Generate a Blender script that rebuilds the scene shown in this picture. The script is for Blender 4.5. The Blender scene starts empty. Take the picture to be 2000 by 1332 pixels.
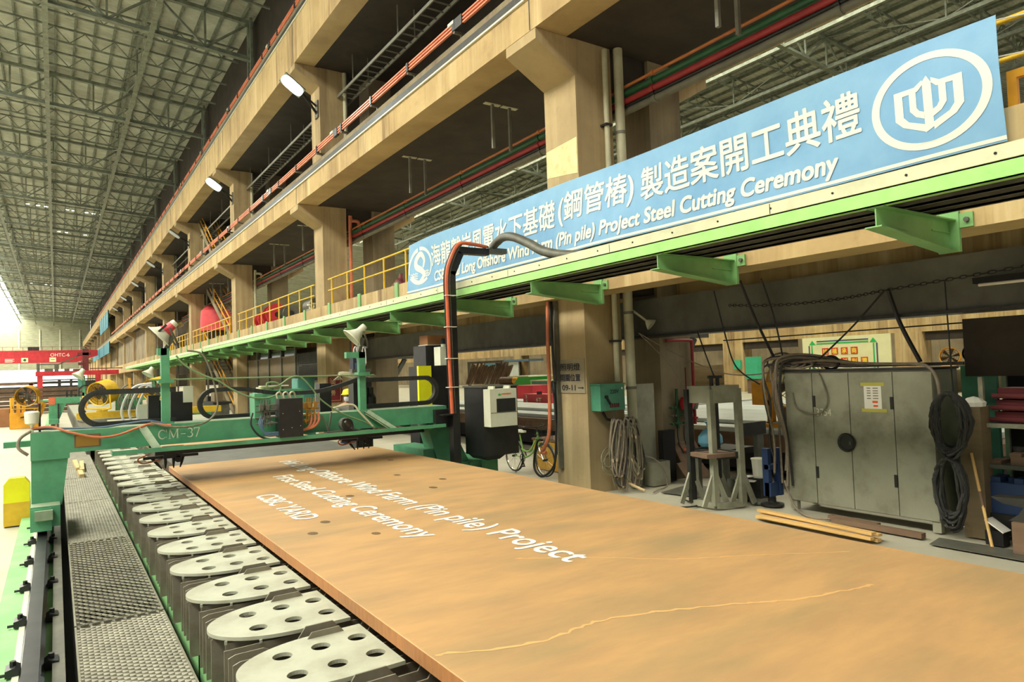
# workshop hall with a gantry cutting machine
EXPOSURE = -.55
WORLD = .6
SKY = 26.0
FLOOD = 900.0
BANNER_Y = [14.15, 9.4, 9.3, 7.46, 7.31, 3.94, 14.03, 4.23]
EMB = (3.25, 4.73)
EMB2 = (14.78, 4.74)
import bpy, math, random
from mathutils import Vector, Matrix
RND = random.Random(11)
SC = bpy.context.scene
COL = SC.collection
ORG = {}          # world origin of every object, by name
PI = math.pi

# ------------------------------------------------------------------ helpers
def lin(c):
    out = []
    for v in c:
        v = v / 255.0
        out.append(v / 12.92 if v <= 0.04045 else ((v + 0.055) / 1.055) ** 2.4)
    return tuple(out) + (1.0,)

MATS = {}
def mat(name, c1, c2=None, rough=0.6, metal=0.0, scale=3.0, stretch=(1, 1, 1), dirt=None, dirt_amt=0.5,
        dirt_scale=1.5, dirt_stretch=(1, 1, 1), bump=0.0, emit=None, strength=0.0, world=False, lo=0.35, hi=0.65):
    m = bpy.data.materials.new(name); m.use_nodes = True
    nt = m.node_tree; b = nt.nodes['Principled BSDF']
    b.inputs['Roughness'].default_value = rough; b.inputs['Metallic'].default_value = metal
    b.inputs['Base Color'].default_value = lin(c1)
    if emit is not None:
        b.inputs['Emission Color'].default_value = lin(emit); b.inputs['Emission Strength'].default_value = strength
    if c2 is not None or dirt is not None or bump:
        if world:
            src = nt.nodes.new('ShaderNodeNewGeometry').outputs['Position']
        else:
            src = nt.nodes.new('ShaderNodeTexCoord').outputs['Object']
        def noise(sc, st, det):
            mp = nt.nodes.new('ShaderNodeMapping'); mp.inputs['Scale'].default_value = st
            nt.links.new(src, mp.inputs['Vector'])
            n = nt.nodes.new('ShaderNodeTexNoise'); n.inputs['Scale'].default_value = sc; n.inputs['Detail'].default_value = det
            n.inputs['Roughness'].default_value = 0.62
            nt.links.new(mp.outputs[0], n.inputs['Vector']); return n.outputs['Fac']
        def ramp(f, a, bb):
            r = nt.nodes.new('ShaderNodeMapRange'); r.inputs['From Min'].default_value = a; r.inputs['From Max'].default_value = bb
            r.clamp = True; nt.links.new(f, r.inputs['Value']); return r.outputs[0]
        n1 = noise(scale, stretch, 5)
        mix = nt.nodes.new('ShaderNodeMix'); mix.data_type = 'RGBA'
        mix.inputs['A'].default_value = lin(c1); mix.inputs['B'].default_value = lin(c2 or c1)
        nt.links.new(ramp(n1, lo, hi), mix.inputs['Factor'])
        outc = mix.outputs['Result']
        if dirt is not None:
            n2 = noise(dirt_scale, dirt_stretch, 6)
            mu = nt.nodes.new('ShaderNodeMath'); mu.operation = 'MULTIPLY'; mu.inputs[1].default_value = dirt_amt
            nt.links.new(ramp(n2, 0.48, 0.72), mu.inputs[0])
            m2 = nt.nodes.new('ShaderNodeMix'); m2.data_type = 'RGBA'
            nt.links.new(outc, m2.inputs['A']); m2.inputs['B'].default_value = lin(dirt)
            nt.links.new(mu.outputs[0], m2.inputs['Factor']); outc = m2.outputs['Result']
        nt.links.new(outc, b.inputs['Base Color'])
        if bump:
            bp = nt.nodes.new('ShaderNodeBump'); bp.inputs['Strength'].default_value = bump; bp.inputs['Distance'].default_value = 0.02
            nt.links.new(noise(scale * 6, (1, 1, 1), 6), bp.inputs['Height']); nt.links.new(bp.outputs[0], b.inputs['Normal'])
    MATS[name] = m
    return m

class MB:
    """collects shapes in world coordinates; build() links them as ONE mesh object"""
    def __init__(s): s.v = []; s.f = []
    def add(s, vs, fs):
        o = len(s.v); s.v += [tuple(q) for q in vs]; s.f += [tuple(o + i for i in f) for f in fs]; return s
    def box(s, x0, x1, y0, y1, z0, z1):
        return s.add([(x0,y0,z0),(x1,y0,z0),(x1,y1,z0),(x0,y1,z0),(x0,y0,z1),(x1,y0,z1),(x1,y1,z1),(x0,y1,z1)],
                     [(0,3,2,1),(4,5,6,7),(0,1,5,4),(1,2,6,5),(2,3,7,6),(3,0,4,7)])
    def obox(s, c, size, M):
        c = Vector(c); hx, hy, hz = [k / 2 for k in size]
        vs = [c + M @ Vector((a*hx, b*hy, d*hz)) for d in (-1, 1) for a, b in ((-1,-1),(1,-1),(1,1),(-1,1))]
        return s.add(vs, [(0,3,2,1),(4,5,6,7),(0,1,5,4),(1,2,6,5),(2,3,7,6),(3,0,4,7)])
    def prism(s, poly, axis, a0, a1):
        n = len(poly)
        def P(p, a):
            return {'x': (a, p[0], p[1]), 'y': (p[0], a, p[1]), 'z': (p[0], p[1], a)}[axis]
        vs = [P(p, a0) for p in poly] + [P(p, a1) for p in poly]
        fs = [tuple(range(n))[::-1], tuple(range(n, 2*n))] + [(i, (i+1) % n, n + (i+1) % n, n + i) for i in range(n)]
        return s.add(vs, fs)
    def bar(s, p, q, w, h, up=(0, 0, 1)):
        p = Vector(p); q = Vector(q); d = q - p; L = d.length
        if L < 1e-6: return s
        d.normalize(); u = Vector(up)
        if abs(d.dot(u)) > 0.98: u = Vector((0, 1, 0)) if abs(d.y) < .9 else Vector((1, 0, 0))
        sd = d.cross(u).normalized(); u = sd.cross(d).normalized()
        return s.obox((p + q) / 2, (w, L, h), Matrix((sd, d, u)).transposed())
    def tube(s, pts, r, n=8, closed=False, caps=True):
        pts = [Vector(p) for p in pts]; m = len(pts); rs = r if isinstance(r, (list, tuple)) else [r] * m
        rings = []; prev = None
        for i in range(m):
            a = pts[(i-1) % m] if (closed or i > 0) else pts[i]; b = pts[(i+1) % m] if (closed or i < m-1) else pts[i]
            t = (b - a)
            if t.length < 1e-9: t = Vector((0, 0, 1))
            t.normalize()
            if prev is None:
                k = Vector((0, 0, 1)) if abs(t.z) < .9 else Vector((1, 0, 0)); nrm = t.cross(k).normalized()
            else:
                nrm = prev - t * prev.dot(t); nrm = nrm.normalized() if nrm.length > 1e-6 else t.orthogonal().normalized()
            prev = nrm; bn = t.cross(nrm)
            rings.append([pts[i] + (nrm * math.cos(2*PI*j/n) + bn * math.sin(2*PI*j/n)) * rs[i] for j in range(n)])
        vs = [q for rg in rings for q in rg]; fs = []
        for i in range(m if closed else m - 1):
            k = (i+1) % m
            for j in range(n): fs.append((i*n+j, i*n+(j+1) % n, k*n+(j+1) % n, k*n+j))
        if caps and not closed: fs += [tuple(range(n))[::-1], tuple(range((m-1)*n, m*n))]
        return s.add(vs, fs)
    def cyl(s, p, q, r, n=16, r2=None):
        return s.tube([p, q], [r, r if r2 is None else r2], n)
    def lathe(s, prof, org=(0, 0, 0), axis=(0, 0, 1), n=24, close=False):
        org = Vector(org); a = Vector(axis).normalized(); u = a.orthogonal().normalized(); w = a.cross(u)
        vs = []; fs = []; m = len(prof)
        for r, h in prof:
            for j in range(n):
                t = 2*PI*j/n; vs.append(org + a*h + (u*math.cos(t) + w*math.sin(t)) * r)
        for i in range(m if close else m-1):
            k = (i+1) % m
            for j in range(n): fs.append((i*n+j, i*n+(j+1) % n, k*n+(j+1) % n, k*n+j))
        if not close:
            if prof[0][0] > 1e-4: fs.append(tuple(range(n))[::-1])
            if prof[-1][0] > 1e-4: fs.append(tuple(range((m-1)*n, m*n)))
        return s.add(vs, fs)
    def build(s, name, material, parent=None, org=None, smooth=False):
        if parent is not None: o0 = Vector(ORG[parent.name])
        if org is None:
            if parent is not None: org = o0
            else:
                xs = [q[0] for q in s.v]; ys = [q[1] for q in s.v]; zs = [q[2] for q in s.v]
                org = Vector(((min(xs)+max(xs))/2, (min(ys)+max(ys))/2, min(zs)))
        org = Vector(org)
        me = bpy.data.meshes.new(name)
        me.from_pydata([tuple(Vector(q) - org) for q in s.v], [], s.f); me.validate(); me.update()
        if material is not None: me.materials.append(MATS[material] if isinstance(material, str) else material)
        if smooth:
            for p in me.polygons: p.use_smooth = True
            try: me.set_sharp_from_angle(angle=math.radians(40))
            except Exception: pass
        ob = bpy.data.objects.new(name, me); COL.objects.link(ob); ORG[ob.name] = tuple(org)
        if parent is not None:
            ob.parent = parent; ob.location = org - o0
        else: ob.location = org
        return ob

def tag(o, label, cat, group=None, kind=None):
    if label: o['label'] = label
    if cat: o['category'] = cat
    if group: o['group'] = group
    if kind: o['kind'] = kind
    return o
def struct(o):
    o['kind'] = 'structure'; return o
def thing(name, label, cat, loc=(0, 0, 0), group=None):
    o = bpy.data.objects.new(name, None); o.empty_display_size = 0.2; COL.objects.link(o)
    o.location = loc; ORG[o.name] = tuple(loc); return tag(o, label, cat, group)
KIDS = {}
def children_of(o):
    return [c for c in bpy.data.objects if c.parent == o]
def dup(root, loc=None, rotz=None, label=None, group=None):
    def cp(o, par):
        c = o.copy(); COL.objects.link(c); ORG[c.name] = ORG[o.name]
        if par is not None: c.parent = par
        for ch in list(o.children): cp(ch, c)
        return c
    c = cp(root, None)
    if loc is not None: c.location = loc; ORG[c.name] = tuple(loc)
    if rotz is not None: c.rotation_euler = (0, 0, rotz)
    if label: c['label'] = label
    if group: c['group'] = group
    return c
def ordinal(i):
    ones = ['', 'first', 'second', 'third', 'fourth', 'fifth', 'sixth', 'seventh', 'eighth', 'ninth', 'tenth', 'eleventh', 'twelfth',
            'thirteenth', 'fourteenth', 'fifteenth', 'sixteenth', 'seventeenth', 'eighteenth', 'nineteenth']
    n = i + 1
    if n < 20: return ones[n]
    t = {2: ('twenty', 'twentieth'), 3: ('thirty', 'thirtieth'), 4: ('forty', 'fortieth'), 5: ('fifty', 'fiftieth'), 6: ('sixty', 'sixtieth')}[n // 10]
    return t[1] if n % 10 == 0 else t[0] + '-' + ones[n % 10]
def bez(pts, n=10):
    """Catmull-Rom through points"""
    P = [Vector(p) for p in pts]; out = []
    for i in range(len(P)-1):
        p0 = P[max(i-1, 0)]; p1 = P[i]; p2 = P[i+1]; p3 = P[min(i+2, len(P)-1)]
        for k in range(n):
            t = k / n
            out.append(0.5*((2*p1) + (p2-p0)*t + (2*p0-5*p1+4*p2-p3)*t*t + (3*p1-p0-3*p2+p3)*t**3))
    out.append(P[-1]); return out

def curve2d(loops):
    """filled 2D shape with holes -> (verts2d, faces)"""
    cu = bpy.data.curves.new('tmp', 'CURVE'); cu.dimensions = '2D'; cu.fill_mode = 'BOTH'
    for lp in loops:
        sp = cu.splines.new('POLY'); sp.points.add(len(lp)-1); sp.use_cyclic_u = True
        for i, p in enumerate(lp): sp.points[i].co = (p[0], p[1], 0, 1)
    ob = bpy.data.objects.new('tmp', cu); COL.objects.link(ob)
    dg = bpy.context.evaluated_depsgraph_get(); me = bpy.data.meshes.new_from_object(ob.evaluated_get(dg))
    v = [tuple(x.co) for x in me.vertices]; f = [tuple(p.vertices) for p in me.polygons]
    bpy.data.objects.remove(ob); bpy.data.meshes.remove(me); bpy.data.curves.remove(cu)
    return v, f
def text2d(body, bold=0.0, shear=0.0, spacing=1.0):
    cu = bpy.data.curves.new('tmp', 'FONT'); cu.body = body; cu.size = 1.0; cu.shear = shear
    cu.space_character = spacing; cu.resolution_u = 4; cu.align_x = 'LEFT'
    ob = bpy.data.objects.new('tmp', cu); COL.objects.link(ob)
    dg = bpy.context.evaluated_depsgraph_get(); me = bpy.data.meshes.new_from_object(ob.evaluated_get(dg))
    v = [tuple(x.co) for x in me.vertices]; f = [tuple(p.vertices) for p in me.polygons]
    bpy.data.objects.remove(ob); bpy.data.meshes.remove(me); bpy.data.curves.remove(cu)
    if bold:
        n = len(v); v0 = v; f0 = f; v = []; f = []
        for i, (dx, dy) in enumerate(((0, 0), (1, 0), (-1, 0), (0, 1), (0, -1), (.7, .7), (-.7, .7), (.7, -.7), (-.7, -.7))):
            v += [(a[0]+dx*bold, a[1]+dy*bold, i*.0004) for a in v0]; f += [tuple(k+i*n for k in g) for g in f0]
    return v, f
def lettering(name, body, p0, ux, uy, width, height, material, parent, bold=0.0, shear=0.0, spacing=1.0, warp=None, vfit=None):
    """text spanning width along ux; height = size of the ink (or vfit = (vmin,vmax) in font units mapped to height)"""
    v, f = text2d(body, bold, shear, spacing)
    xs = [a[0] for a in v]; ys = [a[1] for a in v]
    x0, x1 = min(xs), max(xs); y0, y1 = vfit if vfit else (min(ys), max(ys))
    p0 = Vector(p0); ux = Vector(ux); uy = Vector(uy); b = MB(); vs = []; nz = ux.cross(uy)
    for a in v:
        q = p0 + nz*a[2] + ux * ((a[0]-x0)/(x1-x0)*width) + uy * ((a[1]-y0)/(y1-y0)*height)
        if warp: q = warp(q)
        vs.append(q)
    b.add(vs, f)
    return b.build(name, material, parent)
# ------------------------------------------------------------------ materials
mat('concrete_dark', (66,58,48), (50,44,37), 0.9, scale=1.2, dirt=(52,44,36), dirt_amt=.5, bump=.2, world=True)  # base colour darkened to carry the shade of the inner floors, walls and beams
mat('girder_grey', (116,116,106), (92,92,84), .7, scale=1.2, stretch=(1,1,.6), dirt=(70,64,56), dirt_amt=.5, world=True)
mat('floor_concrete', (188,184,164), (176,172,152), 0.6, scale=.5, dirt=(150,144,124), dirt_amt=.4, dirt_scale=1.6, bump=.1, world=True)
mat('cream_paint', (250,238,176), (228,210,150), .7, scale=6, dirt=(150,120,80), dirt_amt=.35, dirt_scale=5)
mat('roof_sheet', (206,212,196), (178,184,168), .6, scale=.8, stretch=(1,1,1), dirt=(124,112,90), dirt_amt=.5, dirt_scale=.35, world=True)
mat('truss_steel', (138,146,130), (112,120,106), .55, scale=3, dirt=(84,76,62), dirt_amt=.4, world=True)
mat('skylight', (240,240,220), emit=(255,251,234), strength=SKY)
mat('next_hall_light', (240,240,220), emit=(255,248,222), strength=SKY*.45)
mat('lamp_glass', (240,250,250), emit=(226,255,246), strength=26.0)
mat('lamp_off', (208,214,216), rough=.3)
mat('tube_light', (230,220,205), rough=.4)
mat('rail_steel', (74,74,78), (58,58,62), .38, .6, scale=4)
mat('dark_steel', (58,58,54), (44,44,42), .5, .4, scale=5)
mat('mid_steel', (112,112,100), (90,90,82), .5, .3, scale=4, dirt=(80,68,52), dirt_amt=.4)
mat('slat_steel', (152,146,128), (124,118,102), .55, .1, scale=3, stretch=(1,1,1), dirt=(104,76,50), dirt_amt=.55, dirt_scale=4)
mat('oval_steel', (196,198,178), (178,180,160), .5, .1, scale=3, dirt=(150,138,110), dirt_amt=.35, dirt_scale=3)
mat('grating', (150,148,130), (122,120,104), .5, .15, scale=6)
mat('scale_streak', (218,172,112), rough=.7)
mat('rust_plate', (202,160,108), (182,146,102), .6, .1, scale=2.4, stretch=(.5,1.5,1), dirt=(156,138,100), dirt_amt=.7, dirt_scale=1.1, dirt_stretch=(.5,1.7,1), bump=.04)
mat('plate_edge', (190,132,80), (168,116,72), .6, .1, scale=10, stretch=(1,3,.4), dirt=(120,100,74), dirt_amt=.4)
mat('grey_plate', (116,116,108), (96,96,90), .5, .2, scale=2)
mat('chalk', (246,246,236), rough=.8)
mat('stain', (120,92,56), (104,80,50), .6, scale=9)
mat('machine_green', (96,168,126), (80,148,110), .5, scale=2.5, dirt=(60,96,76), dirt_amt=.5, dirt_scale=1.4)
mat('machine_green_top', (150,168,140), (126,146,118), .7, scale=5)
mat('tray_green', (172,228,138), (156,212,126), .5, scale=2.5, dirt=(126,176,102), dirt_amt=.35)
mat('bracket_green', (136,188,120), (122,172,108), .5, scale=2.5)
mat('tray_panel', (218,222,190), (202,206,172), .5, scale=1.5, dirt=(180,176,140), dirt_amt=.3)
mat('floor_green', (150,206,138), (128,184,120), .6, scale=2)
mat('yellow_paint', (236,196,52), (216,176,46), .45, scale=5)
mat('yellow_bright', (250,250,30), (240,232,30), .5, scale=3)
mat('orange_yellow', (244,178,44), (224,158,38), .5, scale=4)
mat('black_paint', (26,26,26), (36,36,36), .45, scale=6)
mat('matte_black', (18,18,18), rough=.8)
mat('rubber', (44,44,42), (58,58,54), .7, scale=12)
mat('hose_grey', (150,136,118), (120,108,94), .6, scale=10)
mat('hose_olive', (134,128,104), (106,102,82), .6, scale=10)
mat('orange_hose', (214,130,92), (196,112,78), .5, scale=8)
mat('blue_hose', (78,104,126), rough=.5)
mat('tape', (226,196,150), rough=.6)
mat('copper_orange', (226,122,84), (206,98,66), .45, scale=2)
mat('conductor_red', (238,146,108), (220,122,90), .5, scale=2)
mat('pipe_orange', (206,128,72), (188,110,62), .5, scale=3)
mat('pipe_green', (40,96,58), (34,80,50), .5, scale=3)
mat('pipe_red', (168,52,54), (150,44,46), .5, scale=3)
mat('pipe_grey', (128,126,112), (108,106,94), .55, scale=3)
mat('pipe_cream', (206,204,172), (184,180,150), .5, scale=2, dirt=(150,140,112), dirt_amt=.4)
mat('banner_blue', (136,186,222), (120,172,214), .55, scale=1.2)
mat('banner_white', (246,244,226), rough=.55)
mat('cabinet_grey', (168,168,148), (146,146,126), .45, .1, scale=1.2, dirt=(84,78,64), dirt_amt=.65, dirt_scale=1.6)
mat('cream_metal', (226,228,206), (212,214,192), .4, scale=2)
mat('screen_dark', (44,46,42), rough=.3)
mat('label_orange', (240,104,44), rough=.5)
mat('label_green', (70,190,80), rough=.5)
mat('red_paint', (208,48,58), (186,40,50), .5, scale=2, dirt=(150,36,44), dirt_amt=.4)
mat('pink_red', (232,84,92), (214,74,82), .5, scale=2)
mat('teal_paint', (44,140,160), (38,122,142), .5, scale=1)
mat('teal_locker', (96,164,150), (80,144,130), .5, scale=2)
mat('mint', (70,196,152), (64,178,138), .5, scale=2)
mat('electric_green', (84,154,124), (70,134,108), .45, scale=3)
mat('wood', (232,192,122), (206,164,98), .7, scale=4, stretch=(1,.2,1))
mat('wood_old', (130,104,82), (106,84,66), .8, scale=4, stretch=(1,.2,1))
mat('bike_green', (132,176,84), rough=.4)
mat('chrome', (200,200,196), rough=.25, metal=.9)
mat('tyre', (36,34,32), rough=.8)
mat('ochre_drum', (206,158,48), (180,134,40), .6, scale=3)
mat('paper', (240,238,226), rough=.7)
mat('paper_blue', (80,96,120), rough=.7)
mat('ink', (40,44,60), rough=.7)
mat('tape_yellow', (196,186,80), rough=.5)
mat('sign_cream', (238,238,190), (226,226,178), .6, scale=1)
mat('sign_red', (214,66,40), rough=.6)
mat('sign_yellow', (250,226,80), rough=.6)
mat('sign_green', (40,190,96), rough=.6)
mat('sign_navy', (62,82,120), rough=.6)
mat('column_sign', (176,164,136), (160,148,122), .8, scale=3)
mat('poster_red', (122,36,40), rough=.6)
mat('shutter_tan', (134,116,86), (114,98,72), .7, scale=1.2, stretch=(.4,.4,3))
mat('glass_dark', (20,22,22), rough=.15)
mat('pale_steel', (214,222,216), (196,204,200), .45, .1, scale=1.4)
mat('cloth_blue', (110,176,206), rough=.4)
mat('blue_plastic', (44,66,108), rough=.5)
mat('yellow_plastic', (170,160,92), rough=.5)
mat('skin', (196,150,120), rough=.6)
mat('work_shirt', (150,152,144), (130,132,124), .8, scale=10)
mat('work_trousers', (52,66,92), (44,56,80), .8, scale=10)
mat('mask_white', (206,214,222), rough=.8)
mat('boots', (96,84,66), rough=.8)
mat('wall_sheet', (176,178,150), (150,152,128), .6, scale=.7, stretch=(1,1,4), world=True)
mat('brown_stock', (110,84,62), (86,66,48), .7, scale=3)
mat('cardboard', (172,120,78), (150,104,66), .8, scale=2)
mat('anvil_iron', (70,68,62), (54,52,48), .6, .2, scale=4)
mat('red_dark', (118,44,48), (98,36,40), .6, scale=3)
mat('white_cable', (240,240,236), rough=.5)
mat('green_cable', (122,150,104), rough=.5)
mat('wood_block', (214,190,138), (190,164,112), .8, scale=6)
mat('brass', (180,140,66), rough=.35, metal=.7)

def concrete(name, c1, c2, drip, pale, drip_amt, pale_amt, freq):
    """cast concrete: blotches everywhere, rain and rust runs only on upright faces"""
    m = bpy.data.materials.new(name); m.use_nodes = True; nt = m.node_tree; N = nt.nodes; L = nt.links
    b = N['Principled BSDF']; b.inputs['Roughness'].default_value = .88
    g = N.new('ShaderNodeNewGeometry'); pos = g.outputs['Position']
    def noise(scale, st, det=5, ro=.6):
        mp = N.new('ShaderNodeMapping'); mp.inputs['Scale'].default_value = st; L.new(pos, mp.inputs['Vector'])
        n = N.new('ShaderNodeTexNoise'); n.inputs['Scale'].default_value = scale; n.inputs['Detail'].default_value = det; n.inputs['Roughness'].default_value = ro
        L.new(mp.outputs[0], n.inputs['Vector']); return n.outputs['Fac']
    def rng_(f, a, c, o=1.0):
        r = N.new('ShaderNodeMapRange'); r.inputs['From Min'].default_value = a; r.inputs['From Max'].default_value = c; r.inputs['To Max'].default_value = o; L.new(f, r.inputs['Value']); return r.outputs[0]
    def mul(a, c):
        q = N.new('ShaderNodeMath'); q.operation = 'MULTIPLY'; L.new(a, q.inputs[0]); L.new(c, q.inputs[1]); return q.outputs[0]
    def mix(f, a, c):
        q = N.new('ShaderNodeMix'); q.data_type = 'RGBA'; L.new(f, q.inputs['Factor'])
        if isinstance(a, tuple): q.inputs['A'].default_value = a
        else: L.new(a, q.inputs['A'])
        q.inputs['B'].default_value = c; return q.outputs['Result']
    sx = N.new('ShaderNodeSeparateXYZ'); L.new(g.outputs['Normal'], sx.inputs[0])
    ab = N.new('ShaderNodeMath'); ab.operation = 'ABSOLUTE'; L.new(sx.outputs['Z'], ab.inputs[0])
    up = rng_(ab.outputs[0], .5, .2)
    col = mix(rng_(noise(.55, (1, 1, 1), 6), .38, .64), lin(c1), lin(c2))
    col = mix(mul(mul(rng_(noise(freq, (1, 1, .035), 4, .7), .50, .66, pale_amt), rng_(noise(.35, (1, 1, .6), 2), .32, .52)), up), col, lin(pale))
    col = mix(mul(mul(rng_(noise(freq*.7, (1, 1, .05), 5, .75), .50, .68, drip_amt), rng_(noise(.22, (1, 1, .8), 3), .32, .52)), up), col, lin(drip))
    col = mix(rng_(noise(2.6, (1, 1, 1), 6, .7), .58, .8, .35), col, lin(drip))
    L.new(col, b.inputs['Base Color'])
    bp = N.new('ShaderNodeBump'); bp.inputs['Strength'].default_value = .25; bp.inputs['Distance'].default_value = .02; L.new(noise(9, (1, 1, 1), 6), bp.inputs['Height']); L.new(bp.outputs[0], b.inputs['Normal'])
    MATS[name] = m
concrete('concrete', (200,174,124), (172,146,102), (112,86,58), (228,208,160), .85, .6, 2.4)
concrete('concrete_column', (186,164,122), (160,140,104), (116,94,66), (214,194,150), .55, .45, 2.2)
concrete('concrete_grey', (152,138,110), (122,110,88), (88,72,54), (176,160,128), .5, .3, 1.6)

def roof_lines():
    """corrugation as a real bump on the roof sheet"""
    m = MATS['roof_sheet']; nt = m.node_tree; b = nt.nodes['Principled BSDF']
    g = nt.nodes.new('ShaderNodeNewGeometry'); w = nt.nodes.new('ShaderNodeTexWave'); w.bands_direction = 'Y'
    w.inputs['Scale'].default_value = 1.3; nt.links.new(g.outputs['Position'], w.inputs['Vector'])
    bp = nt.nodes.new('ShaderNodeBump'); bp.inputs['Strength'].default_value = .8; bp.inputs['Distance'].default_value = .06
    nt.links.new(w.outputs['Fac'], bp.inputs['Height']); nt.links.new(bp.outputs[0], b.inputs['Normal'])
roof_lines()
# ------------------------------------------------------------------ camera
def make_camera():
    yaw, pit, rol, f = 0.590208, 0.03976, -0.03483, 1333.3
    cy, sy, cp, sp = math.cos(yaw), math.sin(yaw), math.cos(pit), math.sin(pit)
    fw = Vector((sy*cp, cy*cp, sp)); rt = Vector((cy, -sy, 0)); up = rt.cross(fw)
    r2 = rt*math.cos(rol) + up*math.sin(rol); u2 = -rt*math.sin(rol) + up*math.cos(rol)
    cam = bpy.data.cameras.new('camera'); ob = bpy.data.objects.new('camera', cam); COL.objects.link(ob)
    M = Matrix((r2, u2, -fw)).transposed().to_4x4(); M.translation = Vector((0, 0, 2.2)); ob.matrix_world = M
    cam.sensor_width = 36.0; cam.lens = 36.0 * f / 2000.0; cam.clip_end = 600; cam.clip_start = .05
    SC.camera = ob
make_camera()
SC.view_settings.view_transform = 'Standard'; SC.view_settings.look = 'None'; SC.view_settings.gamma = 1.0
SC.view_settings.use_curve_mapping = False; SC.view_settings.exposure = EXPOSURE
w = bpy.data.worlds.new('World'); SC.world = w; w.use_nodes = True
w.node_tree.nodes['Background'].inputs['Color'].default_value = (1.0, .98, .92, 1); w.node_tree.nodes['Background'].inputs['Strength'].default_value = WORLD
nt = w.node_tree; tc = nt.nodes.new('ShaderNodeTexCoord'); sp = nt.nodes.new('ShaderNodeSeparateXYZ'); nt.links.new(tc.outputs['Generated'], sp.inputs[0])   # the sky is bright beyond the far doorway
mr = nt.nodes.new('ShaderNodeMapRange'); mr.inputs['From Min'].default_value = .9; mr.inputs['From Max'].default_value = .97; mr.inputs['To Min'].default_value = WORLD; mr.inputs['To Max'].default_value = 5.0
nt.links.new(sp.outputs['Y'], mr.inputs['Value']); nt.links.new(mr.outputs[0], nt.nodes['Background'].inputs['Strength'])
SC.cycles.use_denoising = True
SC.cycles.max_bounces = 6; SC.cycles.diffuse_bounces = 4; SC.cycles.glossy_bounces = 3
SC.cycles.caustics_reflective = False; SC.cycles.caustics_refractive = False
SC.cycles.sample_clamp_indirect = 6.0

# ------------------------------------------------------------------ shell
BAY = 13.75
YN = lambda k: 9.16 + BAY*k      # near face of column line k
YF = lambda k: 10.08 + BAY*k
YEND = 246.0
RIDGE = -12.75
def zb(x):   # truss bottom chord height over the cutting hall
    return 19.0 + (8.7 - x)*0.078 if x >= RIDGE else 19.0 + (8.7 - RIDGE)*0.078 - (RIDGE - x)*0.078
struct(MB().box(-36, 96, -12, YEND, -.3, -.02).build('floor', 'floor_concrete'))
def roof(mir, name):
    mx = (lambda x: 18 - x) if mir else (lambda x: x)
    b = MB(); up = 2.42
    for a, c in ((9.0, RIDGE+4.25), (RIDGE-4.25, -34.0)):
        vs = []
        for dz in (0, .06):
            vs += [(mx(a), -12, zb(a)+up+dz), (mx(c), -12, zb(c)+up+dz), (mx(c), YEND, zb(c)+up+dz), (mx(a), YEND, zb(a)+up+dz)]
        b.add(vs, [(0,1,2,3),(7,6,5,4),(0,4,5,1),(1,5,6,2),(2,6,7,3),(3,7,4,0)])
    return struct(b.build(name, 'roof_sheet'))
roof(False, 'ceiling'); roof(True, 'ceiling_next')
o = roof(True, 'ceiling_third'); o.location.x += 43.0
def sky_strip(mir, n):
    mx = (lambda x: 18 - x) if mir else (lambda x: x)
    a, m, c = RIDGE+4.25, RIDGE, RIDGE-4.25; up = 2.42
    b = MB(); z = lambda x: zb(x)+up
    vs = []
    for dz in (0, .05):
        for x in (a, m, c):
            vs += [(mx(x), -12, z(x)+dz), (mx(x), YEND, z(x)+dz)]
    b.add(vs, [(0,1,3,2),(2,3,5,4),(8,9,7,6),(10,11,9,8),(0,6,7,1),(4,5,11,10)])
    return struct(b.build('window_%d' % n, 'next_hall_light' if mir else 'skylight'))
sky_strip(False, 1); sky_strip(True, 2)  # the second strip is unseen, added to light the next hall
struct(MB().box(18-RIDGE+43-4.3, 18-RIDGE+43+4.3, -12, YEND, zb(RIDGE)+2.0, zb(RIDGE)+2.14).build('ceiling_ridge', 'roof_sheet'))
# far gable wall with the big open doorway under the travelling crane
b = MB(); b.prism([(9.0, 6.6), (9.0, zb(9)+2.4), (RIDGE, zb(RIDGE)+2.4), (-34, zb(-34)+2.4), (-34, 6.6)], 'y', YEND-.3, YEND)
struct(b.build('wall_far', 'wall_sheet'))
for i, x in enumerate((6.2, 1.2, -3.8, -8.8, -13.8)):
    struct(MB().box(x-.16, x+.16, YEND-.62, YEND-.3, 0 if i == 0 else 6.6, 18.5).build('trim_%d' % (i+1), 'cream_metal'))
# concrete infill between the two halls
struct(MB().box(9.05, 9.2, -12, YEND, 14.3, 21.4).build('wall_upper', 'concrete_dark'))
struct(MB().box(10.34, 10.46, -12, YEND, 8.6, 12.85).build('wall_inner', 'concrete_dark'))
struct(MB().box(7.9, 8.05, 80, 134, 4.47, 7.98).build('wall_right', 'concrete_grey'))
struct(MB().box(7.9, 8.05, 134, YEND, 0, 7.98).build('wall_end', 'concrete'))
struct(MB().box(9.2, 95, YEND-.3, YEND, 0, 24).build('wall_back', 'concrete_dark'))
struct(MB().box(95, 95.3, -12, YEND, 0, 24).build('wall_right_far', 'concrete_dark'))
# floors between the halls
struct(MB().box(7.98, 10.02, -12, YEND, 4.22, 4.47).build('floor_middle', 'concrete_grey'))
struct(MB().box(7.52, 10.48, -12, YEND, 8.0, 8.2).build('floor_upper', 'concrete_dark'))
struct(MB().box(7.52, 10.48, -12, YEND, 12.86, 13.06).build('floor_top', 'concrete_dark'))

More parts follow.
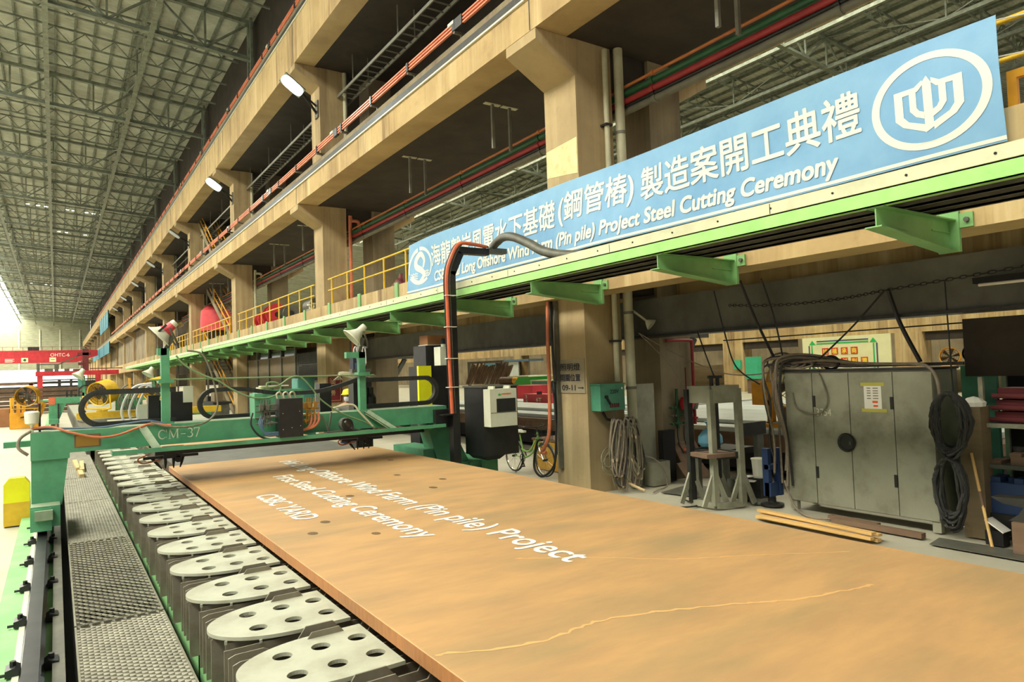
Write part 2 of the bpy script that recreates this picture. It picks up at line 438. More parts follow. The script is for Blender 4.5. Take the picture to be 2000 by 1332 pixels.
# ------------------------------------------------------------------ concrete frame
NCOL = 17
def column(k, mir):
    mx = (lambda x: 18 - x) if mir else (lambda x: x)
    y0, y1 = YN(k), YF(k)
    if mir: lab = '%s concrete column of the inner row beyond the gallery from the near end' % ordinal(k)
    else:
        lab = ('stained concrete column behind the blue banner with a cream patch' if k == 0 else
               '%s stained concrete column from the near end of the front row' % ordinal(k))
    t = thing('concrete_column', lab, 'column', (mx(8.1), (y0+y1)/2, 0), 'inner row of concrete columns' if mir else 'front row of concrete columns')
    xs = sorted((mx(7.67), mx(8.52)))
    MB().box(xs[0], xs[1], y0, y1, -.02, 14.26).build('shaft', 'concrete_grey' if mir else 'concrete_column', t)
    for z, zt in ((7.34, 7.99), (12.2, 12.85)):
        MB().prism([(mx(7.67), z), (mx(6.84), zt-.18), (mx(6.84), zt), (mx(7.67), zt)], 'y', y0+.004, y1-.004).build('corbel', 'concrete_column', t)
    return t
cols = [column(k, False) for k in range(NCOL)]
cols2 = [column(k, True) for k in range(9)]
MB().add([(7.665, 10.09-.02, 6.2), (7.665, 9.18, 6.24), (7.665, 9.18, 5.6), (7.665, 10.07, 5.71)], [(0,1,2,3)]).build('paint_patch', 'cream_paint', cols[0])
MB().box(7.655, 7.67, 9.2, 9.9, 1.72, 2.32).build('notice_board', 'column_sign', cols[0])
nb = [o for o in cols[0].children if o.name.startswith('notice_board')][0]
for row, (txt, z, y, wd) in enumerate((('照明燈', 2.12, 9.87, .56), ('開關位置', 1.93, 9.87, .56), ('09-11', 1.765, 9.83, .38))):
    lettering('lettering', txt, (7.65, y, z), (0,-1,0), (0,0,1), wd, .13 if row < 2 else .1, 'ink', nb, bold=.01)
b = MB(); b.box(7.648, 7.654, 9.24, 9.38, 1.805, 1.82); b.add([(7.65, 9.27, 1.835), (7.65, 9.27, 1.79), (7.65, 9.22, 1.8125)], [(0,1,2)])
b.build('arrow', 'ink', nb)
for k in range(9):
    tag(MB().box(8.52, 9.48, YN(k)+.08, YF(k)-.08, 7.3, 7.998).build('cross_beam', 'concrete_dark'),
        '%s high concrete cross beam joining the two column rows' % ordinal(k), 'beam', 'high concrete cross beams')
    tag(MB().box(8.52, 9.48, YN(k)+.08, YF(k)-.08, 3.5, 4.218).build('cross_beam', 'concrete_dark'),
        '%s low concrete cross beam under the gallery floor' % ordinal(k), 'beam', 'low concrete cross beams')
Y0B = -6
def crane_beam(z0, z1, mir, lab, par_top, x_par, rail_top, name='crane_beam'):
    mx = (lambda x: 18 - x) if mir else (lambda x: x)
    def bx(b, x0, x1, a, c, d, e): 
        p = sorted((mx(x0), mx(x1))); b.box(p[0], p[1], a, c, d, e); return b
    t = thing(name, lab, 'beam', (mx(7.18), 60, z0))
    y1 = 240
    bx(MB(), 6.84, 7.52, Y0B, y1, z0, z1).build('beam_body', 'concrete', t)
    b = MB(); bx(b, 6.845 if mir else 6.80, 6.86, Y0B, y1, z1, z1+.035); b.build('edge_angle', 'concrete_grey' if mir else 'cream_metal', t)
    b = MB(); bx(b, 6.97, 7.07, Y0B, y1, z1, rail_top-z1+z1); bx(b, 6.92, 7.12, Y0B, y1, z1, z1+.05); b.build('crane_rail', 'dark_steel', t)
    b = MB(); bx(b, x_par, x_par+.25, Y0B, y1, z1, par_top); b.build('parapet', 'concrete_grey', t)
    if not mir:
        b = MB()
        y = -4.0
        while y < 70:
            bx(b, 6.94, 7.1, y, y+.12, z1+.02, z1+.07); y += 1.15
        b.build('rail_clips', 'dark_steel', t)
        for k in range(0, 10):
            y = (YN(k)+YF(k))/2 - .3
            MB().box(6.833, 6.845, y-.012, y+.012, z0+.01, z1-.01).build('joint', 'dark_steel', t)
    return t
crane_beam(8.0, 8.57, False, 'lower concrete crane beam with rust streaks along the hall', 9.24, 7.2, 8.9)
crane_beam(12.86, 14.26, False, 'upper tall concrete crane beam running high along the hall', 15.2, 7.15, 14.74)
crane_beam(8.0, 8.57, True, 'inner concrete crane beam facing the next hall', 9.24, 7.2, 8.9)
# gallery edge beam
t = thing('gallery_beam', 'concrete edge beam of the gallery behind the green tray', 'beam', (7.7, 60, 3.41))
MB().box(7.4, 7.975, Y0B, 134, 3.41, 4.47).build('beam_body', 'concrete', t)
t = thing('gallery_beam', 'inner concrete edge beam of the gallery on the next hall side', 'beam', (10.3, 60, 3.41))
MB().box(10.02, 10.6, Y0B, 134, 3.41, 4.47).build('beam_body', 'concrete', t)
t = thing('steel_girder', 'deep dark grey girder under the gallery above the cabinets', 'girder', (9.35, 40, 2.7))
MB().box(9.2, 9.46, -6, 120, 2.72, 3.40).build('web', 'girder_grey', t)
MB().box(9.05, 9.47, -6, 120, 2.68, 2.72).build('flange', 'dark_steel', t)
for k in range(4):
    tag(MB().bar((10.38, YN(k)+.3, 2.1), (10.75, YN(k)+.3, 2.68), .14, .12, (0, 1, 0)).build('knee_brace', 'mid_steel'), '%s grey knee brace slanting up from the inner column row' % ordinal(k), 'brace', 'knee braces of the inner columns')
    tag(MB().box(10.34, 11.0, YN(k)+.1, YN(k)+.5, 2.68, 2.95).build('brace_arm', 'mid_steel'), '%s short grey arm above a knee brace of the inner columns' % ordinal(k), 'arm', 'arms above the knee braces')
# chinks of daylight in the roof
rg = random.Random(2); n = 4
for (y, x0, x1) in ((92, -4.2, 4.4), (106, -3.6, 4.2), (150, -3.2, 4.0), (165, -4.0, 1.5), (205, -3.5, 3.5)):
    b = MB(); x = x0
    while x < x1:
        l = rg.uniform(.25, .8)
        if rg.random() < .7: b.box(x, x+l, y-.12, y+.12, zb(x)+2.395, zb(x)+2.41)
        x += l + rg.uniform(.1, .5)
    struct(b.build('window_%d' % n, 'skylight')); n += 1

# conductor bars above both crane beams
def conductors(z, x, lab, ymax, level):
    y = -4
    for i, dz in enumerate((0, .075, .15)):
        o = MB().box(x-.025, x+.025, Y0B, ymax, z+dz-.034, z+dz+.0).build('conductor_bar', 'conductor_red')
        tag(o, '%s orange conductor bar above the %s crane beam' % (('lowest', 'middle', 'topmost')[i], level), 'conductor bar', 'conductor bars on the %s beam' % level)
    n = 0; y = 3.2
    proto = None
    while y < min(ymax, 95):
        if proto is None:
            proto = thing('bar_bracket', lab, 'bracket', (x, y, z), 'brackets of the %s conductor bars' % level)
            b = MB(); b.box(x-.03, x+.3, y-.03, y+.03, z-.11, z-.055); b.box(x+.14, x+.2, y-.03, y+.03, z-.62, z-.055); b.build('arm', 'pipe_grey', proto)
            b = MB(); b.box(x-.05, x+.05, y-.05, y+.05, z-.055, z+.16); b.build('insulator', 'black_paint', proto)
        else: dup(proto, (x, y, z))
        y += 2.3
    for j, y in enumerate((4.6, 12.2, 19.8, 27.4, 35.0, 42.6, 50.2)):
        o = MB().box(x-.045, x+.045, y-.16, y+.16, z-.06, z+.165)
        t = thing('bar_joint', 'black joint sleeve on the %s conductor bars, %s from the near end' % (level, ordinal(j)), 'joint', (x, y, z), 'joints of the %s conductor bars' % level)
        o.build('sleeve', 'black_paint', t); MB().box(x-.055, x+.045, y+.17, y+.42, z+.1, z+.17).build('cap', 'cream_metal', t)
conductors(9.46, 7.12, 'steel bracket with black insulator carrying the lower orange bars', 120, 'lower')
conductors(15.36, 7.2, 'steel bracket with black insulator carrying the upper orange bars', 166, 'upper')

# ------------------------------------------------------------------ roof steel
def truss_mesh():
    """one half-span slice is built once per hall and copied along the hall"""
    pass
def roof_truss(mir, ks):
    mx = (lambda x: 18 - x) if mir else (lambda x: x)
    hall = 'next' if mir else 'cutting'
    y = (YN(0)+YF(0))/2
    nodes = [8.7 - 2.18*i for i in range(20)]
    t = thing('roof_truss', 'x', 'truss', (mx(8.7), y, 19), 'roof trusses over the %s hall' % hall)
    def P(x, up): return (mx(x), y, zb(x)+up)
    b = MB(); xs = [8.9, RIDGE, -33.5]
    for a, c in zip(xs, xs[1:]): b.bar(P(a, 0), P(c, 0), .3, .05); b.bar(P(a, .13), P(c, .13), .05, .22)
    b.build('bottom_chord', 'truss_steel', t)
    b = MB()
    for a, c in zip(xs, xs[1:]): b.bar(P(a, 2.05), P(c, 2.05), .24, .2)
    b.build('top_chord', 'truss_steel', t)
    p0 = None
    for i, x in enumerate(nodes):
        if p0 is None:
            MB().bar(P(x, 0.1), P(x, 2.0), .1, .1).build('post', 'truss_steel', t)
        else: MB().bar(P(x, .1), P(x, 2.0), .1, .1).build('post', 'truss_steel', t)
        p0 = 1
        if i < len(nodes)-1:
            x2 = nodes[i+1]
            a, c = ((x, .1), (x2, 2.0)) if i % 2 else ((x, 2.0), (x2, .1))
            MB().bar(P(*a), P(*c), .1, .1).build('diagonal', 'truss_steel', t)
    b = MB()
    for dy in (-.32, .32):
        b.bar((mx(8.72), y+dy, 14.3), (mx(8.72), y+dy, 21.2), .12, .16)
    z = 14.5; s = 1
    while z < 20.6:
        b.bar((mx(8.72), y-.32*s, z), (mx(8.72), y+.32*s, z+.75), .05, .05); z += .75; s = -s
    b.build('end_post', 'truss_steel', t)
    first = True
    for k in ks:
        lab = '%s roof truss of the %s hall from the near end' % (ordinal(k), hall)
        if first: t['label'] = lab; t.location.y = y + BAY*k; first = False; base = t
        else: dup(base, (mx(8.7), y + BAY*k, 19), label=lab)
roof_truss(False, range(0, 17)); roof_truss(True, range(0, 7))
for k in range(0, 6):
    src = [o for o in bpy.data.objects if o.get('label') == '%s roof truss of the next hall from the near end' % ordinal(k)][0]
    dup(src, (9.3 + 43.0, (YN(k)+YF(k))/2, 19), label='%s roof truss of the third hall from the near end' % ordinal(k), group='roof trusses over the third hall')
def lattice_joists(mir, ks):
    mx = (lambda x: 18 - x) if mir else (lambda x: x)
    hall = 'next' if mir else 'cutting'
    y = (YN(0)+YF(0))/2 + BAY/4
    t = thing('lattice_joist', 'x', 'joist', (mx(8.7), y, 20), 'lattice joists over the %s hall' % hall)
    def P(x, up): return (mx(x), y, zb(x)+up)
    xs = [8.9, RIDGE, -33.5]
    for nm, u in (('bottom_chord', 1.32), ('top_chord', 2.1)):
        b = MB()
        for a, c in zip(xs, xs[1:]): b.bar(P(a, u), P(c, u), .09, .09)
        b.build(nm, 'truss_steel', t)
    b = MB(); x = 8.7; s = 0
    while x > -33:
        b.bar(P(x, 1.35 if s else 2.08), P(x-.72, 2.08 if s else 1.35), .045, .045); x -= .72; s = 1-s
    b.build('lacing', 'truss_steel', t)
    first = True; n = 0
    for k in ks:
        for j in range(3):
            lab = '%s zigzag lattice joist after the %s roof truss of the %s hall' % (ordinal(j), ordinal(k), hall)
            if first: t['label'] = lab; t.location.y = y + BAY*k; first = False
            else: dup(t, (mx(8.7), y + BAY*k + BAY/4*j, 20), label=lab)
lattice_joists(False, range(1, 11)); lattice_joists(True, range(0, 4))
def longitudinals(mir):
    mx = (lambda x: 18 - x) if mir else (lambda x: x)
    hall = 'next' if mir else 'cutting'
    ymax = YEND-1 if not mir else 90
    for i, x in enumerate((4.05, -.3, -4.6, -8.2, -17.4, -21.7, -26.0, -30.3)):
        t = thing('roof_girder', '%s lengthwise steel girder under the %s hall roof from the columns' % (ordinal(i), hall), 'girder', (mx(x), 60, zb(x)), 'lengthwise roof girders of the %s hall' % hall)
        b = MB(); b.box(mx(x)-.12, mx(x)+.12, -6, ymax, zb(x)-.05, zb(x)); b.box(mx(x)-.02, mx(x)+.02, -6, ymax, zb(x), zb(x)+.2); b.build('bottom_beam', 'truss_steel', t)
        b = MB(); b.box(mx(x)-.07, mx(x)+.07, -6, ymax, zb(x)+2.0, zb(x)+2.12); b.build('top_beam', 'truss_steel', t)
        b = MB(); y = (YN(0)+YF(0))/2
        while y < min(ymax-8, 150):
            h = BAY/2
            b.bar((mx(x), y, zb(x)+2.0), (mx(x), y+h, zb(x)+.1), .06, .06); b.bar((mx(x), y+h, zb(x)+.1), (mx(x), y+BAY, zb(x)+2.0), .06, .06)
            b.bar((mx(x), y+h, zb(x)+.1), (mx(x), y+h, zb(x)+2.0), .08, .08); y += BAY
        b.build('bracing', 'truss_steel', t)
    n = 0; xs_ = []; x = 8.4
    while x > RIDGE+4.3: xs_.append(x); x -= .92
    x = RIDGE-4.5
    while mir and x > -33.5: xs_.append(x); x -= 1.05
    for x in xs_:
        o = MB().box(mx(x)-.05, mx(x)+.05, -8, ymax, zb(x)+2.2, zb(x)+2.36).build('purlin', 'truss_steel')
        tag(o, '%s thin steel purlin under the %s hall roof counted from the columns' % (ordinal(n), hall), 'purlin', 'purlins of the %s hall roof' % hall); n += 1
longitudinals(False); longitudinals(True)
# ------------------------------------------------------------------ green cable tray on brackets
XT = 6.0
def tray(y0, y1, lab, dz=0.0):
    t = thing('cable_tray', lab, 'cable tray', (6.4, (y0+y1)/2, 3.5+dz), 'green cable trays')
    b = MB(); b.box(XT, XT+.012, y0, y1, 3.51+dz, 3.655+dz); b.box(XT, XT+.09, y0, y1, 3.51+dz, 3.522+dz); b.box(XT, XT+.09, y0, y1, 3.643+dz, 3.655+dz)
    b.build('edge_channel', 'tray_green', t)
    b = MB(); b.box(XT-.006, XT+.004, y0, y1, 3.657+dz, 3.765+dz); b.box(XT-.006, XT+.05, y0, y1, 3.765+dz, 3.775+dz); b.build('side_panel', 'tray_panel', t)
    b = MB(); b.box(XT+.012, XT+.9, y0, y1, 3.64+dz, 3.655+dz); b.build('floor_sheet', 'dark_steel', t)
    b = MB()
    for x in (XT+.3, XT+.6, XT+.86): b.box(x, x+.06, y0, y1, 3.51+dz, 3.64+dz); b.box(x, x+.1, y0, y1, 3.51+dz, 3.52+dz)
    b.build('stringer', 'mid_steel', t)
    b = MB(); y = y0 + .25
    while y < min(y1, 40):
        b.lathe([(.0, -.004), (.011, -.004), (.011, .002), (0, .002)], (XT-.008, y, 3.715+dz), (1, 0, 0), 8); y += .66
    if b.v: b.build('panel_bolts', 'matte_black', t)
    b = MB(); y = y0 + 1.4
    while y < min(y1, 40):
        b.box(XT-.0075, XT-.005, y-.004, y+.004, 3.66+dz, 3.763+dz); y += 2.4
    if b.v: b.build('panel_seams', 'matte_black', t)
    return t
tray(-2.0, 36.2, 'long green cable tray with a pale side panel below the banner')
tray(36.5, 80.5, 'far green cable tray with a white side panel further down the hall', -.06)
def bracket():
    y = 3.16
    t = thing('tray_bracket', 'x', 'bracket', (7.4, y, 3.5), 'brackets carrying the green tray')
    b = MB(); b.prism([(XT+.02, 3.505), (7.36, 3.505), (7.36, 3.2), (XT+.02, 3.33)], 'y', y-.006, y+.006); b.build('web', 'bracket_green', t)
    b = MB(); b.bar((XT-.03, y, 3.327), (7.36, y, 3.197), .15, .012); b.build('bottom_flange', 'bracket_green', t)
    b = MB(); b.box(XT+.02, 7.36, y-.075, y+.075, 3.497, 3.509); b.build('top_flange', 'bracket_green', t)
    b = MB(); b.box(7.0, 7.36, y-.02, y-.008, 3.38, 3.39); b.build('end_plate', 'bracket_green', t)
    b = MB(); b.box(7.36, 7.398, y-.1, y+.1, 3.19, 4.52); b.build('wall_post', 'bracket_green', t)
    b = MB(); b.box(7.37, 7.398, y-.22, y-.1, 3.42, 3.56); b.build('ear', 'bracket_green', t)
    MB().lathe([(.025, 0), (.025, .03), (0, .03)], (7.37, y-.17, 3.49), (-1, 0, 0), 8).build('bolt', 'mid_steel', t)
    return t
bk = bracket()
for k in range(0, 27):
    y = 3.16 + 2.63*k
    lab = '%s pale green bracket under the cable tray from the near end' % ordinal(k)
    if k == 0: bk['label'] = lab
    else: dup(bk, (7.4, y, 3.5), label=lab)

# ------------------------------------------------------------------ yellow handrails
def handrail(y0, y1, n, lab, cross=False, x=7.72):
    t = thing('handrail', lab, 'handrail', (x, (y0+y1)/2, 4.47), 'yellow gallery handrails')
    MB().cyl((x, y0, 5.42), (x, y1, 5.42), .028, 10).build('top_rail', 'yellow_paint', t, smooth=True)
    MB().cyl((x, y0, 5.04), (x, y1, 5.04), .024, 10).build('middle_rail', 'yellow_paint', t, smooth=True)
    for i in range(n):
        y = y0 + .35 + (y1-y0-.7)*i/(n-1)
        MB().cyl((x, y, 4.47), (x, y, 5.42), .028, 10).build('post', 'yellow_paint', t, smooth=True)
    return t
handrail(10.25, 22.6, 9, 'yellow pipe handrail partly behind the left end of the banner')
handrail(-1.0, 9.0, 7, 'yellow pipe handrail past the right end of the banner')
handrail(24.1, 36.4, 9, 'yellow pipe handrail left of the banner in the second bay')
handrail(38.1, 50.2, 10, 'yellow pipe handrail in the third bay by the stairs')
handrail(51.9, 63.8, 10, 'far yellow pipe handrail in the fourth bay')
t = thing('gate_frame', 'ochre sheet frame standing on the gallery right of the banner', 'frame', (7.7, 2.3, 4.55))
b = MB(); b.box(7.68, 7.74, 2.62, 2.70, 4.47, 4.82); b.box(7.68, 7.74, 1.2, 2.70, 4.82, 4.9); b.build('frame', 'orange_yellow', t)

# ------------------------------------------------------------------ banner
YB0, YB1, ZB0, ZB1, XB = 15.42, 2.62, 4.14, 5.33, 7.34
def bwarp(y, z):
    u = (YB0 - y)/(YB0-YB1); v = (z-ZB0)/(ZB1-ZB0)
    dx = .03*math.sin(u*9 + v*2.6) + .016*math.sin(u*19-v*3) + .008*math.sin(u*31+v*2) 
    dz = .03*math.sin(u*PI)*v - .03*(1-u)*v*0 + .012*math.sin(u*PI*5)*v
    dy = .14*(1-v)*(1-u) - .02*(1-v)*u
    return dx, dy, dz
def bpt(q, off=0.0):
    dx, dy, dz = bwarp(q[1], q[2]); return Vector((XB - .02 + dx - off, q[1]+dy, q[2]+dz))
t = thing('banner', 'long blue ceremony banner with white writing tied along the gallery handrail', 'banner', (XB, 9, ZB0))
b = MB(); NU, NV = 110, 10; vs = []
for lay in (0, -.006):
    for i in range(NU+1):
        for j in range(NV+1):
            vs.append(bpt((0, YB0+(YB1-YB0)*i/NU, ZB0+(ZB1-ZB0)*j/NV), lay))
fs = []; NS = (NU+1)*(NV+1)
for i in range(NU):
    for j in range(NV):
        a = i*(NV+1)+j; fs.append((a, a+NV+1, a+NV+2, a+1)); fs.append((NS+a, NS+a+1, NS+a+NV+2, NS+a+NV+1))
b.add(vs, fs); b.build('cloth', 'banner_blue', t, smooth=True)
def bstrip(z0, z1, name):
    b = MB(); vs = []
    for i in range(NU+1):
        y = YB0+(YB1-YB0)*i/NU
        vs += [bpt((0, y, z0), .004), bpt((0, y, z1), .004)]
    b.add(vs, [(2*i, 2*i+2, 2*i+3, 2*i+1) for i in range(NU)]); b.build(name, 'banner_white', t)
bstrip(ZB0+.018, ZB0+.056, 'white_stripe')
W = lambda q: bpt(q, .007 - (q[0]-XB))
def blet(body, y, z, wd, h, bold=0.012, shear=0.0, vfit=None, sub=True):
    lettering('lettering', body, (XB, y, z), (0,-1,0), (0,0,1), wd, h, 'banner_white', t, bold=bold, shear=shear, warp=W, vfit=vfit)
Y1 = [float(v) for v in BANNER_Y]
blet('海龍離岸風電水下基礎', Y1[0], 4.62, Y1[0]-Y1[1], .49, bold=.016)
blet('(鋼管樁)', Y1[2], 4.60, Y1[2]-Y1[3], .56, bold=.016)
blet('製造案開工典禮', Y1[4], 4.62, Y1[4]-Y1[5], .49, bold=.016)
blet('CSBC Hai Long Offshore Wind Farm (Pin pile) Project Steel Cutting Ceremony', Y1[6], 4.205, Y1[6]-Y1[7], .31, bold=.034, shear=.12)
def bshape(loops, name='emblem'):
    v, f = curve2d(loops)
    b = MB(); b.add([bpt((0, q[0], q[1]), .0045) for q in v], f); b.build(name, 'banner_white', t)
def ring(cy, cz, ry, rz, a0, a1, wd0, wd1, n=40):
    o = []; i_ = []
    for k in range(n+1):
        s = k/n; a = a0+(a1-a0)*s; wd = wd0+(wd1-wd0)*s
        o.append((cy - 1.25*ry*math.cos(a), cz + rz*math.sin(a))); i_.append((cy - 1.25*(ry-wd)*math.cos(a), cz + (rz-wd)*math.sin(a)))
    return o + i_[::-1]
# right emblem: a ring round a trident-like open book mark
ec, ez = EMB
full = lambda r: [(ec + 1.2*r*math.cos(2*PI*k/64), ez + r*math.sin(2*PI*k/64)) for k in range(64)]
bshape([full(.475), full(.405)], 'emblem_ring')
def E(u, v): return (ec - 1.2*u, ez + v)       # u to the viewer's right
def bar2(pts, wd):
    L = []; Rr = []
    for i, p in enumerate(pts):
        a = Vector(pts[max(i-1, 0)]); c = Vector(pts[min(i+1, len(pts)-1)]); d = (c-a).normalized(); nrm = Vector((-d.y, d.x))
        L.append(tuple(Vector(p)+nrm*wd/2)); Rr.append(tuple(Vector(p)-nrm*wd/2))
    return [E(*q) for q in L + Rr[::-1]]
bshape([[E(-.035, -.31), E(.035, -.27), E(.035, .17), E(0, .25), E(-.035, .2)]], 'emblem_stem')
for s in (-1, 1):
    bshape([[E(s*.035, -.30), E(s*.21, -.2), E(s*.27, -.12), E(s*.27, .17), E(s*.1, .17), E(s*.035, .22), E(s*.035, .17), E(s*.075, .12), E(s*.2, .115), E(s*.2, -.1), E(s*.16, -.16), E(s*.035, -.225)]], 'emblem_wing')
    bshape([[E(s*.035, -.17), E(s*.1, -.13), E(s*.145, -.06), E(s*.145, .12), E(s*.09, .13), E(s*.09, -.04), E(s*.07, -.08), E(s*.035, -.1)]], 'emblem_page')
# left emblem: broken ring, an S-shaped creature and waves
ec, ez = EMB2
bshape([ring(ec, ez, .5, .44, math.radians(-40), math.radians(88), .03, .085)], 'emblem_arc')
bshape([ring(ec, ez, .5, .44, math.radians(98), math.radians(200), .1, .04)], 'emblem_arc')
bshape([ring(ec, ez, .5, .44, math.radians(-52), math.radians(-145), .06, .13)], 'emblem_arc')
sp = bez([(.14, -.06, 0), (.2, .12, 0), (.05, .27, 0), (-.16, .16, 0), (-.15, -.0, 0), (.08, -.12, 0), (.17, -.24, 0), (.02, -.36, 0), (-.12, -.4, 0)], 8)
L = []; Rr = []
for i, p in enumerate(sp):
    a = sp[max(i-1, 0)]; c = sp[min(i+1, len(sp)-1)]; d = (c-a).normalized(); nrm = Vector((-d.y, d.x, 0)); s = i/(len(sp)-1)
    wd = .05 + .1*math.sin(PI*min(1, s*1.05)) ; q1 = p+nrm*wd/2; q2 = p-nrm*wd/2; L.append(E(q1.x, q1.y)); Rr.append(E(q2.x, q2.y))
bmb = MB(); n = len(L); bmb.add([bpt((0, q[0], q[1]), .005) for q in L+Rr], [(i, i+1, n+i+1, n+i) for i in range(n-1)]); bmb.build('emblem_creature', 'banner_white', t)
for wv in range(3):
    zz = -.16 - .055*wv
    for u0, u1 in ((-.42, -.1), (.2, .38)):
        pts = [(u0+(u1-u0)*k/12, zz + .02*math.sin(k*PI/2.0)) for k in range(13)]
        bshape([bar2(pts, .02)], 'emblem_wave')
b = MB()
for z in (5.3, 4.95): b.tube([(7.34, YB1+.03, z), (7.55, YB1-.25, z+.02), (7.7, YB1-.6, z+.06)], .006, 6)
b.tube([(7.34, YB0, 4.75), (7.6, YB0+.4, 4.79), (7.72, YB0+.75, 4.8)], .006, 6)
for i in range(1, 8):
    y = YB0+(YB1-YB0)*i/8; q = bpt((0, y, ZB1)); b.tube([q, (7.72, y+.05, 5.42)], .005, 5)
b.build('tie_cords', 'white_cable', t)

# ------------------------------------------------------------------ service pipes along the inner columns
for nm, z, r, m, lab in (('thin', 7.30, .028, 'pipe_orange', 'thin orange service pipe, topmost of the pipes under the upper floor'),
                         ('green', 7.16, .06, 'pipe_green', 'dark green service pipe below the thin orange pipe'),
                         ('red', 7.02, .06, 'pipe_red', 'dull red service pipe below the dark green pipe'),
                         ('black', 6.93, .03, 'black_paint', 'thin black service pipe under the dull red pipe'),
                         ('grey', 6.86, .065, 'pipe_grey', 'grey service pipe, lowest of the pipes under the upper floor')):
    t = thing('service_pipe', lab, 'pipe', (8.8, 20, z))
    x = 8.75 if nm != 'grey' else 8.8
    MB().cyl((x, -5, z), (x, 62, z), r, 12).build('pipe', m, t, smooth=True)
    b = MB(); y = 1.5
    while y < 60: b.cyl((x, y, z), (x, y+.07, z), r+.018, 12); y += 3.4
    b.build('collars', m, t, smooth=True)
proto = None; n = 0
for y in (2.5, 6.3, 12.4, 16.6, 26.2, 30.4, 40.0, 44.5):
    for x in (8.0, 8.45):
        if proto is None:
            proto = thing('hanger', 'grey pipe hanger post fixed to the upper floor underside', 'hanger', (x, y, 7.0), 'pipe hangers')
            MB().box(x-.03, x+.03, y-.03, y+.03, 7.02, 7.99).build('post', 'pipe_grey', proto)
            MB().box(x-.2, x+.2, y-.06, y+.06, 7.985, 7.999).build('head_plate', 'pipe_cream', proto)
        else: dup(proto, (x, y, 7.0))
# vertical pipes on the sides of the columns
t = thing('downpipe', 'thin cream vertical pipe on the side of the banner column', 'pipe', (8.3, 9.06, 0))
MB().cyl((8.3, 9.07, 1.9), (8.3, 9.07, 7.9), .05, 12).build('pipe', 'pipe_cream', t, smooth=True)
b = MB()
for z in (2.6, 5.1, 6.5): b.box(8.22, 8.38, 9.0, 9.16, z, z+.035)
b.build('clamps', 'dark_steel', t)
t = thing('downpipe', 'thick cream vertical pipe at the edge of the banner column', 'pipe', (8.62, 9.05, 0))
MB().cyl((8.62, 9.06, 0), (8.62, 9.06, 7.98), .088, 14).build('pipe', 'pipe_cream', t, smooth=True)
b = MB()
for z in (1.75, 3.1, 4.95, 6.4): b.cyl((8.62, 9.06, z), (8.62, 9.06, z+.05), .1, 14)
b.build('clamps', 'pipe_grey', t)
for k, lab in ((1, 'salmon orange standpipe with a hooked top by the second column'), (2, 'pale standpipe by the third column')):
    yy = YN(k)-.1; m = 'orange_hose' if k == 1 else 'pipe_cream'
    t = thing('standpipe', lab, 'pipe', (8.62, yy, 0))
    MB().tube(bez([(8.62, yy, 0), (8.62, yy, 3), (8.62, yy, 7.35), (8.68, yy, 7.55), (8.9, yy, 7.55), (8.95, yy, 7.4), (8.95, yy, 7.1)], 6), .06, 10).build('pipe', m, t, smooth=True)
for k in range(3, 7):
    t = tag(MB().cyl((8.65, YN(k)-.12, 0), (8.65, YN(k)-.12, 12.8), .07, 10).build('downpipe', 'pipe_grey', smooth=True), '%s far grey downpipe beside the front columns' % ordinal(k-3), 'pipe', 'far downpipes')
for k in range(0, 4):
    t = tag(MB().cyl((8.55, YN(k)-.09, 8.2), (8.55, YN(k)-.09, 12.8), .075, 10).build('downpipe', 'pipe_cream', smooth=True), '%s pale downpipe on the upper floor beside the front columns' % ordinal(k), 'pipe', 'upper downpipes')
# ladder-type cable rack under the top floor
t = thing('cable_rack', 'long grey ladder cable rack hanging above the upper floor', 'cable rack', (8.6, 20, 12.0))
for x in (8.32, 8.86): MB().box(x-.02, x+.02, 4, 70, 11.9, 12.0).build('side_rail', 'pipe_grey', t)
first = None
y = 6.0; nr = 0
rg = None
while y < 44 and nr < 96:
    if rg is None: rg = MB().box(8.34, 8.84, y-.02, y+.02, 11.92, 11.95).build('rung', 'pipe_grey', t)
    else:
        c = rg.copy(); COL.objects.link(c); c.location.y = rg.location.y + (y-6.0)
    y += .4; nr += 1
y = 7
while y < 60:
    for x in (8.32, 8.86): MB().box(x-.015, x+.015, y-.015, y+.015, 12, 12.86).build('hanger_rod', 'pipe_grey', t)
    y += 3.6

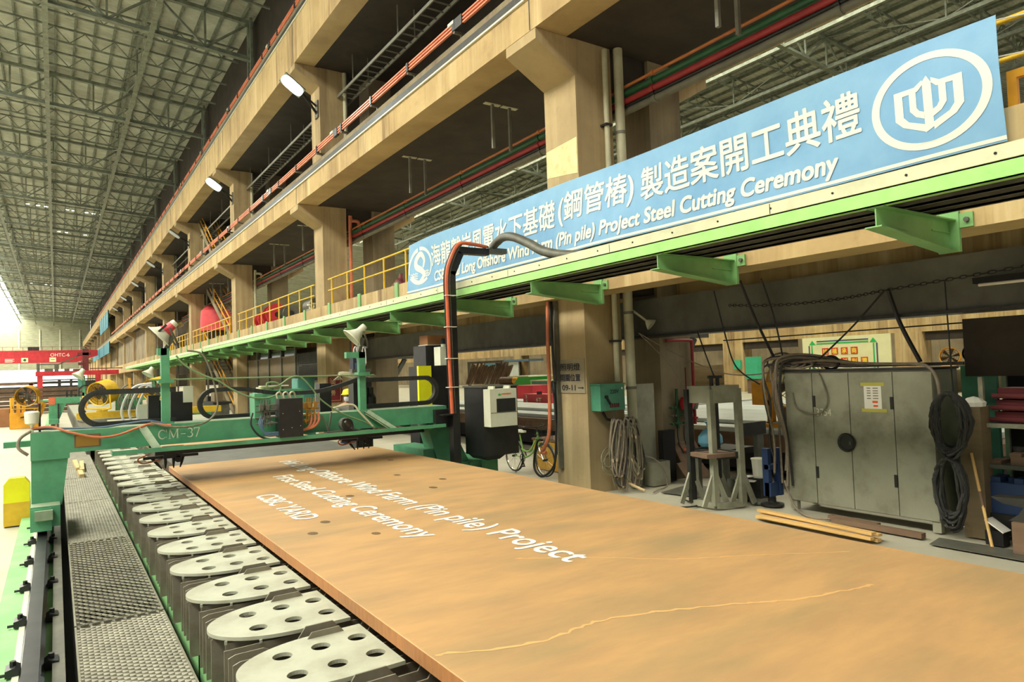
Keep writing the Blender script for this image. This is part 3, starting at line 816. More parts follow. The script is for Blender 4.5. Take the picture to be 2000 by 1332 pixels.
# ------------------------------------------------------------------ floodlights on the columns
def floodlight(k, on):
    yc = YN(k) + .25
    lab = ('brightly lit' if on else 'unlit') + ' floodlight on an arm at the %s front column from the near end' % ordinal(k)
    t = thing('floodlight', lab, 'floodlight', (7.67, yc, 11.7), 'floodlights under the upper beam')
    a = Vector((6.36, yc-.45, 12.18)); c = Vector((7.0, yc-.45, 11.72))      # long axis of the lamp face
    d = (c-a).normalized(); nrm = Vector((-.45, -.75, -.48)); nrm = (nrm - d*nrm.dot(d)).normalized(); s = d.cross(nrm)
    M = Matrix((d, s, nrm)).transposed(); mid = (a+c)/2; L = (c-a).length; wd = .34 if on else .2
    MB().obox(mid - nrm*.07, (L*1.02, wd*1.06, .13), M).build('housing', 'mid_steel', t)
    b = MB(); pts = []
    n = 28
    for kk in range(n):
        an = 2*PI*kk/n; ca, sa = math.cos(an), math.sin(an)
        q = (abs(ca)**.6*(1 if ca > 0 else -1)*L*.5, abs(sa)**.75*(1 if sa > 0 else -1)*wd*.5)
        pts.append(q)
    b.add([mid + d*q[0] + s*q[1] + nrm*.0 for q in pts] + [mid + d*q[0] + s*q[1] + nrm*.03 for q in pts],
          [tuple(range(n, 2*n)), tuple(range(n))[::-1]] + [(i, (i+1) % n, n+(i+1) % n, n+i) for i in range(n)])
    b.build('lens', 'lamp_glass' if on else 'lamp_off', t)
    b = MB(); b.bar(c - nrm*.08, (7.67, yc, 11.55), .05, .05); b.bar(c - nrm*.08, (7.67, yc, 11.25), .04, .04); b.bar((7.3, yc-.2, 11.64), (7.67, yc, 11.3), .04, .04)
    b.build('arm', 'dark_steel', t)
    MB().box(7.62, 7.67, yc-.15, yc+.15, 11.15, 11.75).build('mount_plate', 'mid_steel', t)
for k in range(1, 8): floodlight(k, k <= 2)
for k in (1, 2):
    yc = YN(k)+.25; ld = bpy.data.lights.new('flood_lamp', 'SPOT'); ld.energy = FLOOD; ld.color = (.9, 1, .96); ld.spot_size = 2.4; ld.spot_blend = .8; ld.shadow_soft_size = .25
    lo = bpy.data.objects.new('flood_lamp', ld); COL.objects.link(lo); lo.location = (6.5, yc-.6, 11.75)
    lo.rotation_euler = Vector((-.45, -.75, -.48)).to_track_quat('-Z', 'Y').to_euler()

# ------------------------------------------------------------------ stairs between floors
def stairs(y_top, z_top, y_bot, z_bot, x, lab, group='steel stairs between the columns'):
    t = thing('steel_stairs', lab, 'stairs', (x, y_bot, z_bot), group)
    for i, dx in enumerate((-.4, .4)):
        MB().bar((x+dx, y_top, z_top), (x+dx, y_bot, z_bot), .05, .3).build('stringer', 'concrete_grey', t)
        b = MB()
        for u in (0, .33, .66, 1):
            p = Vector((x+dx, y_top+(y_bot-y_top)*u, z_top+(z_bot-z_top)*u)); b.bar(p, p+Vector((0, 0, 1.0)), .05, .05, (0, 1, 0))
        for h in (.5, 1.0): b.bar((x+dx, y_top, z_top+h), (x+dx, y_bot, z_bot+h), .05, .05)
        b.build('railing', 'orange_yellow', t)
    b = MB(); n = 18
    for i in range(n):
        u = (i+.5)/n; b.box(x-.38, x+.38, y_top+(y_bot-y_top)*u-.12, y_top+(y_bot-y_top)*u+.12, z_top+(z_bot-z_top)*u-.02, z_top+(z_bot-z_top)*u+.02)
    b.build('treads', 'pipe_grey', t)
stairs(47.5, 7.9, 40.6, 4.5, 8.6, 'yellow railed stairs rising from the gallery in the third bay')
stairs(50.0, 12.7, 43.0, 8.3, 8.6, 'yellow railed stairs above the upper floor behind the lamps')
stairs(48.6, 4.2, 39.8, 0.1, 8.6, 'yellow railed stairs from the ground to the gallery')
# machines left on the gallery
t = thing('tank', 'pinkish red domed tank beyond the railed stairs on the gallery', 'tank', (9.0, 48.9, 4.47))
MB().lathe([(0, 2.7), (.6, 2.6), (.95, 2.25), (1.0, 1.6), (1.0, .9), (1.0, .9), (0, .9)][::-1], (9.0, 48.9, 4.47), n=28).build('shell', 'pink_red', t, smooth=True)
MB().box(8.3, 9.7, 48.2, 49.6, 4.47, 5.4).build('base', 'dark_steel', t)
def reel(x, y, r, m, lab):
    t = thing('cable_reel', lab, 'reel', (x, y, 4.47))
    for dy in (-.35, .35): MB().lathe([(r, -.03), (r, .03), (.12, .03), (.12, -.03)], (x, y+dy, 4.47+r), (0, 1, 0), 24, close=True).build('flange', m, t)
    MB().cyl((x, y-.35, 4.47+r), (x, y+.35, 4.47+r), r*.5, 18).build('drum', 'rubber', t, smooth=True)
reel(8.3, 33.4, .42, 'red_paint', 'small red reel on the gallery, furthest of the three')
reel(8.3, 31.6, .5, 'red_paint', 'red reel on the gallery with a dark drum, middle of the three')
reel(8.3, 29.4, .36, 'mid_steel', 'grey reel on the gallery, nearest of the three')
t = thing('blower', 'grey blower machine behind the handrail near the second column', 'machine', (8.3, 26.0, 4.47))
MB().cyl((8.3, 25.6, 4.85), (8.3, 26.5, 4.85), .3, 18).build('body', 'mid_steel', t, smooth=True)
MB().box(8.0, 8.6, 25.5, 26.6, 4.47, 4.62).build('base', 'dark_steel', t); MB().cyl((8.3, 25.6, 5.15), (8.3, 25.6, 5.4), .1, 12).build('outlet', 'mid_steel', t)
t = thing('valve_set', 'small pipe valve with two knobs lying on the gallery edge', 'valve', (7.85, 25.0, 4.47))
MB().cyl((7.85, 24.4, 4.6), (7.85, 25.4, 4.6), .07, 10).build('pipe', 'pipe_grey', t, smooth=True)
for y in (24.6, 25.1): MB().lathe([(.03, 0), (.03, .12), (.1, .13), (.1, .17), (0, .18)], (7.85, y, 4.65), n=10).build('knob', 'cream_metal', t)
t = thing('winch', 'bulky grey winch on the gallery at the left end of the banner', 'winch', (8.2, 16.2, 4.47))
MB().cyl((7.95, 16.5, 4.85), (8.55, 16.5, 4.85), .3, 18).build('drum', 'mid_steel', t, smooth=True); MB().box(7.9, 8.6, 15.6, 16.9, 4.47, 4.65).build('base', 'dark_steel', t)
MB().lathe([(.18, 0), (.18, .4), (.1, .45), (0, .45)], (8.2, 15.8, 4.65), n=14).build('motor', 'hose_grey', t)
t = thing('cone_stand', 'dull red cone standing beside the winch on the gallery', 'cone', (8.1, 17.6, 4.47))
MB().lathe([(.36, 0), (.36, .03), (.06, .42), (.05, .5), (0, .5)], (8.1, 17.6, 4.47), n=18).build('cone', 'red_dark', t, smooth=True)

# teal guards on the far end of the beams
for y0, y1, z0, z1, lab in ((120, 142, 10.6, 13.2, 'teal sheet guard hanging from the far end of the upper beam'), (118, 172, 6.6, 8.3, 'long teal sheet guard hanging from the far end of the lower beam')):
    t = thing('guard_panel', lab, 'guard', (6.75, (y0+y1)/2, z0))
    MB().box(6.70, 6.78, y0, y1, z0, z1).build('sheet', 'teal_paint', t)
    b = MB()
    for i in range(5): y = y0+(y1-y0)*i/4; b.box(6.66, 6.70, y-.2, y+.2, z0, z1)
    b.build('ribs', 'teal_paint', t)
# ------------------------------------------------------------------ rusted plate on the cutting bed
PX0, PX1, PY0, PY1, PZ0, PZ1 = 1.575, 5.22, -1.2, 12.86, .665, .75
t = thing('steel_plate', 'huge rusty brown steel plate with chalk-white writing on the cutting bed', 'steel plate', (3.4, 6, PZ0))
b = MB(); b.box(PX0, PX1, PY0, PY1, PZ0, PZ1-.004); b.build('flame_cut_edge', 'plate_edge', t)
b = MB(); b.add([(PX0+.004, PY0, PZ1), (PX1-.004, PY0, PZ1), (PX1-.004, PY1-.004, PZ1), (PX0+.004, PY1-.004, PZ1), (PX0, PY0, PZ1-.005), (PX1, PY0, PZ1-.005), (PX1, PY1, PZ1-.005), (PX0, PY1, PZ1-.005)],
      [(0,1,2,3),(4,5,1,0),(5,6,2,1),(6,7,3,2),(7,4,0,3)]); b.build('top_face', 'rust_plate', t)
def plet(body, ya, yb, x, h, vf):
    lettering('lettering', body, (x, ya, PZ1+.0015), (0,-1,0), (1,0,0), ya-yb, h, 'chalk', t, bold=.012, vfit=vf)
plet('Hai Long Offshore Wind Farm (Pin pile) Project', 11.9, 4.04, 3.14, .30, (0, .73))
plet('First Steel Cutting Ceremony', 10.22, 5.46, 2.60, .28, (0, .73))
plet('CSBC YARD', 8.72, 6.95, 2.0, .26, (0, .73))
b = MB()
for x, y in ((1.95, 6.3), (2.9, 7.9), (3.3, 8.3), (4.0, 9.0), (4.3, 8.2), (4.6, 10.6), (2.4, 5.9), (2.2, 6.7), (3.9, 7.7), (3.2, 11.4)):
    r = RND.uniform(.035, .06); b.add([(x+r*math.cos(2*PI*k/14), y+r*1.5*math.sin(2*PI*k/14), PZ1+.001) for k in range(14)], [tuple(range(14))])
b.build('rust_spots', 'stain', t)
# lighter scale streaks that wander over the plate
for (pts, wd) in (([(1.6,3.2),(2.1,3.0),(2.6,3.02),(3.2,2.8),(3.7,2.55),(4.3,2.4)], .012), ([(2.9,4.4),(3.4,4.0),(3.8,3.6),(4.3,3.3),(4.9,2.9)], .01)):
    sp = bez([(a, c, 0) for a, c in pts], 14); b = MB(); vs = []
    for i, p in enumerate(sp):
        d = RND.uniform(-.012, .012); ww = wd*RND.uniform(.5, 1.4); vs += [(p.x, p.y-ww+d, PZ1+.001), (p.x, p.y+ww+d, PZ1+.001)]
    b.add(vs, [(2*i, 2*i+2, 2*i+3, 2*i+1) for i in range(len(sp)-1)]); b.build('scale_line', 'scale_streak', t)

# table frame
t = thing('cutting_bed', 'long low steel bed frame under the slats and the rusty plate', 'cutting bed', (3, 10, 0))
b = MB(); b.box(.86, .92, -1, 21, 0, .3); b.box(5.2, 5.26, -1, 21, 0, .3); b.box(3.0, 3.1, -1, 21, 0, .3); b.build('side_beam', 'floor_green', t)
b = MB(); y = .5
while y < 21: b.box(.86, 5.26, y-.03, y+.03, 0, .2); y += 1.68
b.build('cross_beam', 'dark_steel', t)
# slats: thin plates standing on edge, with raised humps
sl = None; OP = .84
Y0O = 3.87
n = 0
SP = OP/7
meshes = {}; bed = t; far = MB()
y = Y0O - OP*1.5; i = 0
while y < 20.6:
    q = i % 7
    if q in meshes:
        if i < 100:
            o = bpy.data.objects.new('slat', meshes[q][0]); COL.objects.link(o); o.parent = bed; o.location = (0, y-10, .2)
        else: far.prism(meshes[q][1], 'y', y-.005, y+.005)
    else:
        # slats that carry an oval plate stay low beneath it; those between the ovals carry humps
        pr = [(.79 + .03*(q % 3), .2), (.79 + .03*(q % 3), .58), (1.66, .58), (1.72, .66), (5.28, .66), (5.28, .2)] if q in (1, 2, 3, 4, 5) else \
             [(.82, .2), (.82, .575), (.86, .59), (1.02, .59), (1.07, .56), (1.2, .56), (1.27, .655), (1.44, .655), (1.5, .58), (1.62, .58), (1.68, .66), (5.28, .66), (5.28, .2)]
        b = MB(); b.prism(pr, 'y', y-.005, y+.005); o = b.build('slat', 'slat_steel', bed, org=(3.0, y, .2)); meshes[q] = (o.data, pr)
    y += SP; i += 1
far.build('far_slats', 'slat_steel', bed)['kind'] = 'stuff'
# oval perforated plates
def oval(y):
    A, B = .50, .345; xs = 1.28; loop = []
    for k in range(33):
        a = PI/2 + PI*k/32; loop.append((xs + A*math.cos(a), B*math.sin(a)))
    loop += [(1.585, -B), (1.585, B)]
    holes = []
    for hx_ in (1.055, 1.275, 1.495):
        for dy in (-.145, .145): holes.append([(hx_+.055*math.cos(2*PI*k/20), dy+.055*math.sin(2*PI*k/20)) for k in range(20)])
    v, f = curve2d([loop] + holes)
    b = MB(); b.add([(q[0], y+q[1], .62) for q in v], f)
    for lp in [loop] + holes:
        m = len(lp); b.add([(q[0], y+q[1], .62) for q in lp] + [(q[0], y+q[1], .598) for q in lp], [(i, (i+1) % m, m+(i+1) % m, m+i) for i in range(m)])
    b.add([(q[0], y+q[1], .598) for q in v], [tuple(reversed(g)) for g in f])
    return b.build('oval_plate', 'oval_steel', org=(1.2, y, .6))
ov = None
for i in range(20):
    y = Y0O + OP*i
    if ov is None: o = ov = oval(y)
    else: o = ov.copy(); COL.objects.link(o); o.location.y = y; ORG[o.name] = tuple(o.location)
    tag(o, '%s pale six-holed oval plate on the slats, from the near end' % ordinal(i), 'perforated plate', 'oval plates beside the rusty plate')
    b = MB()
    for (x, dy) in ((.79, -.02), (.85, -.2), (1.03, -.31), (.83, .16)):
        b.box(x-.007, x+.007, y+dy-.005, y+dy+.005, .58, .602)
    b.build('support_pegs', 'oval_steel', o, org=(1.2, y, .6))
# grey plates further along the bed
t = tag(MB().box(1.75, 5.2, 13.3, 16.2, .665, .69).build('grey_sheet', 'grey_plate'), 'dark grey steel sheet lying on the bed behind the cutting machine', 'steel plate')
t = tag(MB().box(1.75, 5.2, 16.6, 22.5, .665, .72).build('grey_sheet', 'rust_plate'), 'far brown steel plate on the bed behind the dark grey sheet', 'steel plate')

# ------------------------------------------------------------------ grating walkway
def grating(y0, y1, fine, lab):
    b = MB(); x0, x1 = .115, .775; z = .2
    ny = .062 if fine == 0 else .034; nx = 8 if fine == 0 else 9
    b.box(x0, x0+.014, y0, y1, z-.03, z+.004); b.box(x1-.014, x1, y0, y1, z-.03, z+.004)
    b.box(x0, x1, y0, y0+.012, z-.03, z+.004)
    y = y0; row = 0
    W_ = (x1-x0)/nx; amp = ny*(.48 if fine == 0 else .32)
    while y < y1-ny:
        vs = []; fs = []; seg = nx*4
        for k in range(seg+1):
            u = k/4.0; ph = (u + .5*(row % 2)) % 1.0
            d = amp*math.cos(2*PI*ph); x = x0 + (x1-x0)*k/seg
            vs += [(x, y+d-.006, z-.008), (x, y+d+.008, z+.004)]
        b.add(vs, [(2*k, 2*k+2, 2*k+3, 2*k+1) for k in range(seg)])
        y += ny; row += 1
    return tag(b.build('walkway_grating', 'grating'), lab, 'grating', 'expanded metal walkway panels')
for i, (y0, y1, f_) in enumerate(((3.25, 6.75, 1), (6.77, 10.25, 0), (10.27, 13.75, 1), (13.77, 17.2, 1), (17.22, 20.7, 1), (20.72, 24.2, 1))):
    grating(y0, y1, f_, '%s expanded metal walkway panel beside the rail from the near end' % ordinal(i))
t = thing('steel_trestle', 'dark low steel trestle carrying the expanded metal walkway', 'frame', (.45, 10, 0))
b = MB(); y = 3.3
while y < 24: b.box(.12, .77, y-.02, y+.02, .08, .165); y += .8
b.box(.12, .16, 3, 24, .06, .165); b.box(.73, .77, 3, 24, .06, .165); b.build('bearers', 'dark_steel', t)
b = MB()
for x in (.14, .75):
    y = 3.4
    while y < 24: b.box(x-.02, x+.02, y-.02, y+.02, -.02, .07); y += 2.4
b.build('feet', 'dark_steel', t)
struct(MB().box(.0, .86, -1, 26, -.018, -.004).build('trim_6', 'matte_black'))
for i, (x, y, r) in enumerate(((.44, 17.6, .02), (.50, 19.2, -.02), (.40, 19.6, .02))):
    o = MB().obox((x, y, .24), (.09, .9 if i == 0 else 2.0, .08), Matrix.Rotation(r, 3, 'Z')).build('wood_block', 'wood_block')
    tag(o, ('short pale wooden block nearest on the walkway', 'longer pale wooden block second on the walkway', 'pale wooden block at the left, furthest on the walkway')[i], 'wooden block', 'wooden blocks on the walkway')

# ------------------------------------------------------------------ running rail on the left
def rail(x, lab, clips=True):
    t = thing('track_rail', lab, 'rail', (x, 10, .1))
    y0, y1 = -1, 60
    pr = [(-.075, .12), (.075, .12), (.075, .132), (.012, .15), (.012, .245), (.05, .262), (.05, .295), (-.05, .295), (-.05, .262), (-.012, .245), (-.012, .15), (-.075, .132)]
    MB().prism([(x+a, z) for a, z in pr], 'y', y0, y1).build('rail', 'rail_steel', t)
    return t
struct(MB().box(-.46, -.02, -1, 60, -.02, .105).build('trim_7', 'floor_green'))
RX = -.155
t = rail(RX, 'dark running rail of the cutting machine on a green plinth')
MB().box(RX-.12, RX-.078, -1, 60, .105, .125).build('pad_strip', 'cream_metal', t)
MB().box(RX+.12, RX+.2, -1, 60, .105, .16).build('side_strip', 'mid_steel', t)
cl = None; n = 0; y = 2.58
while y < 24:
    for s in (-1, 1):
        x = RX + s*.115
        if cl is None:
            cl = thing('rail_clip', 'black bolted clip holding the running rail foot', 'clip', (x, y, .125), 'rail clips')
            MB().prism([(x-.045, .12), (x+.045, .12), (x+.045, .165), (x+.015, .185), (x-.045, .17)], 'y', y-.07, y+.07).build('clip_body', 'black_paint', cl)
            MB().cyl((x, y, .165), (x, y, .215), .022, 6).build('nut', 'black_paint', cl); MB().cyl((x-.02, y-.02, .13), (x-.09, y-.02, .13), .012, 6).build('side_pin', 'black_paint', cl)
        else: dup(cl, (x, y, .125), rotz=PI if s > 0 else 0)
    y += 1.21
struct(MB().box(6.85, 7.15, -1, 60, -.02, .05).build('trim_8', 'floor_green'))
t = thing('track_rail', 'right running rail of the cutting machine beyond the rusty plate', 'rail', (6.5, 10, .05))
MB().prism([(6.5+a, z-.1) for a, z in [(-.075, .12), (.075, .12), (.075, .132), (.012, .15), (.012, .245), (.05, .262), (.05, .295), (-.05, .295), (-.05, .262), (-.012, .245), (-.012, .15), (-.075, .132)]], 'y', -1, 40).build('rail', 'rail_steel', t)
for i, (y, lab) in enumerate(((13.5, 'yellow end post standing left of the running rail'), (45.0, 'small far yellow end post near the second cutting machine'))):
    x = -.52 if i == 0 else -.1
    t = thing('end_post', lab, 'post', (x, y, 0))
    b = MB(); prf = [(x-.17, 0), (x+.17, 0), (x+.17, .64), (x+.1, .74), (x-.1, .74), (x-.17, .64)]
    b.prism(prf, 'y', y-.12, y+.12); b.build('post', 'yellow_bright', t); MB().box(x-.172, x+.172, y-.125, y+.122, 0, .36).build('lower_band', 'yellow_paint', t)

# ------------------------------------------------------------------ gantry cutting machine
GY = 10.8
g = thing('cutting_machine', 'green gantry cutting machine spanning the rusty plate', 'cutting machine', (2.8, GY, .3))
b = MB(); b.box(-.275, 5.78, GY, GY+.5, 1.29, 1.575); b.box(-.275, .15, GY, GY+.5, 1.22, 1.29); b.build('crossbeam', 'machine_green', g)
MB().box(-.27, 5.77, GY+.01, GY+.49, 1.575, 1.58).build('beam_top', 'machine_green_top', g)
cb = [o for o in g.children if o.name.startswith('crossbeam')][0]
def serif_text(u0, w0, h0):
    """roman capitals with thick and thin strokes, as painted on the beam"""
    b = MB(); y = GY-.003
    def P(u, v): return (u0 + u*w0, y, h0 + v*.135)
    def st(p, q, wd):
        p = Vector(p); q = Vector(q); d = (q-p).normalized(); n = Vector((-d.y, d.x))*wd/2
        b.add([P(*(p+n)), P(*(p-n)), P(*(q-n)), P(*(q+n))], [(0, 1, 2, 3)])
    def arc(c, r, a0, a1, w_, n=18, sx=1.0):
        vs = []
        for i in range(n+1):
            a = math.radians(a0+(a1-a0)*i/n); wd = w_(i/n); vs += [P(c[0]+sx*(r-wd)*math.cos(a), c[1]+(r-wd)*math.sin(a)), P(c[0]+sx*r*math.cos(a), c[1]+r*math.sin(a))]
        b.add(vs, [(2*i, 2*i+1, 2*i+3, 2*i+2) for i in range(n)])
    arc((.5, .5), .5, 35, 325, lambda s: .05+.09*math.sin(PI*s), sx=.8); st((.92, .68), (.92, 1.0), .06); st((.92, .12), (.9, .24), .05)          # C
    x = 1.15
    st((x+.1, 0), (x+.1, 1), .06); st((x+.12, 1), (x+.48, .05), .13); st((x+.48, .05), (x+.85, 1), .06); st((x+.88, 0), (x+.88, 1), .14)
    for q in (.1, .88): st((x+q-.14, .02), (x+q+.14, .02), .045)
    st((x-.04, .98), (x+.2, .98), .045); st((x+.78, .98), (x+1.04, .98), .045)                                                                    # M
    st((2.35, .42), (2.85, .42), .07)                                                                                                             # -
    x = 3.0
    arc((x+.3, .75), .25, 150, -80, lambda s: .04+.06*math.sin(PI*s), sx=1.1); arc((x+.3, .28), .28, 85, -150, lambda s: .04+.08*math.sin(PI*s), sx=1.15)   # 3
    x = 3.72
    st((x, .96), (x+.6, .96), .08); st((x+.02, .78), (x+.02, .99), .045); st((x+.57, .95), (x+.22, 0), .11)                                          # 7
    return b
serif_text(1.18, .128, 1.37).build('lettering', 'cream_metal', cb)
MB().box(.22, .48, GY-.006, GY, 1.36, 1.50).build('name_plate', 'brass', cb)
MB().box(.20, .50, GY-.004, GY-.001, 1.345, 1.515).build('plate_border', 'wood_old', cb)
b = MB(); b.prism([(-.27, 1.22), (.13, 1.22), (.06, .62), (-.27, .62)], 'y', GY+.03, GY+.46); b.build('leg', 'machine_green', g)
b = MB(); b.box(-.275, .04, GY-.28, GY+1.3, .40, .66); b.build('end_carriage', 'machine_green', g)
ec_ = [o for o in g.children if o.name.startswith('end_carriage')][0]
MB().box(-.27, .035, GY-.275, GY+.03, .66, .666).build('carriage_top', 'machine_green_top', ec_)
MB().box(-.23, -.04, GY-.36, GY-.28, .5, .62).build('buffer_box', 'machine_green_top', ec_)
b = MB(); b.box(-.275, -.05, GY-.3, GY-.27, .36, .64); b.build('scraper', 'machine_green', ec_)
for y in (GY-.05, GY+1.05): MB().cyl((RX-.05, y, .385), (RX+.05, y, .385), .09, 16).build('wheel', 'dark_steel', ec_)
b = MB(); b.box(5.45, 6.95, GY+.2, GY+2.2, .1, .52); b.prism([(5.72, .52), (6.35, .52), (5.95, 1.3), (5.5, 1.3)], 'y', GY+.25, GY+.65); b.box(5.45, 5.9, GY+.3, GY+1.6, .52, .8); b.build('drive_carriage', 'machine_green', g)
b = MB(); b.box(6.55, 6.62, GY+.12, GY+.2, .1, .5); b.box(6.3, 6.36, GY+.12, GY+.2, .1, .5); b.build('carriage_ribs', 'machine_green', g)
for y in (GY+.5, GY+1.9): MB().cyl((6.45, y, .11), (6.55, y, .11), .09, 16).build('wheel', 'dark_steel', g)
# service shelf along the front
b = MB(); b.box(.62, 5.6, GY-.3, GY, 1.225, 1.235); b.box(.62, 5.6, GY-.305, GY-.295, 1.225, 1.285); b.box(.615, .625, GY-.3, GY, 1.225, 1.285); b.build('service_shelf', 'machine_green', g)
MB().box(1.2, 5.6, GY+.02, GY+.45, 1.195, 1.22).build('lower_guide', 'wood_block', g)
MB().box(1.2, 5.6, GY+.45, GY+.6, 1.1, 1.2).build('torch_rail', 'black_paint', g)
for (x0, x1) in ((1.0, 1.16), (4.28, 4.66)):
    b = MB(); b.bar((x0, GY-.02, 1.56), (x1, GY-.27, 1.25), .1, .012, (0, -1, .3)); b.bar((x0-.04, GY-.02, 1.56), (x1-.04, GY-.27, 1.25), .012, .06, (0, -1, .3)); b.build('gusset', 'machine_green_top', g)
MB().box(-.56, -.28, GY+.1, GY+.3, 1.4, 1.475).build('side_arm', 'machine_green', g)
# signal lamp at the left end
sg = thing('signal_lamp', 'white cup shaped lamp on the left end of the green machine', 'lamp', (-.26, GY+.1, 1.58))
MB().cyl((-.26, GY+.1, 1.58), (-.26, GY+.1, 1.68), .018, 8).build('stem', 'cream_metal', sg); MB().lathe([(.03, 0), (.075, .02), (.085, .16), (.07, .175), (0, .18)], (-.26, GY+.1, 1.68), n=18).build('shade', 'banner_white', sg, smooth=True)
MB().box(-.19, -.165, GY+.18, GY+.22, 1.58, 1.95).build('rod', 'black_paint', sg)
# posts with round lamps
for i, (x, h, arm) in enumerate(((1.31, 2.66, 0), (4.27, 2.56, 1))):
    b = MB(); b.box(x-.055, x+.055, GY+.1, GY+.2, 1.58, h); b.box(x-.1, x+.1, GY+.05, GY+.25, 1.58, 1.6)
    if arm: b.box(x-.27, x+.055, GY+.1, GY+.2, h-.1, h)
    else: b.box(x-.1, x+.02, GY+.1, GY+.2, h-.1, h)
    b.build('lamp_post', 'machine_green', g)
    base = Vector((x-.0 if not arm else x-.05, GY+.15, h+.02)); ax = Vector((-.66, .1, -.62)).normalized(); o0 = Vector(((1.44, 4.33)[i], GY+.15, (3.02, 2.98)[i]))
    fl = thing('work_lamp', ('pinkish stained reflector lamp on the left post of the green machine' if i == 0 else 'dusty white reflector lamp on the right post of the green machine'), 'lamp', tuple(base))
    m = 'cream_metal'
    MB().lathe([(0, -.03), (.05, -.03), (.058, 0), (.06, .1), (.075, .13), (.12, .2), (.17, .26), (.185, .275), (.175, .28), (.11, .21), (0, .2)], o0, ax, 28).build('reflector', m, fl, smooth=True)
    MB().lathe([(.186, .266), (.194, .275), (.186, .284)], o0, ax, 28, close=True).build('rim', 'banner_white', fl)
    b = MB(); u = Vector((0, 1, 0)); pts = []
    for k in range(13):
        a = PI*k/12; q = o0 + ax*.12 + Vector((0, .2*math.cos(a), -.0)) + Vector((.3, 0, -.6)).normalized()*(.3*math.sin(a)); pts.append(q)
    b.tube(pts, .015, 6); b.bar(o0+ax*.12+Vector((.06, 0, -.1)), base+Vector((0, 0, -.05)), .08, .06); b.build('yoke', 'mid_steel', fl)
    if i == 0:
        b = MB(); b.obox(o0+ax*.2+Vector((-.04, -.12, .04)), (.03, .02, .2), Matrix.Rotation(.8, 3, 'Y')); b.build('bracket', 'dark_steel', fl)
        MB().lathe([(.062, .03), (.068, .11), (.1, .165), (.101, .165), (.069, .11), (.063, .03)], o0, ax, 12).build('red_stain', 'pink_red', fl)
MB().cyl((1.1, GY+.05, 2.21), (4.45, GY+.05, 2.17), .012, 8).build('tie_rod', 'green_cable', g)
b = MB()
for x in (1.31, 4.27): b.box(x-.1, x+.1, GY+.02, GY+.22, 2.16, 2.22)
b.build('rod_clamps', 'machine_green', g)
# drag chains
def chain(pts, w_, h, name, lab):
    b = MB(); b2 = bez(pts, 10)
    for a, c in zip(b2, b2[1:]): b.bar(a, c + (c-a)*.12, w_, h, (0, 0, 1) if abs((c-a).normalized().z) < .9 else (1, 0, 0))
    o = b.build(name, 'rubber'); return tag(o, lab, 'drag chain', 'drag chains of the cutting machine')
def loop(xl, xr, z0, z1, side, y):
    zc = (z0+z1)/2; r = (z1-z0)/2; pts = []
    s = -1 if side == 'l' else 1
    xe = xl if side == 'l' else xr; xo = xr if side == 'l' else xl
    pts.append((xo, y, z1))
    m = 8
    for k in range(m+1):
        u = k/m
    pts += [(xo + (xe - s*r - xo)*u, y, z1) for u in (.33, .66)]
    for k in range(0, 11):
        a = PI/2 - PI*k/10; pts.append((xe - s*r + s*r*math.cos(a), y, zc + r*math.sin(a)))
    pts += [(xo + (xe - s*r - xo)*u, y, z0) for u in (.66, .33, 0)]
    return pts
chain(loop(.3, 1.5, 1.6, 2.06, 'l', GY+.62), .1, .075, 'drag_chain', 'black drag chain loop behind the left lamp post')
p = loop(1.84, 3.2, 1.6, 2.02, 'l', GY+.62); p = [(4.5, GY+.62, 2.14), (4.0, GY+.62, 1.99), (3.6, GY+.62, 1.92), (3.0, GY+.62, 1.93)] + p[2:]
chain(p, .1, .065, 'drag_chain', 'long sagging black drag chain in the middle of the machine')
chain(loop(4.5, 5.9, 1.62, 2.08, 'r', GY+.62), .1, .075, 'drag_chain', 'black drag chain loop in front of the yellow guard')
b = MB(); b.box(.1, 5.9, GY+.56, GY+.7, 1.5, 1.56); b.build('chain_trough', 'black_paint', g)

# torch heads
def torch(x, lab, dbl):
    b = MB(); b.box(x-.09, x+.09, GY+.62, GY+.82, 1.03, 1.2); b.box(x-.35, x+.4, GY+.7, GY+.76, 1.03, 1.07); t = b.build('torch_head', 'black_paint', g, org=(x, GY+.75, 1.1))
    for i, (dx, tilt) in enumerate(((-.05, 0), (.06, .0), (-.24, .14), (.2, -.05)) if dbl else ((0, 0), (.15, -.1))):
        p0 = Vector((x+dx, GY+.75, 1.05)); p1 = Vector((x+dx+tilt, GY+.75, .87))
        MB().tube([p0, p0.lerp(p1, .6), p1], [.022, .02, .008], 8).build('torch', 'dark_steel', t)
    b = MB(); b.tube(bez([(x-.3, GY+.7, 1.1), (x-.42, GY+.68, 1.05), (x-.35, GY+.7, .98), (x-.1, GY+.72, 1.02)], 6), .012, 6); b.build('hose', 'orange_hose', t)
    b = MB(); b.box(x+.1, x+.2, GY+.66, GY+.8, 1.08, 1.2); b.cyl((x+.12, GY+.7, 1.0), (x+.12, GY+.82, 1.0), .05, 10); b.build('height_sensor', 'black_paint', t)
torch(1.42, 'black cutting torch head over the far left corner of the plate', True)
torch(4.45, 'black cutting torch head over the far right corner of the plate', True)

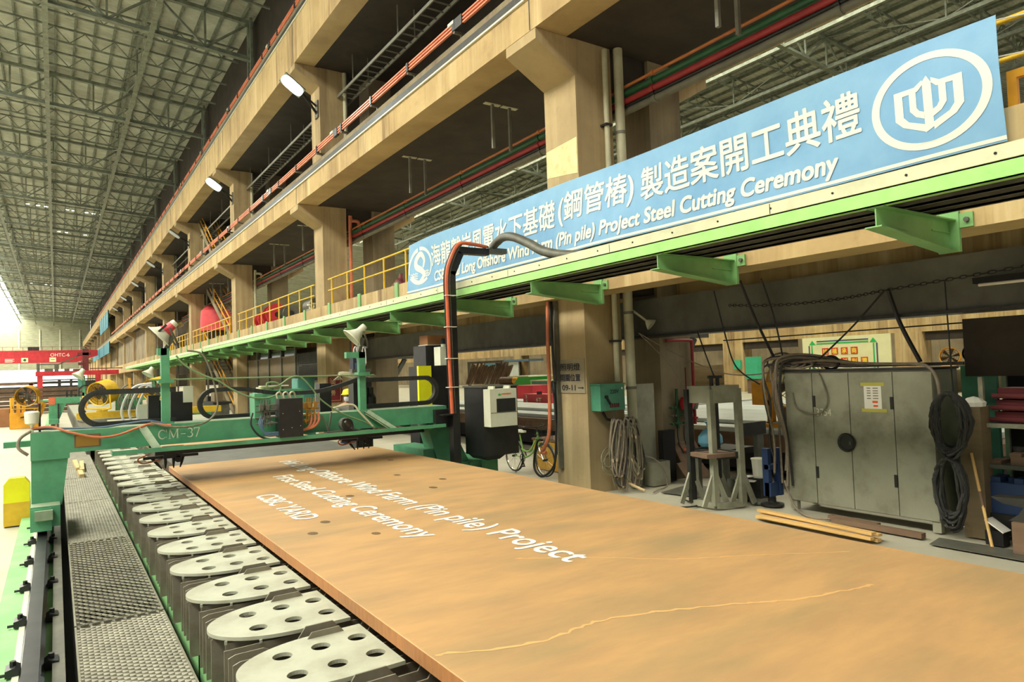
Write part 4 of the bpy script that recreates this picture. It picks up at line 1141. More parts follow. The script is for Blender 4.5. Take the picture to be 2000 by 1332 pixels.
# control unit hung on the front, with valves and hoses
cu = thing('control_box', 'black control box with hose manifolds on the front of the green machine', 'control box', (3.0, GY-.2, 1.25))
b = MB(); b.box(2.78, 3.13, GY-.34, GY-.1, 1.28, 1.86); b.build('case', 'black_paint', cu)
b = MB()
for x, z in ((2.83, 1.64), (3.08, 1.66), (2.96, 1.42), (2.83, 1.4), (3.09, 1.44)): b.lathe([(.006, 0), (.006, .004), (0, .004)], (x, GY-.34, z), (0, -1, 0), 8)
b.build('screws', 'cream_metal', cu)
def pipes(x0, s):
    b = MB()
    for k in range(4):
        z = 1.5 + .09*k; b.cyl((x0, GY-.2, z), (x0+s*.3, GY-.16, z), .013, 8); b.cyl((x0+s*(.1+.04*k), GY-.18, 1.45), (x0+s*(.1+.04*k), GY-.18, 1.85), .012, 8)
        b.lathe([(.028, -.02), (.028, .02)], (x0+s*(.08+.05*k), GY-.19, z), (1, 0, 0), 8)
    for k in range(3): b.box(x0+s*(.05+.09*k)-.025, x0+s*(.05+.09*k)+.025, GY-.24, GY-.16, 1.7, 1.78)
    return b
pipes(2.78, -1).build('left_manifold', 'mid_steel', cu); pipes(3.13, 1).build('right_manifold', 'brass', cu)
for k in range(3):
    MB().tube(bez([(2.56+.03*k, GY-.16, 1.62), (2.52+.02*k, GY-.2, 1.5), (2.6, GY-.24, 1.37-.02*k), (2.78, GY-.26, 1.36-.02*k)], 8), .013, 8).build('hose', 'blue_hose', cu, smooth=True)
    MB().tube(bez([(3.3+.06*k, GY-.16, 1.62), (3.3+.06*k, GY-.2, 1.5), (3.24+.04*k, GY-.24, 1.4), (3.13, GY-.26, 1.36)], 8), .018, 8).build('hose', 'orange_hose', cu, smooth=True)
    MB().tube(bez([(2.8+.1*k, GY-.2, 1.84), (2.78+.1*k, GY-.2, 1.93), (2.84+.1*k, GY-.18, 1.95), (2.88+.1*k, GY-.16, 1.86)], 6), .014, 8).build('hose', 'pipe_cream', cu, smooth=True)
MB().tube(bez([(2.45, GY-.1, 1.66), (2.4, GY-.2, 1.5), (2.5, GY-.26, 1.33), (2.66, GY-.27, 1.27), (2.8, GY-.26, 1.25)], 8), .014, 8).build('hose', 'black_paint', cu, smooth=True)
MB().box(2.5, 2.62, GY-.02, GY+.3, 1.575, 1.95).build('side_post', 'machine_green', cu)
ms = thing('motor_unit', 'small motor with a coiled cable on the front shelf of the green machine', 'motor', (3.8, GY-.15, 1.24))
MB().lathe([(.0, 0), (.1, 0), (.1, .1), (.06, .12), (.05, .16), (0, .16)], (3.86, GY-.1, 1.4), (0, -1, 0), 18).build('motor', 'mid_steel', ms)
b = MB()
for k in range(4): b.tube([(3.85+.085*math.cos(2*PI*i/16+.3*k), GY-.27-.012*k, 1.4+.085*math.sin(2*PI*i/16)) for i in range(16)], .012, 6, closed=True)
b.build('coil', 'black_paint', ms); b = MB(); b.bar((3.5, GY-.08, 1.56), (3.6, GY-.1, 1.3), .02, .02); b.bar((3.66, GY-.08, 1.6), (3.6, GY-.1, 1.3), .02, .02); b.box(3.55, 4.1, GY-.2, GY-.02, 1.24, 1.3); b.build('frame', 'mid_steel', ms)
b = MB()
for k in range(5):
    o = .03*k; b.tube(bez([(3.3, GY-.2, 1.27), (3.6+o, GY-.12-.03*k, 1.27), (4.1+o, GY-.15, 1.27), (4.35-o, GY-.18, 1.265), (4.2, GY-.25, 1.265), (3.7, GY-.26+.02*k, 1.26), (3.4, GY-.25, 1.265)], 6), .012, 6)
tag(b.build('cable_coil', 'hose_grey'), 'loose hoses lying along the front shelf of the green machine', 'hose')
def hose(name, pts, r, m, lab, n=10, grp=None):
    return tag(MB().tube(bez(pts, n), r, 8).build(name, m, smooth=True), lab, 'hose', grp)
hose('hose', [(-.27, GY+.1, 1.63), (-.05, GY+.03, 1.64), (.15, GY-.03, 1.56), (.45, GY-.05, 1.47), (.7, GY-.05, 1.48), (.95, GY-.03, 1.56), (1.12, GY-.02, 1.6), (1.35, GY-.05, 1.56)], .016, 'orange_hose', 'thin orange hose sagging across the left end of the green beam')
hose('hose', [(-.27, GY+.15, 1.62), (.1, GY+.2, 1.6), (.5, GY+.1, 1.59), (.8, GY+.05, 1.62), (1.08, GY, 1.64), (1.3, GY-.04, 1.58)], .014, 'blue_hose', 'thin blue hose lying along the left top of the green beam')
hose('hose', [(-.27, GY+.1, 1.6), (-.38, GY+.05, 1.52), (-.4, GY, 1.4), (-.3, GY, 1.3)], .02, 'hose_grey', 'grey hose curling off the left end of the green beam')
hose('hose', [(1.1, GY-.02, 1.62), (1.3, GY-.06, 1.55), (1.6, GY-.08, 1.53), (1.85, GY-.05, 1.6), (1.98, GY, 1.8), (1.93, GY+.05, 2.2), (1.8, GY+.05, 2.55), (1.6, GY+.1, 2.62)], .014, 'hose_olive', 'olive cable looping round the left lamp post')
hose('hose', [(1.45, GY+.1, 2.55), (1.55, GY+.08, 2.42), (1.75, GY+.05, 2.28), (2.0, GY, 2.16), (2.2, GY-.02, 2.02), (2.45, GY-.04, 1.9), (2.7, GY-.05, 1.88), (2.85, GY-.05, 1.95), (2.88, GY-.05, 2.05), (2.8, GY-.05, 2.11), (2.68, GY-.05, 2.1), (2.7, GY-.06, 2.04), (2.85, GY-.06, 2.06), (3.05, GY-.06, 2.18), (3.2, GY-.06, 2.17), (3.35, GY-.08, 2.0), (3.5, GY-.1, 1.8), (3.8, GY-.12, 1.58), (4.2, GY-.15, 1.4), (4.35, GY-.18, 1.3)], .013, 'green_cable', 'pale green cable looping from the left lamp to the right shelf', 8)
hose('hose', [(3.7, GY-.05, 1.66), (4.0, GY-.1, 1.7), (4.12, GY-.16, 1.55), (4.3, GY-.22, 1.33)], .016, 'pipe_cream', 'short cream hose hanging in front of the right beam')
# left torch cabinet behind the beam
t = thing('torch_carriage', 'black torch carriage with white cables behind the left lamp post', 'carriage', (1.5, GY+.8, 1.2))
b = MB(); b.box(1.15, 1.3, GY+.72, GY+.9, 1.2, 1.98); b.box(1.45, 1.75, GY+.72, GY+1.0, 1.3, 2.02); b.build('frame', 'black_paint', t)
MB().box(1.02, 1.13, GY+.72, GY+.85, 1.3, 1.85).build('side_box', 'cream_metal', t)
MB().lathe([(.0, 0), (.08, 0), (.08, .2), (.05, .24), (.05, .3), (0, .3)], (1.35, GY+.8, 1.6), n=14).build('motor', 'dark_steel', t)
MB().box(1.62, 1.76, GY+.7, GY+.72, 1.85, 2.1).build('front_panel', 'cream_metal', t)
for k in range(3): MB().tube(bez([(.95+.08*k, GY+.78, 1.4), (.8+.1*k, GY+.76, 1.75), (.95+.09*k, GY+.74, 2.1), (1.2, GY+.74, 2.16-.03*k)], 8), .016, 8).build('cable', 'white_cable', t, smooth=True)
t = thing('torch_carriage', 'black torch carriage with tangled cables beside the right lamp post', 'carriage', (4.6, GY+.8, 1.2))
b = MB(); b.box(3.75, 3.95, GY+.75, GY+1.0, 1.3, 2.05); b.box(4.35, 4.6, GY+.75, GY+1.0, 1.4, 2.1); b.build('frame', 'black_paint', t)
MB().lathe([(0, 0), (.1, 0), (.1, .12), (.06, .18), (.06, .3), (0, .3)], (4.7, GY+.85, 1.65), n=14).build('motor', 'dark_steel', t)
b = MB()
for k in range(6): b.tube(bez([(4.0+.03*k, GY+.75, 2.1), (4.12, GY+.7+.02*k, 2.17+.012*k), (4.4, GY+.66, 2.1+.02*k), (4.7, GY+.7, 2.16-.012*k), (4.85, GY+.8, 2.1)], 6), .009, 6)
b.build('cables', 'pipe_cream', t)
MB().box(4.3, 4.65, GY+.65, GY+.8, 2.22, 2.28).build('bracket', 'mid_steel', t)

# ------------------------------------------------------------------ boom and cabinets at the right end
bm = thing('cable_boom', 'tall black square boom carrying cables up to the tray', 'boom', (5.85, GY-.2, .55))
def sq(p, q): return p, q
b = MB(); b.box(5.76, 5.9, GY-.27, GY-.12, .55, 3.95); b.bar((5.83, GY-.195, 3.9), (6.02, GY-.195, 4.3), .15, .14, (1, 0, 0)); b.box(5.98, 6.62, GY-.27, GY-.12, 4.28, 4.40); b.build('mast', 'black_paint', bm)
MB().box(6.62, 7.0, GY-.29, GY-.1, 4.33, 4.42).build('end_trough', 'mid_steel', bm)
b = MB(); b.box(5.5, 5.9, GY-.12, GY-.02, 1.2, 1.52); b.box(5.55, 5.8, GY-.3, GY-.1, 1.42, 1.44); b.build('mount_plate', 'black_paint', bm)
for i, (dx, m, r) in enumerate(((0, 'copper_orange', .034), (.06, 'black_paint', .02), (.09, 'hose_olive', .012), (-.045, 'black_paint', .018), (.11, 'green_cable', .009))):
    x = 5.70 + dx*.7; y = GY-.3 - (.02 if i < 3 else 0)
    MB().tube(bez([(x+.02, y, 1.45), (x, y, 2.2), (x-.01, y, 3.2), (x-.01, y, 3.85), (x+.1, y, 4.2), (x+.26, y, 4.43), (x+.5, y, 4.45), (x+.85, y+.05, 4.43)], 8), r, 8).build('cable', m, bm, smooth=True)
b = MB()
for z in (1.9, 2.4, 2.95, 3.5): b.box(5.64, 5.84, GY-.37, GY-.26, z, z+.012)
b.build('cable_ties', 'banner_white', bm)
tag(MB().tube(bez([(6.75, GY-.2, 4.46), (6.62, GY-.7, 4.52), (6.45, GY-1.3, 4.42), (6.35, GY-1.9, 4.2), (6.3, GY-2.4, 3.98), (6.3, GY-3.0, 3.83), (6.3, GY-3.8, 3.74), (6.3, GY-5.0, 3.72)], 10), .075, 12).build('conduit', 'mid_steel', smooth=True), 'thick grey corrugated conduit drooping from the boom into the green tray', 'conduit')
cbn = thing('machine_cabinet', 'black electrical cabinet hung at the right end of the green machine', 'cabinet', (6.5, GY-.3, .62))
b = MB(); b.box(6.18, 6.9, GY-.6, GY+.05, .68, 1.88); b.build('case', 'black_paint', cbn)
b = MB(); b.box(6.16, 6.92, GY-.62, GY+.07, 1.88, 1.905); b.build('lid', 'mid_steel', cbn)
b = MB(); b.prism([(6.2, .68), (6.7, .68), (6.55, .6), (6.3, .6)], 'y', GY-.5, GY); b.build('skirt', 'black_paint', cbn)
ac = thing('cooling_unit', 'cream cooling unit with a dark grille on the black cabinet front', 'cooling unit', (6.6, GY-.75, 1.18))
b = MB(); b.box(6.19, 6.74, GY-.82, GY-.6, 1.2, 1.85); b.build('case', 'cream_metal', ac)
MB().box(6.32, 6.71, GY-.828, GY-.82, 1.45, 1.68).build('grille', 'screen_dark', ac)
gr = [o for o in ac.children if o.name.startswith('grille')][0]
b = MB()
for x in (6.43, 6.6): b.lathe([(.09, 0), (.094, .002), (.09, .004)], (x, GY-.829, 1.565), (0, -1, 0), 24, close=True)
b.build('fan_rings', 'rubber', gr)
b = MB(); b.add([(6.36, GY-.823, 1.735), (6.375, GY-.823, 1.73), (6.42, GY-.823, 1.735), (6.425, GY-.823, 1.775), (6.4, GY-.823, 1.75), (6.385, GY-.823, 1.785), (6.375, GY-.823, 1.755), (6.355, GY-.823, 1.77)], [(0,1,2,3,4,5,6,7)]); b.build('logo_emblem', 'label_green', ac)
b = MB()
for i in range(6):
    x = 6.435 + .032*i; b.lathe([(.008, 0), (.014, 0), (.014, .001), (.008, .001)], (x+.01, GY-.822, 1.757), (0, -1, 0), 10, close=True); b.box(x+.02, x+.026, GY-.8235, GY-.8215, 1.745 - (.012 if i == 3 else 0), 1.772)
b.build('logo_marks', 'label_orange', ac)
MB().box(6.20, 6.73, GY-.823, GY-.82, 1.435, 1.445).build('seam', 'mid_steel', ac)
b = MB(); b.box(6.28, 6.31, GY-.8, GY-.6, 1.85, 1.9); b.box(6.6, 6.63, GY-.8, GY-.6, 1.85, 1.9); b.build('lifting_lugs', 'cream_metal', ac)
t = thing('yellow_guard', 'bright yellow guard panel on a black cabinet behind the drag chain', 'guard', (6.6, 12.6, 1.3))
b = MB(); b.box(6.15, 6.8, 12.66, 13.1, .3, 2.3); b.build('cabinet', 'black_paint', t); b = MB(); b.box(6.12, 6.41, 12.58, 12.65, 1.25, 2.31); b.build('panel', 'yellow_bright', t)
t = thing('beacon_box', 'cream box with a dark beacon on top beside the boom', 'box', (6.9, 12.9, 2.33))
MB().box(6.68, 6.98, 12.68, 12.96, 2.31, 2.70).build('case', 'cream_metal', t); MB().cyl((6.82, 12.8, 2.70), (6.82, 12.8, 2.76), .05, 12).build('collar', 'cream_metal', t); MB().lathe([(.05, 0), (.05, .09), (.03, .12), (0, .12)], (6.82, 12.8, 2.76), n=12).build('beacon', 'ink', t)
MB().cyl((6.93, 12.68, 2.47), (6.93, 12.65, 2.47), .08, 16).build('vent', 'matte_black', t)
t = thing('crate', 'brown cardboard box on a black cabinet behind the beacon box', 'box', (7.0, 13.4, 2.9))
MB().box(6.66, 7.3, 13.2, 13.6, 2.77, 2.97).build('carton', 'cardboard', t); MB().box(6.64, 7.32, 13.18, 13.62, 2.75, 2.77).build('tray', 'cream_metal', t)
tag(MB().box(6.58, 7.25, 13.15, 13.75, 0, 2.75).build('control_cabinet', 'black_paint'), 'tall black cabinet under the brown cardboard box', 'cabinet')
tag(MB().box(6.80, 6.96, 13.9, 14.0, 0, 2.51).build('red_panel', 'red_paint'), 'slim red panel standing behind the tall black cabinet', 'locker')  # a red panel, carried down to the floor
# ------------------------------------------------------------------ things in the gap between the columns
CY = 9.155
t = thing('switch_box', 'green wall switch box marked 220V on the side of the banner column', 'switch box', (8.0, 9.05, 1.4))
MB().box(7.74, 8.30, 8.9, CY, 1.41, 1.86).build('case', 'electric_green', t)
MB().box(7.72, 8.32, 8.88, CY, 1.86, 1.875).build('lid', 'electric_green', t)
b = MB(); b.bar((7.86, 8.88, 1.65), (7.93, 8.86, 1.52), .03, .03, (0,1,0)); b.cyl((7.86, 8.9, 1.65), (7.86, 8.86, 1.65), .03, 10); b.build('handle', 'black_paint', t)
lettering('lettering', '220V', (7.96, 8.897, 1.70), (1,0,0), (0,0,1), .2, .07, 'ink', t, bold=.01)
b = MB()
for i in range(5): b.box(7.95+.045*i, 7.982+.045*i, 8.895, 8.9, 1.46, 1.53)
b.build('stencil_marks', 'red_dark', t); b = MB(); b.add([(8.24, 8.897, 1.81), (8.265, 8.897, 1.785), (8.24, 8.897, 1.76), (8.215, 8.897, 1.785)], [(0,1,2,3)]); b.build('sticker', 'banner_white', t)
MB().cyl((8.12, 9.0, 1.2), (8.12, 9.0, 1.41), .02, 8).build('conduit_stub', 'pipe_grey', t)
hk = thing('hose_hook', 'black bracket under the green switch box holding the hung hoses', 'hook', (8.2, 9.05, 1.2)); b = MB(); b.tube([(7.95, 9.1, 1.38), (8.0, 9.05, 1.25), (8.2, 8.98, 1.2), (8.5, 9.0, 1.22), (8.6, 9.1, 1.25)], .025, 8); b.build('bar', 'black_paint', hk)
# bundles of welding hoses hung over the hook
rng = random.Random(5)
def hang(i):
    x = 7.98 + .022*i + rng.uniform(-.03, .03); top = 1.24 - .004*i*(i % 3) + rng.uniform(-.02, .03); bot = rng.uniform(.02, .4); wd = rng.uniform(.05, .16); y = 8.96 - rng.uniform(0, .16)
    dx = rng.uniform(-.16, .12)
    pts = [(x, y, top), (x+wd*.5, y-.03, top-.1), (x+wd+dx*.3, y-.02, (top+bot)/2), (x+wd*.8+dx, y-.03, bot+.1), (x+wd*.3+dx, y-.04, bot), (x-wd*.4+dx, y-.03, bot+.12), (x-wd+dx*.3, y-.01, (top+bot)/2), (x-wd*.5, y-.02, top-.1)]
    return bez(pts+[pts[0]], 6)
for i in range(26):
    t = thing('hung_hose', 'greyish rubber hose loop hanging in the bundle below the green switch box', 'hose', (8.02+.036*i, 8.95, .2), 'hoses hung below the switch box')
    pts = hang(i); MB().tube(pts, .0155, 7).build('hose', ('hose_grey', 'hose_olive', 'hose_grey', 'rubber')[i % 4], t, smooth=True)
    b = MB()
    for k in (8, 22, 33):
        if k+1 < len(pts) and rng.random() < .6:
            p, q = pts[k], pts[k+1]; d = (q-p).normalized(); b.cyl(p-d*.025, p+d*.03, .0155, 8)
    if b.v: b.build('tape_marks', 'tape', t)
for i, (dx, z) in enumerate(((-.02, .62), (.05, .55), (.0, .48))):
    o = MB().tube([(7.95+dx+.2*math.cos(2*PI*k/20), 8.92+.05*math.sin(2*PI*k/20), z+.16*math.sin(2*PI*k/20)+.05*math.cos(2*PI*k/20)) for k in range(20)], .012, 7, closed=True).build('side_hose', 'hose_olive', smooth=True)
    tag(o, ('topmost', 'middle', 'lowest')[i] + ' small olive hose ring at the left of the hung hose bundle', 'hose', 'small hose rings')
tag(MB().tube(bez([(8.7, 8.95, .55), (8.85, 8.8, .5), (8.98, 8.7, .3), (9.0, 8.65, .06), (8.9, 8.6, .015), (8.6, 8.5, .015), (8.4, 8.4, .012)], 8), .012, 7).build('trailing_hose', 'hose_grey', smooth=True), 'single hose trailing onto the floor right of the hung bundle', 'hose')
t = thing('fibre_roll', 'pale tape wrapped hose end standing at the foot of the hung bundle', 'hose', (8.25, 8.85, 0)); MB().tube(bez([(8.2, 8.9, .62), (8.24, 8.86, .35), (8.26, 8.84, .15), (8.4, 8.6, .02)], 6), .022, 8).build('hose', 'tape', t, smooth=True)
# conduits on the front of the banner column
t = thing('cable_riser', 'perforated steel channel with red and black cables on the front of the banner column', 'cable riser', (7.6, 9.95, 0))
b = MB(); b.box(7.6, 7.66, 9.88, 9.95, .35, 3.4); b.box(7.58, 7.6, 9.88, 9.89, .35, 3.4); b.build('channel', 'mid_steel', t)
MB().tube(bez([(7.55, 10.05, 3.4), (7.5, 10.02, 2.6), (7.52, 10.05, 1.7), (7.5, 10.08, 1.0), (7.48, 10.22, .72), (7.48, 10.3, .62), (7.5, 10.2, .62)], 8), .035, 8).build('red_cable', 'orange_hose', t, smooth=True)
MB().tube(bez([(7.6, 10.0, 3.4), (7.55, 9.95, 2.5), (7.6, 9.98, 1.6), (7.55, 9.95, .8), (7.5, 9.98, .4), (7.4, 10.2, .2), (7.4, 10.45, .35), (7.45, 10.4, .8), (7.5, 10.3, .85)], 8), .022, 8).build('black_cable', 'black_paint', t, smooth=True)
MB().tube(bez([(7.56, 10.0, 3.4), (7.52, 9.93, 2.8), (7.55, 9.9, 2.0), (7.57, 10.03, 1.9), (7.55, 9.95, 1.5), (7.58, 9.98, .6)], 8), .018, 8).build('black_cable', 'rubber', t, smooth=True)
# door sheet, dark boxes, manifold, valve, plates between the columns
tag(MB().box(8.70, 9.22, 9.1, 9.14, 0, 1.83).build('steel_door', 'cabinet_grey'), 'tall grey steel sheet door in the gap right of the thick cream pipe', 'door')
tag(MB().box(9.3, 9.62, 9.0, 9.12, 0, .95).build('dark_plate', 'matte_black'), 'soot black plate leaning between the grey door and the rear column', 'plate')
t = thing('metal_bin', 'small open grey metal bin on the floor below the grey door', 'bin', (9.05, 8.95, 0))
b = MB(); b.box(8.86, 9.3, 8.85, 8.87, 0, .42); b.box(8.86, 9.3, 9.05, 9.07, 0, .42); b.box(8.86, 8.88, 8.87, 9.05, 0, .42); b.box(9.28, 9.3, 8.87, 9.05, 0, .42); b.box(8.88, 9.28, 8.87, 9.05, 0, .02); b.build('shell', 'cabinet_grey', t)
t = thing('gas_manifold', 'green pipe manifold with little taps on the rear column', 'manifold', (9.85, 9.1, 1.0))
b = MB(); b.cyl((9.82, 9.1, .95), (9.82, 9.1, 1.7), .03, 10); b.build('riser', 'pipe_green', t)
for i, z in enumerate((1.05, 1.2, 1.35)):
    MB().cyl((9.6, 9.08, z), (10.05, 9.08, z), .016, 8).build('arm', 'pipe_green', t)
    b = MB()
    for x in (9.62, 9.7, 9.94, 10.02): b.lathe([(.022, -.03), (.022, .03), (0, .035)], (x, 9.05, z), (0, -1, 0), 8)
    b.build('taps', 'mid_steel' if i == 1 else 'pipe_green', t)
for x0 in (9.78, 9.95): MB().tube(bez([(x0, 9.07, 1.0), (x0-.03, 9.05, .8), (x0+.02, 9.05, .62)], 5), .01, 6).build('hose', 'black_paint', t)
t = thing('fire_valve', 'red valve set with a standing red pipe at the edge of the rear column', 'valve', (10.25, 9.1, 1.0))
MB().tube(bez([(10.28, 9.08, 1.0), (10.28, 9.08, 2.0), (10.28, 9.08, 2.55), (10.2, 9.08, 2.62), (9.6, 9.1, 2.62)], 6), .03, 10).build('pipe', 'pipe_red', t, smooth=True)
MB().lathe([(0, -.12), (.1, -.12), (.14, -.04), (.14, .04), (.1, .12), (0, .12)], (9.98, 9.0, 1.42), (0, 0, 1), 16).build('valve_body', 'red_paint', t, smooth=True)
MB().lathe([(0, -.14), (.1, -.12), (.13, 0), (.1, .12), (0, .14)], (10.15, 9.02, 1.42), (0, 0, 1), 16).build('bonnet', 'pipe_grey', t, smooth=True)
b = MB()
for z in (1.12, 1.4, 1.7): b.lathe([(.06, -.02), (.06, .02)], (10.28, 9.08, z), (0, 0, 1), 12)
b.build('flanges', 'red_paint', t); MB().cyl((9.98, 9.0, 1.54), (9.98, 9.0, 2.1), .012, 6).build('stem', 'red_dark', t)
MB().lathe([(.03, 0), (.045, -.1), (.02, -.18), (0, -.18)], (10.08, 9.0, 1.3), (0, 0, 1), 10).build('nozzle', 'pipe_cream', t)
for i, (lab, z0, z1, y0, y1) in enumerate((('upper rusty steel plate with hooks leaning on the rear column', .28, .66, 8.95, 9.1), ('lower rusty steel plate leaning at the foot of the rear column', 0, .33, 8.72, 8.92))):
    t = thing('scrap_plate', lab, 'plate', (9.95, 8.9, z0), 'plates leaning on the rear column')
    x0 = 9.62 + .1*(1-i); b = MB(); b.add([(x0, y0, z0), (x0+.62, y0, z0+.06), (x0+.5, y1, z1+.06), (x0-.08, y1, z1), (x0, y0-.02, z0), (x0+.62, y0-.02, z0+.06), (x0+.5, y1-.02, z1+.06), (x0-.08, y1-.02, z1)], [(0,1,2,3),(7,6,5,4),(0,4,5,1),(1,5,6,2),(2,6,7,3),(3,7,4,0)]); b.build('plate', 'wood_old', t)
    if i == 0:
        for xx in (9.72, 10.08): MB().tube([(xx, 9.02, .7), (xx+.06, 8.95, .5), (xx+.13, 8.92, .5)], .014, 6).build('hook', 'dark_steel', t)
        MB().obox((9.9, 8.99, .55), (.16, .02, .05), Matrix.Rotation(.1, 3, 'Y')).build('orange_mark', 'copper_orange', t)
tag(MB().obox((9.05, 8.05, .006), (.9, .8, .012), Matrix.Rotation(.2, 3, 'Z')).build('floor_sheet', 'mid_steel'), 'thin grey steel sheet lying on the floor before the metal bin', 'sheet')
t = thing('spot_lamp', 'small bare lamp on an arm beside the thick cream pipe', 'lamp', (8.85, 9.0, 3.0))
MB().bar((8.7, 9.05, 3.18), (8.95, 8.95, 2.98), .04, .03).build('arm', 'pipe_cream', t); MB().lathe([(.02, 0), (.05, .03), (.11, .12), (.115, .13), (0, .1)], (8.95, 8.95, 2.98), (.35, -.6, -.6), 16).build('shade', 'cream_metal', t)
# ------------------------------------------------------------------ tall A-frame rack
t = thing('steel_rack', 'tall dirty grey steel trestle with splayed feet in front of the rear column', 'trestle', (8.3, 6.95, 0))
FX = [(7.98, 6.72), (8.5, 6.55), (8.28, 7.45), (8.8, 7.25)]
TX = [(8.16, 6.88), (8.58, 6.72), (8.14, 7.3), (8.62, 7.2)]
for i, (f_, tp) in enumerate(zip(FX, TX)):
    MB().bar((tp[0], tp[1], .05), (tp[0]-.02, tp[1], 1.78), .11, .07, (0, 1, 0)).build('leg', 'dark_steel' if i > 1 else 'cabinet_grey', t)
    b = MB(); ux = Vector((.52, -.17, 0)).normalized()
    c = Vector((tp[0], tp[1], .04))
    b.bar(c + ux*(-.2) , c + Vector((0, 0, .5)), .09, .03, (0, 1, 0)); b.bar(c + ux*.2, c + Vector((0, 0, .5)), .09, .03, (0, 1, 0)); b.build('foot_brace', 'cabinet_grey', t)
def fr(z, w_, h, name, m):
    b = MB(); o = [0, 1, 3, 2]
    for a, c in zip(o, o[1:]+o[:1]): b.bar((TX[a][0], TX[a][1], z), (TX[c][0], TX[c][1], z), w_, h)
    return b.build(name, m, t)
fr(.05, .08, .08, 'base_frame', 'cabinet_grey'); fr(1.7, .06, .26, 'top_frame', 'cabinet_grey'); fr(.78, .05, .1, 'middle_frame', 'dark_steel')
b = MB()
for dx in (-.07, .07): b.bar((8.37+dx, 6.98, 1.82), (8.37+dx, 6.98, 1.96), .03, .05)
b.bar((8.28, 7.02, 1.96), (8.48, 6.93, 1.96), .05, .04); b.build('lifting_loop', 'dark_steel', t)
tag(MB().obox((8.22, 6.95, .80), (.5, .42, .06), Matrix.Rotation(-.25, 3, 'Z')).build('shelf_board', 'wood_old'), 'thick dark board resting across the middle of the tall trestle', 'board')
t = thing('bag', 'light blue plastic bag tied at the top behind the tall trestle', 'bag', (8.95, 7.6, .78))
MB().lathe([(.0, 0), (.15, .01), (.2, .08), (.19, .18), (.12, .27), (.04, .32), (.06, .38), (.09, .42), (.0, .4)], (8.95, 7.6, .79), n=16).build('film', 'cloth_blue', t, smooth=True)
t = thing('work_table', 'dark steel work table with square legs behind the tall trestle', 'table', (9.25, 7.4, 0))
b = MB(); b.box(8.75, 9.55, 7.2, 7.8, .68, .78); b.build('top', 'dark_steel', t)
b = MB(); b.box(9.0, 9.6, 7.0, 7.1, 1.0, 1.2); b.build('side_rail', 'dark_steel', t)
for x, y in ((8.8, 7.25), (9.5, 7.05), (9.42, 7.05), (8.8, 7.75), (9.5, 7.75)): MB().box(x-.04, x+.04, y-.04, y+.04, 0, 1.0 if y < 7.1 else .68).build('leg', 'mid_steel', t)
tag(MB().obox((9.15, 7.0, .32), (.55, .3, .012), Matrix.Rotation(.3, 3, 'Z')).build('white_sheet', 'paper'), 'white sheet lying low under the dark work table', 'sheet')
b = MB(); b.box(8.95, 9.4, 6.95, 7.3, 0, .31); tag(b.build('low_box', 'mid_steel'), 'low dark box under the white sheet', 'box')
tag(MB().cyl((9.0, 6.72, 0), (9.0, 6.72, .05), .16, 20).build('round_lid', 'mid_steel'), 'round steel lid lying on the floor right of the tall trestle', 'lid')
t = thing('jack_stand', 'dark blue steel stand with a round foot left of the grey cabinet', 'stand', (9.0, 6.45, 0))
MB().lathe([(.17, 0), (.17, .03), (.06, .05), (.05, .2), (0, .2)], (8.98, 6.5, 0), n=16).build('foot', 'dark_steel', t); b = MB(); b.box(8.85, 8.93, 6.45, 6.55, .15, .86); b.box(9.05, 9.13, 6.4, 6.5, .15, .86); b.box(8.85, 9.13, 6.42, 6.52, .15, .35); b.box(8.85, 9.13, 6.42, 6.52, .55, .62); b.build('frame', 'blue_plastic', t)
t = thing('white_pail', 'white plastic pail left of the blue steel stand', 'pail', (9.3, 6.95, .4)); MB().lathe([(.11, 0), (.13, .28), (.14, .28), (.14, .3), (.0, .27)], (9.2, 6.85, .35), n=16).build('body', 'banner_white', t); MB().box(9.05, 9.35, 6.75, 6.98, 0, .35).build('stool', 'dark_steel', t)

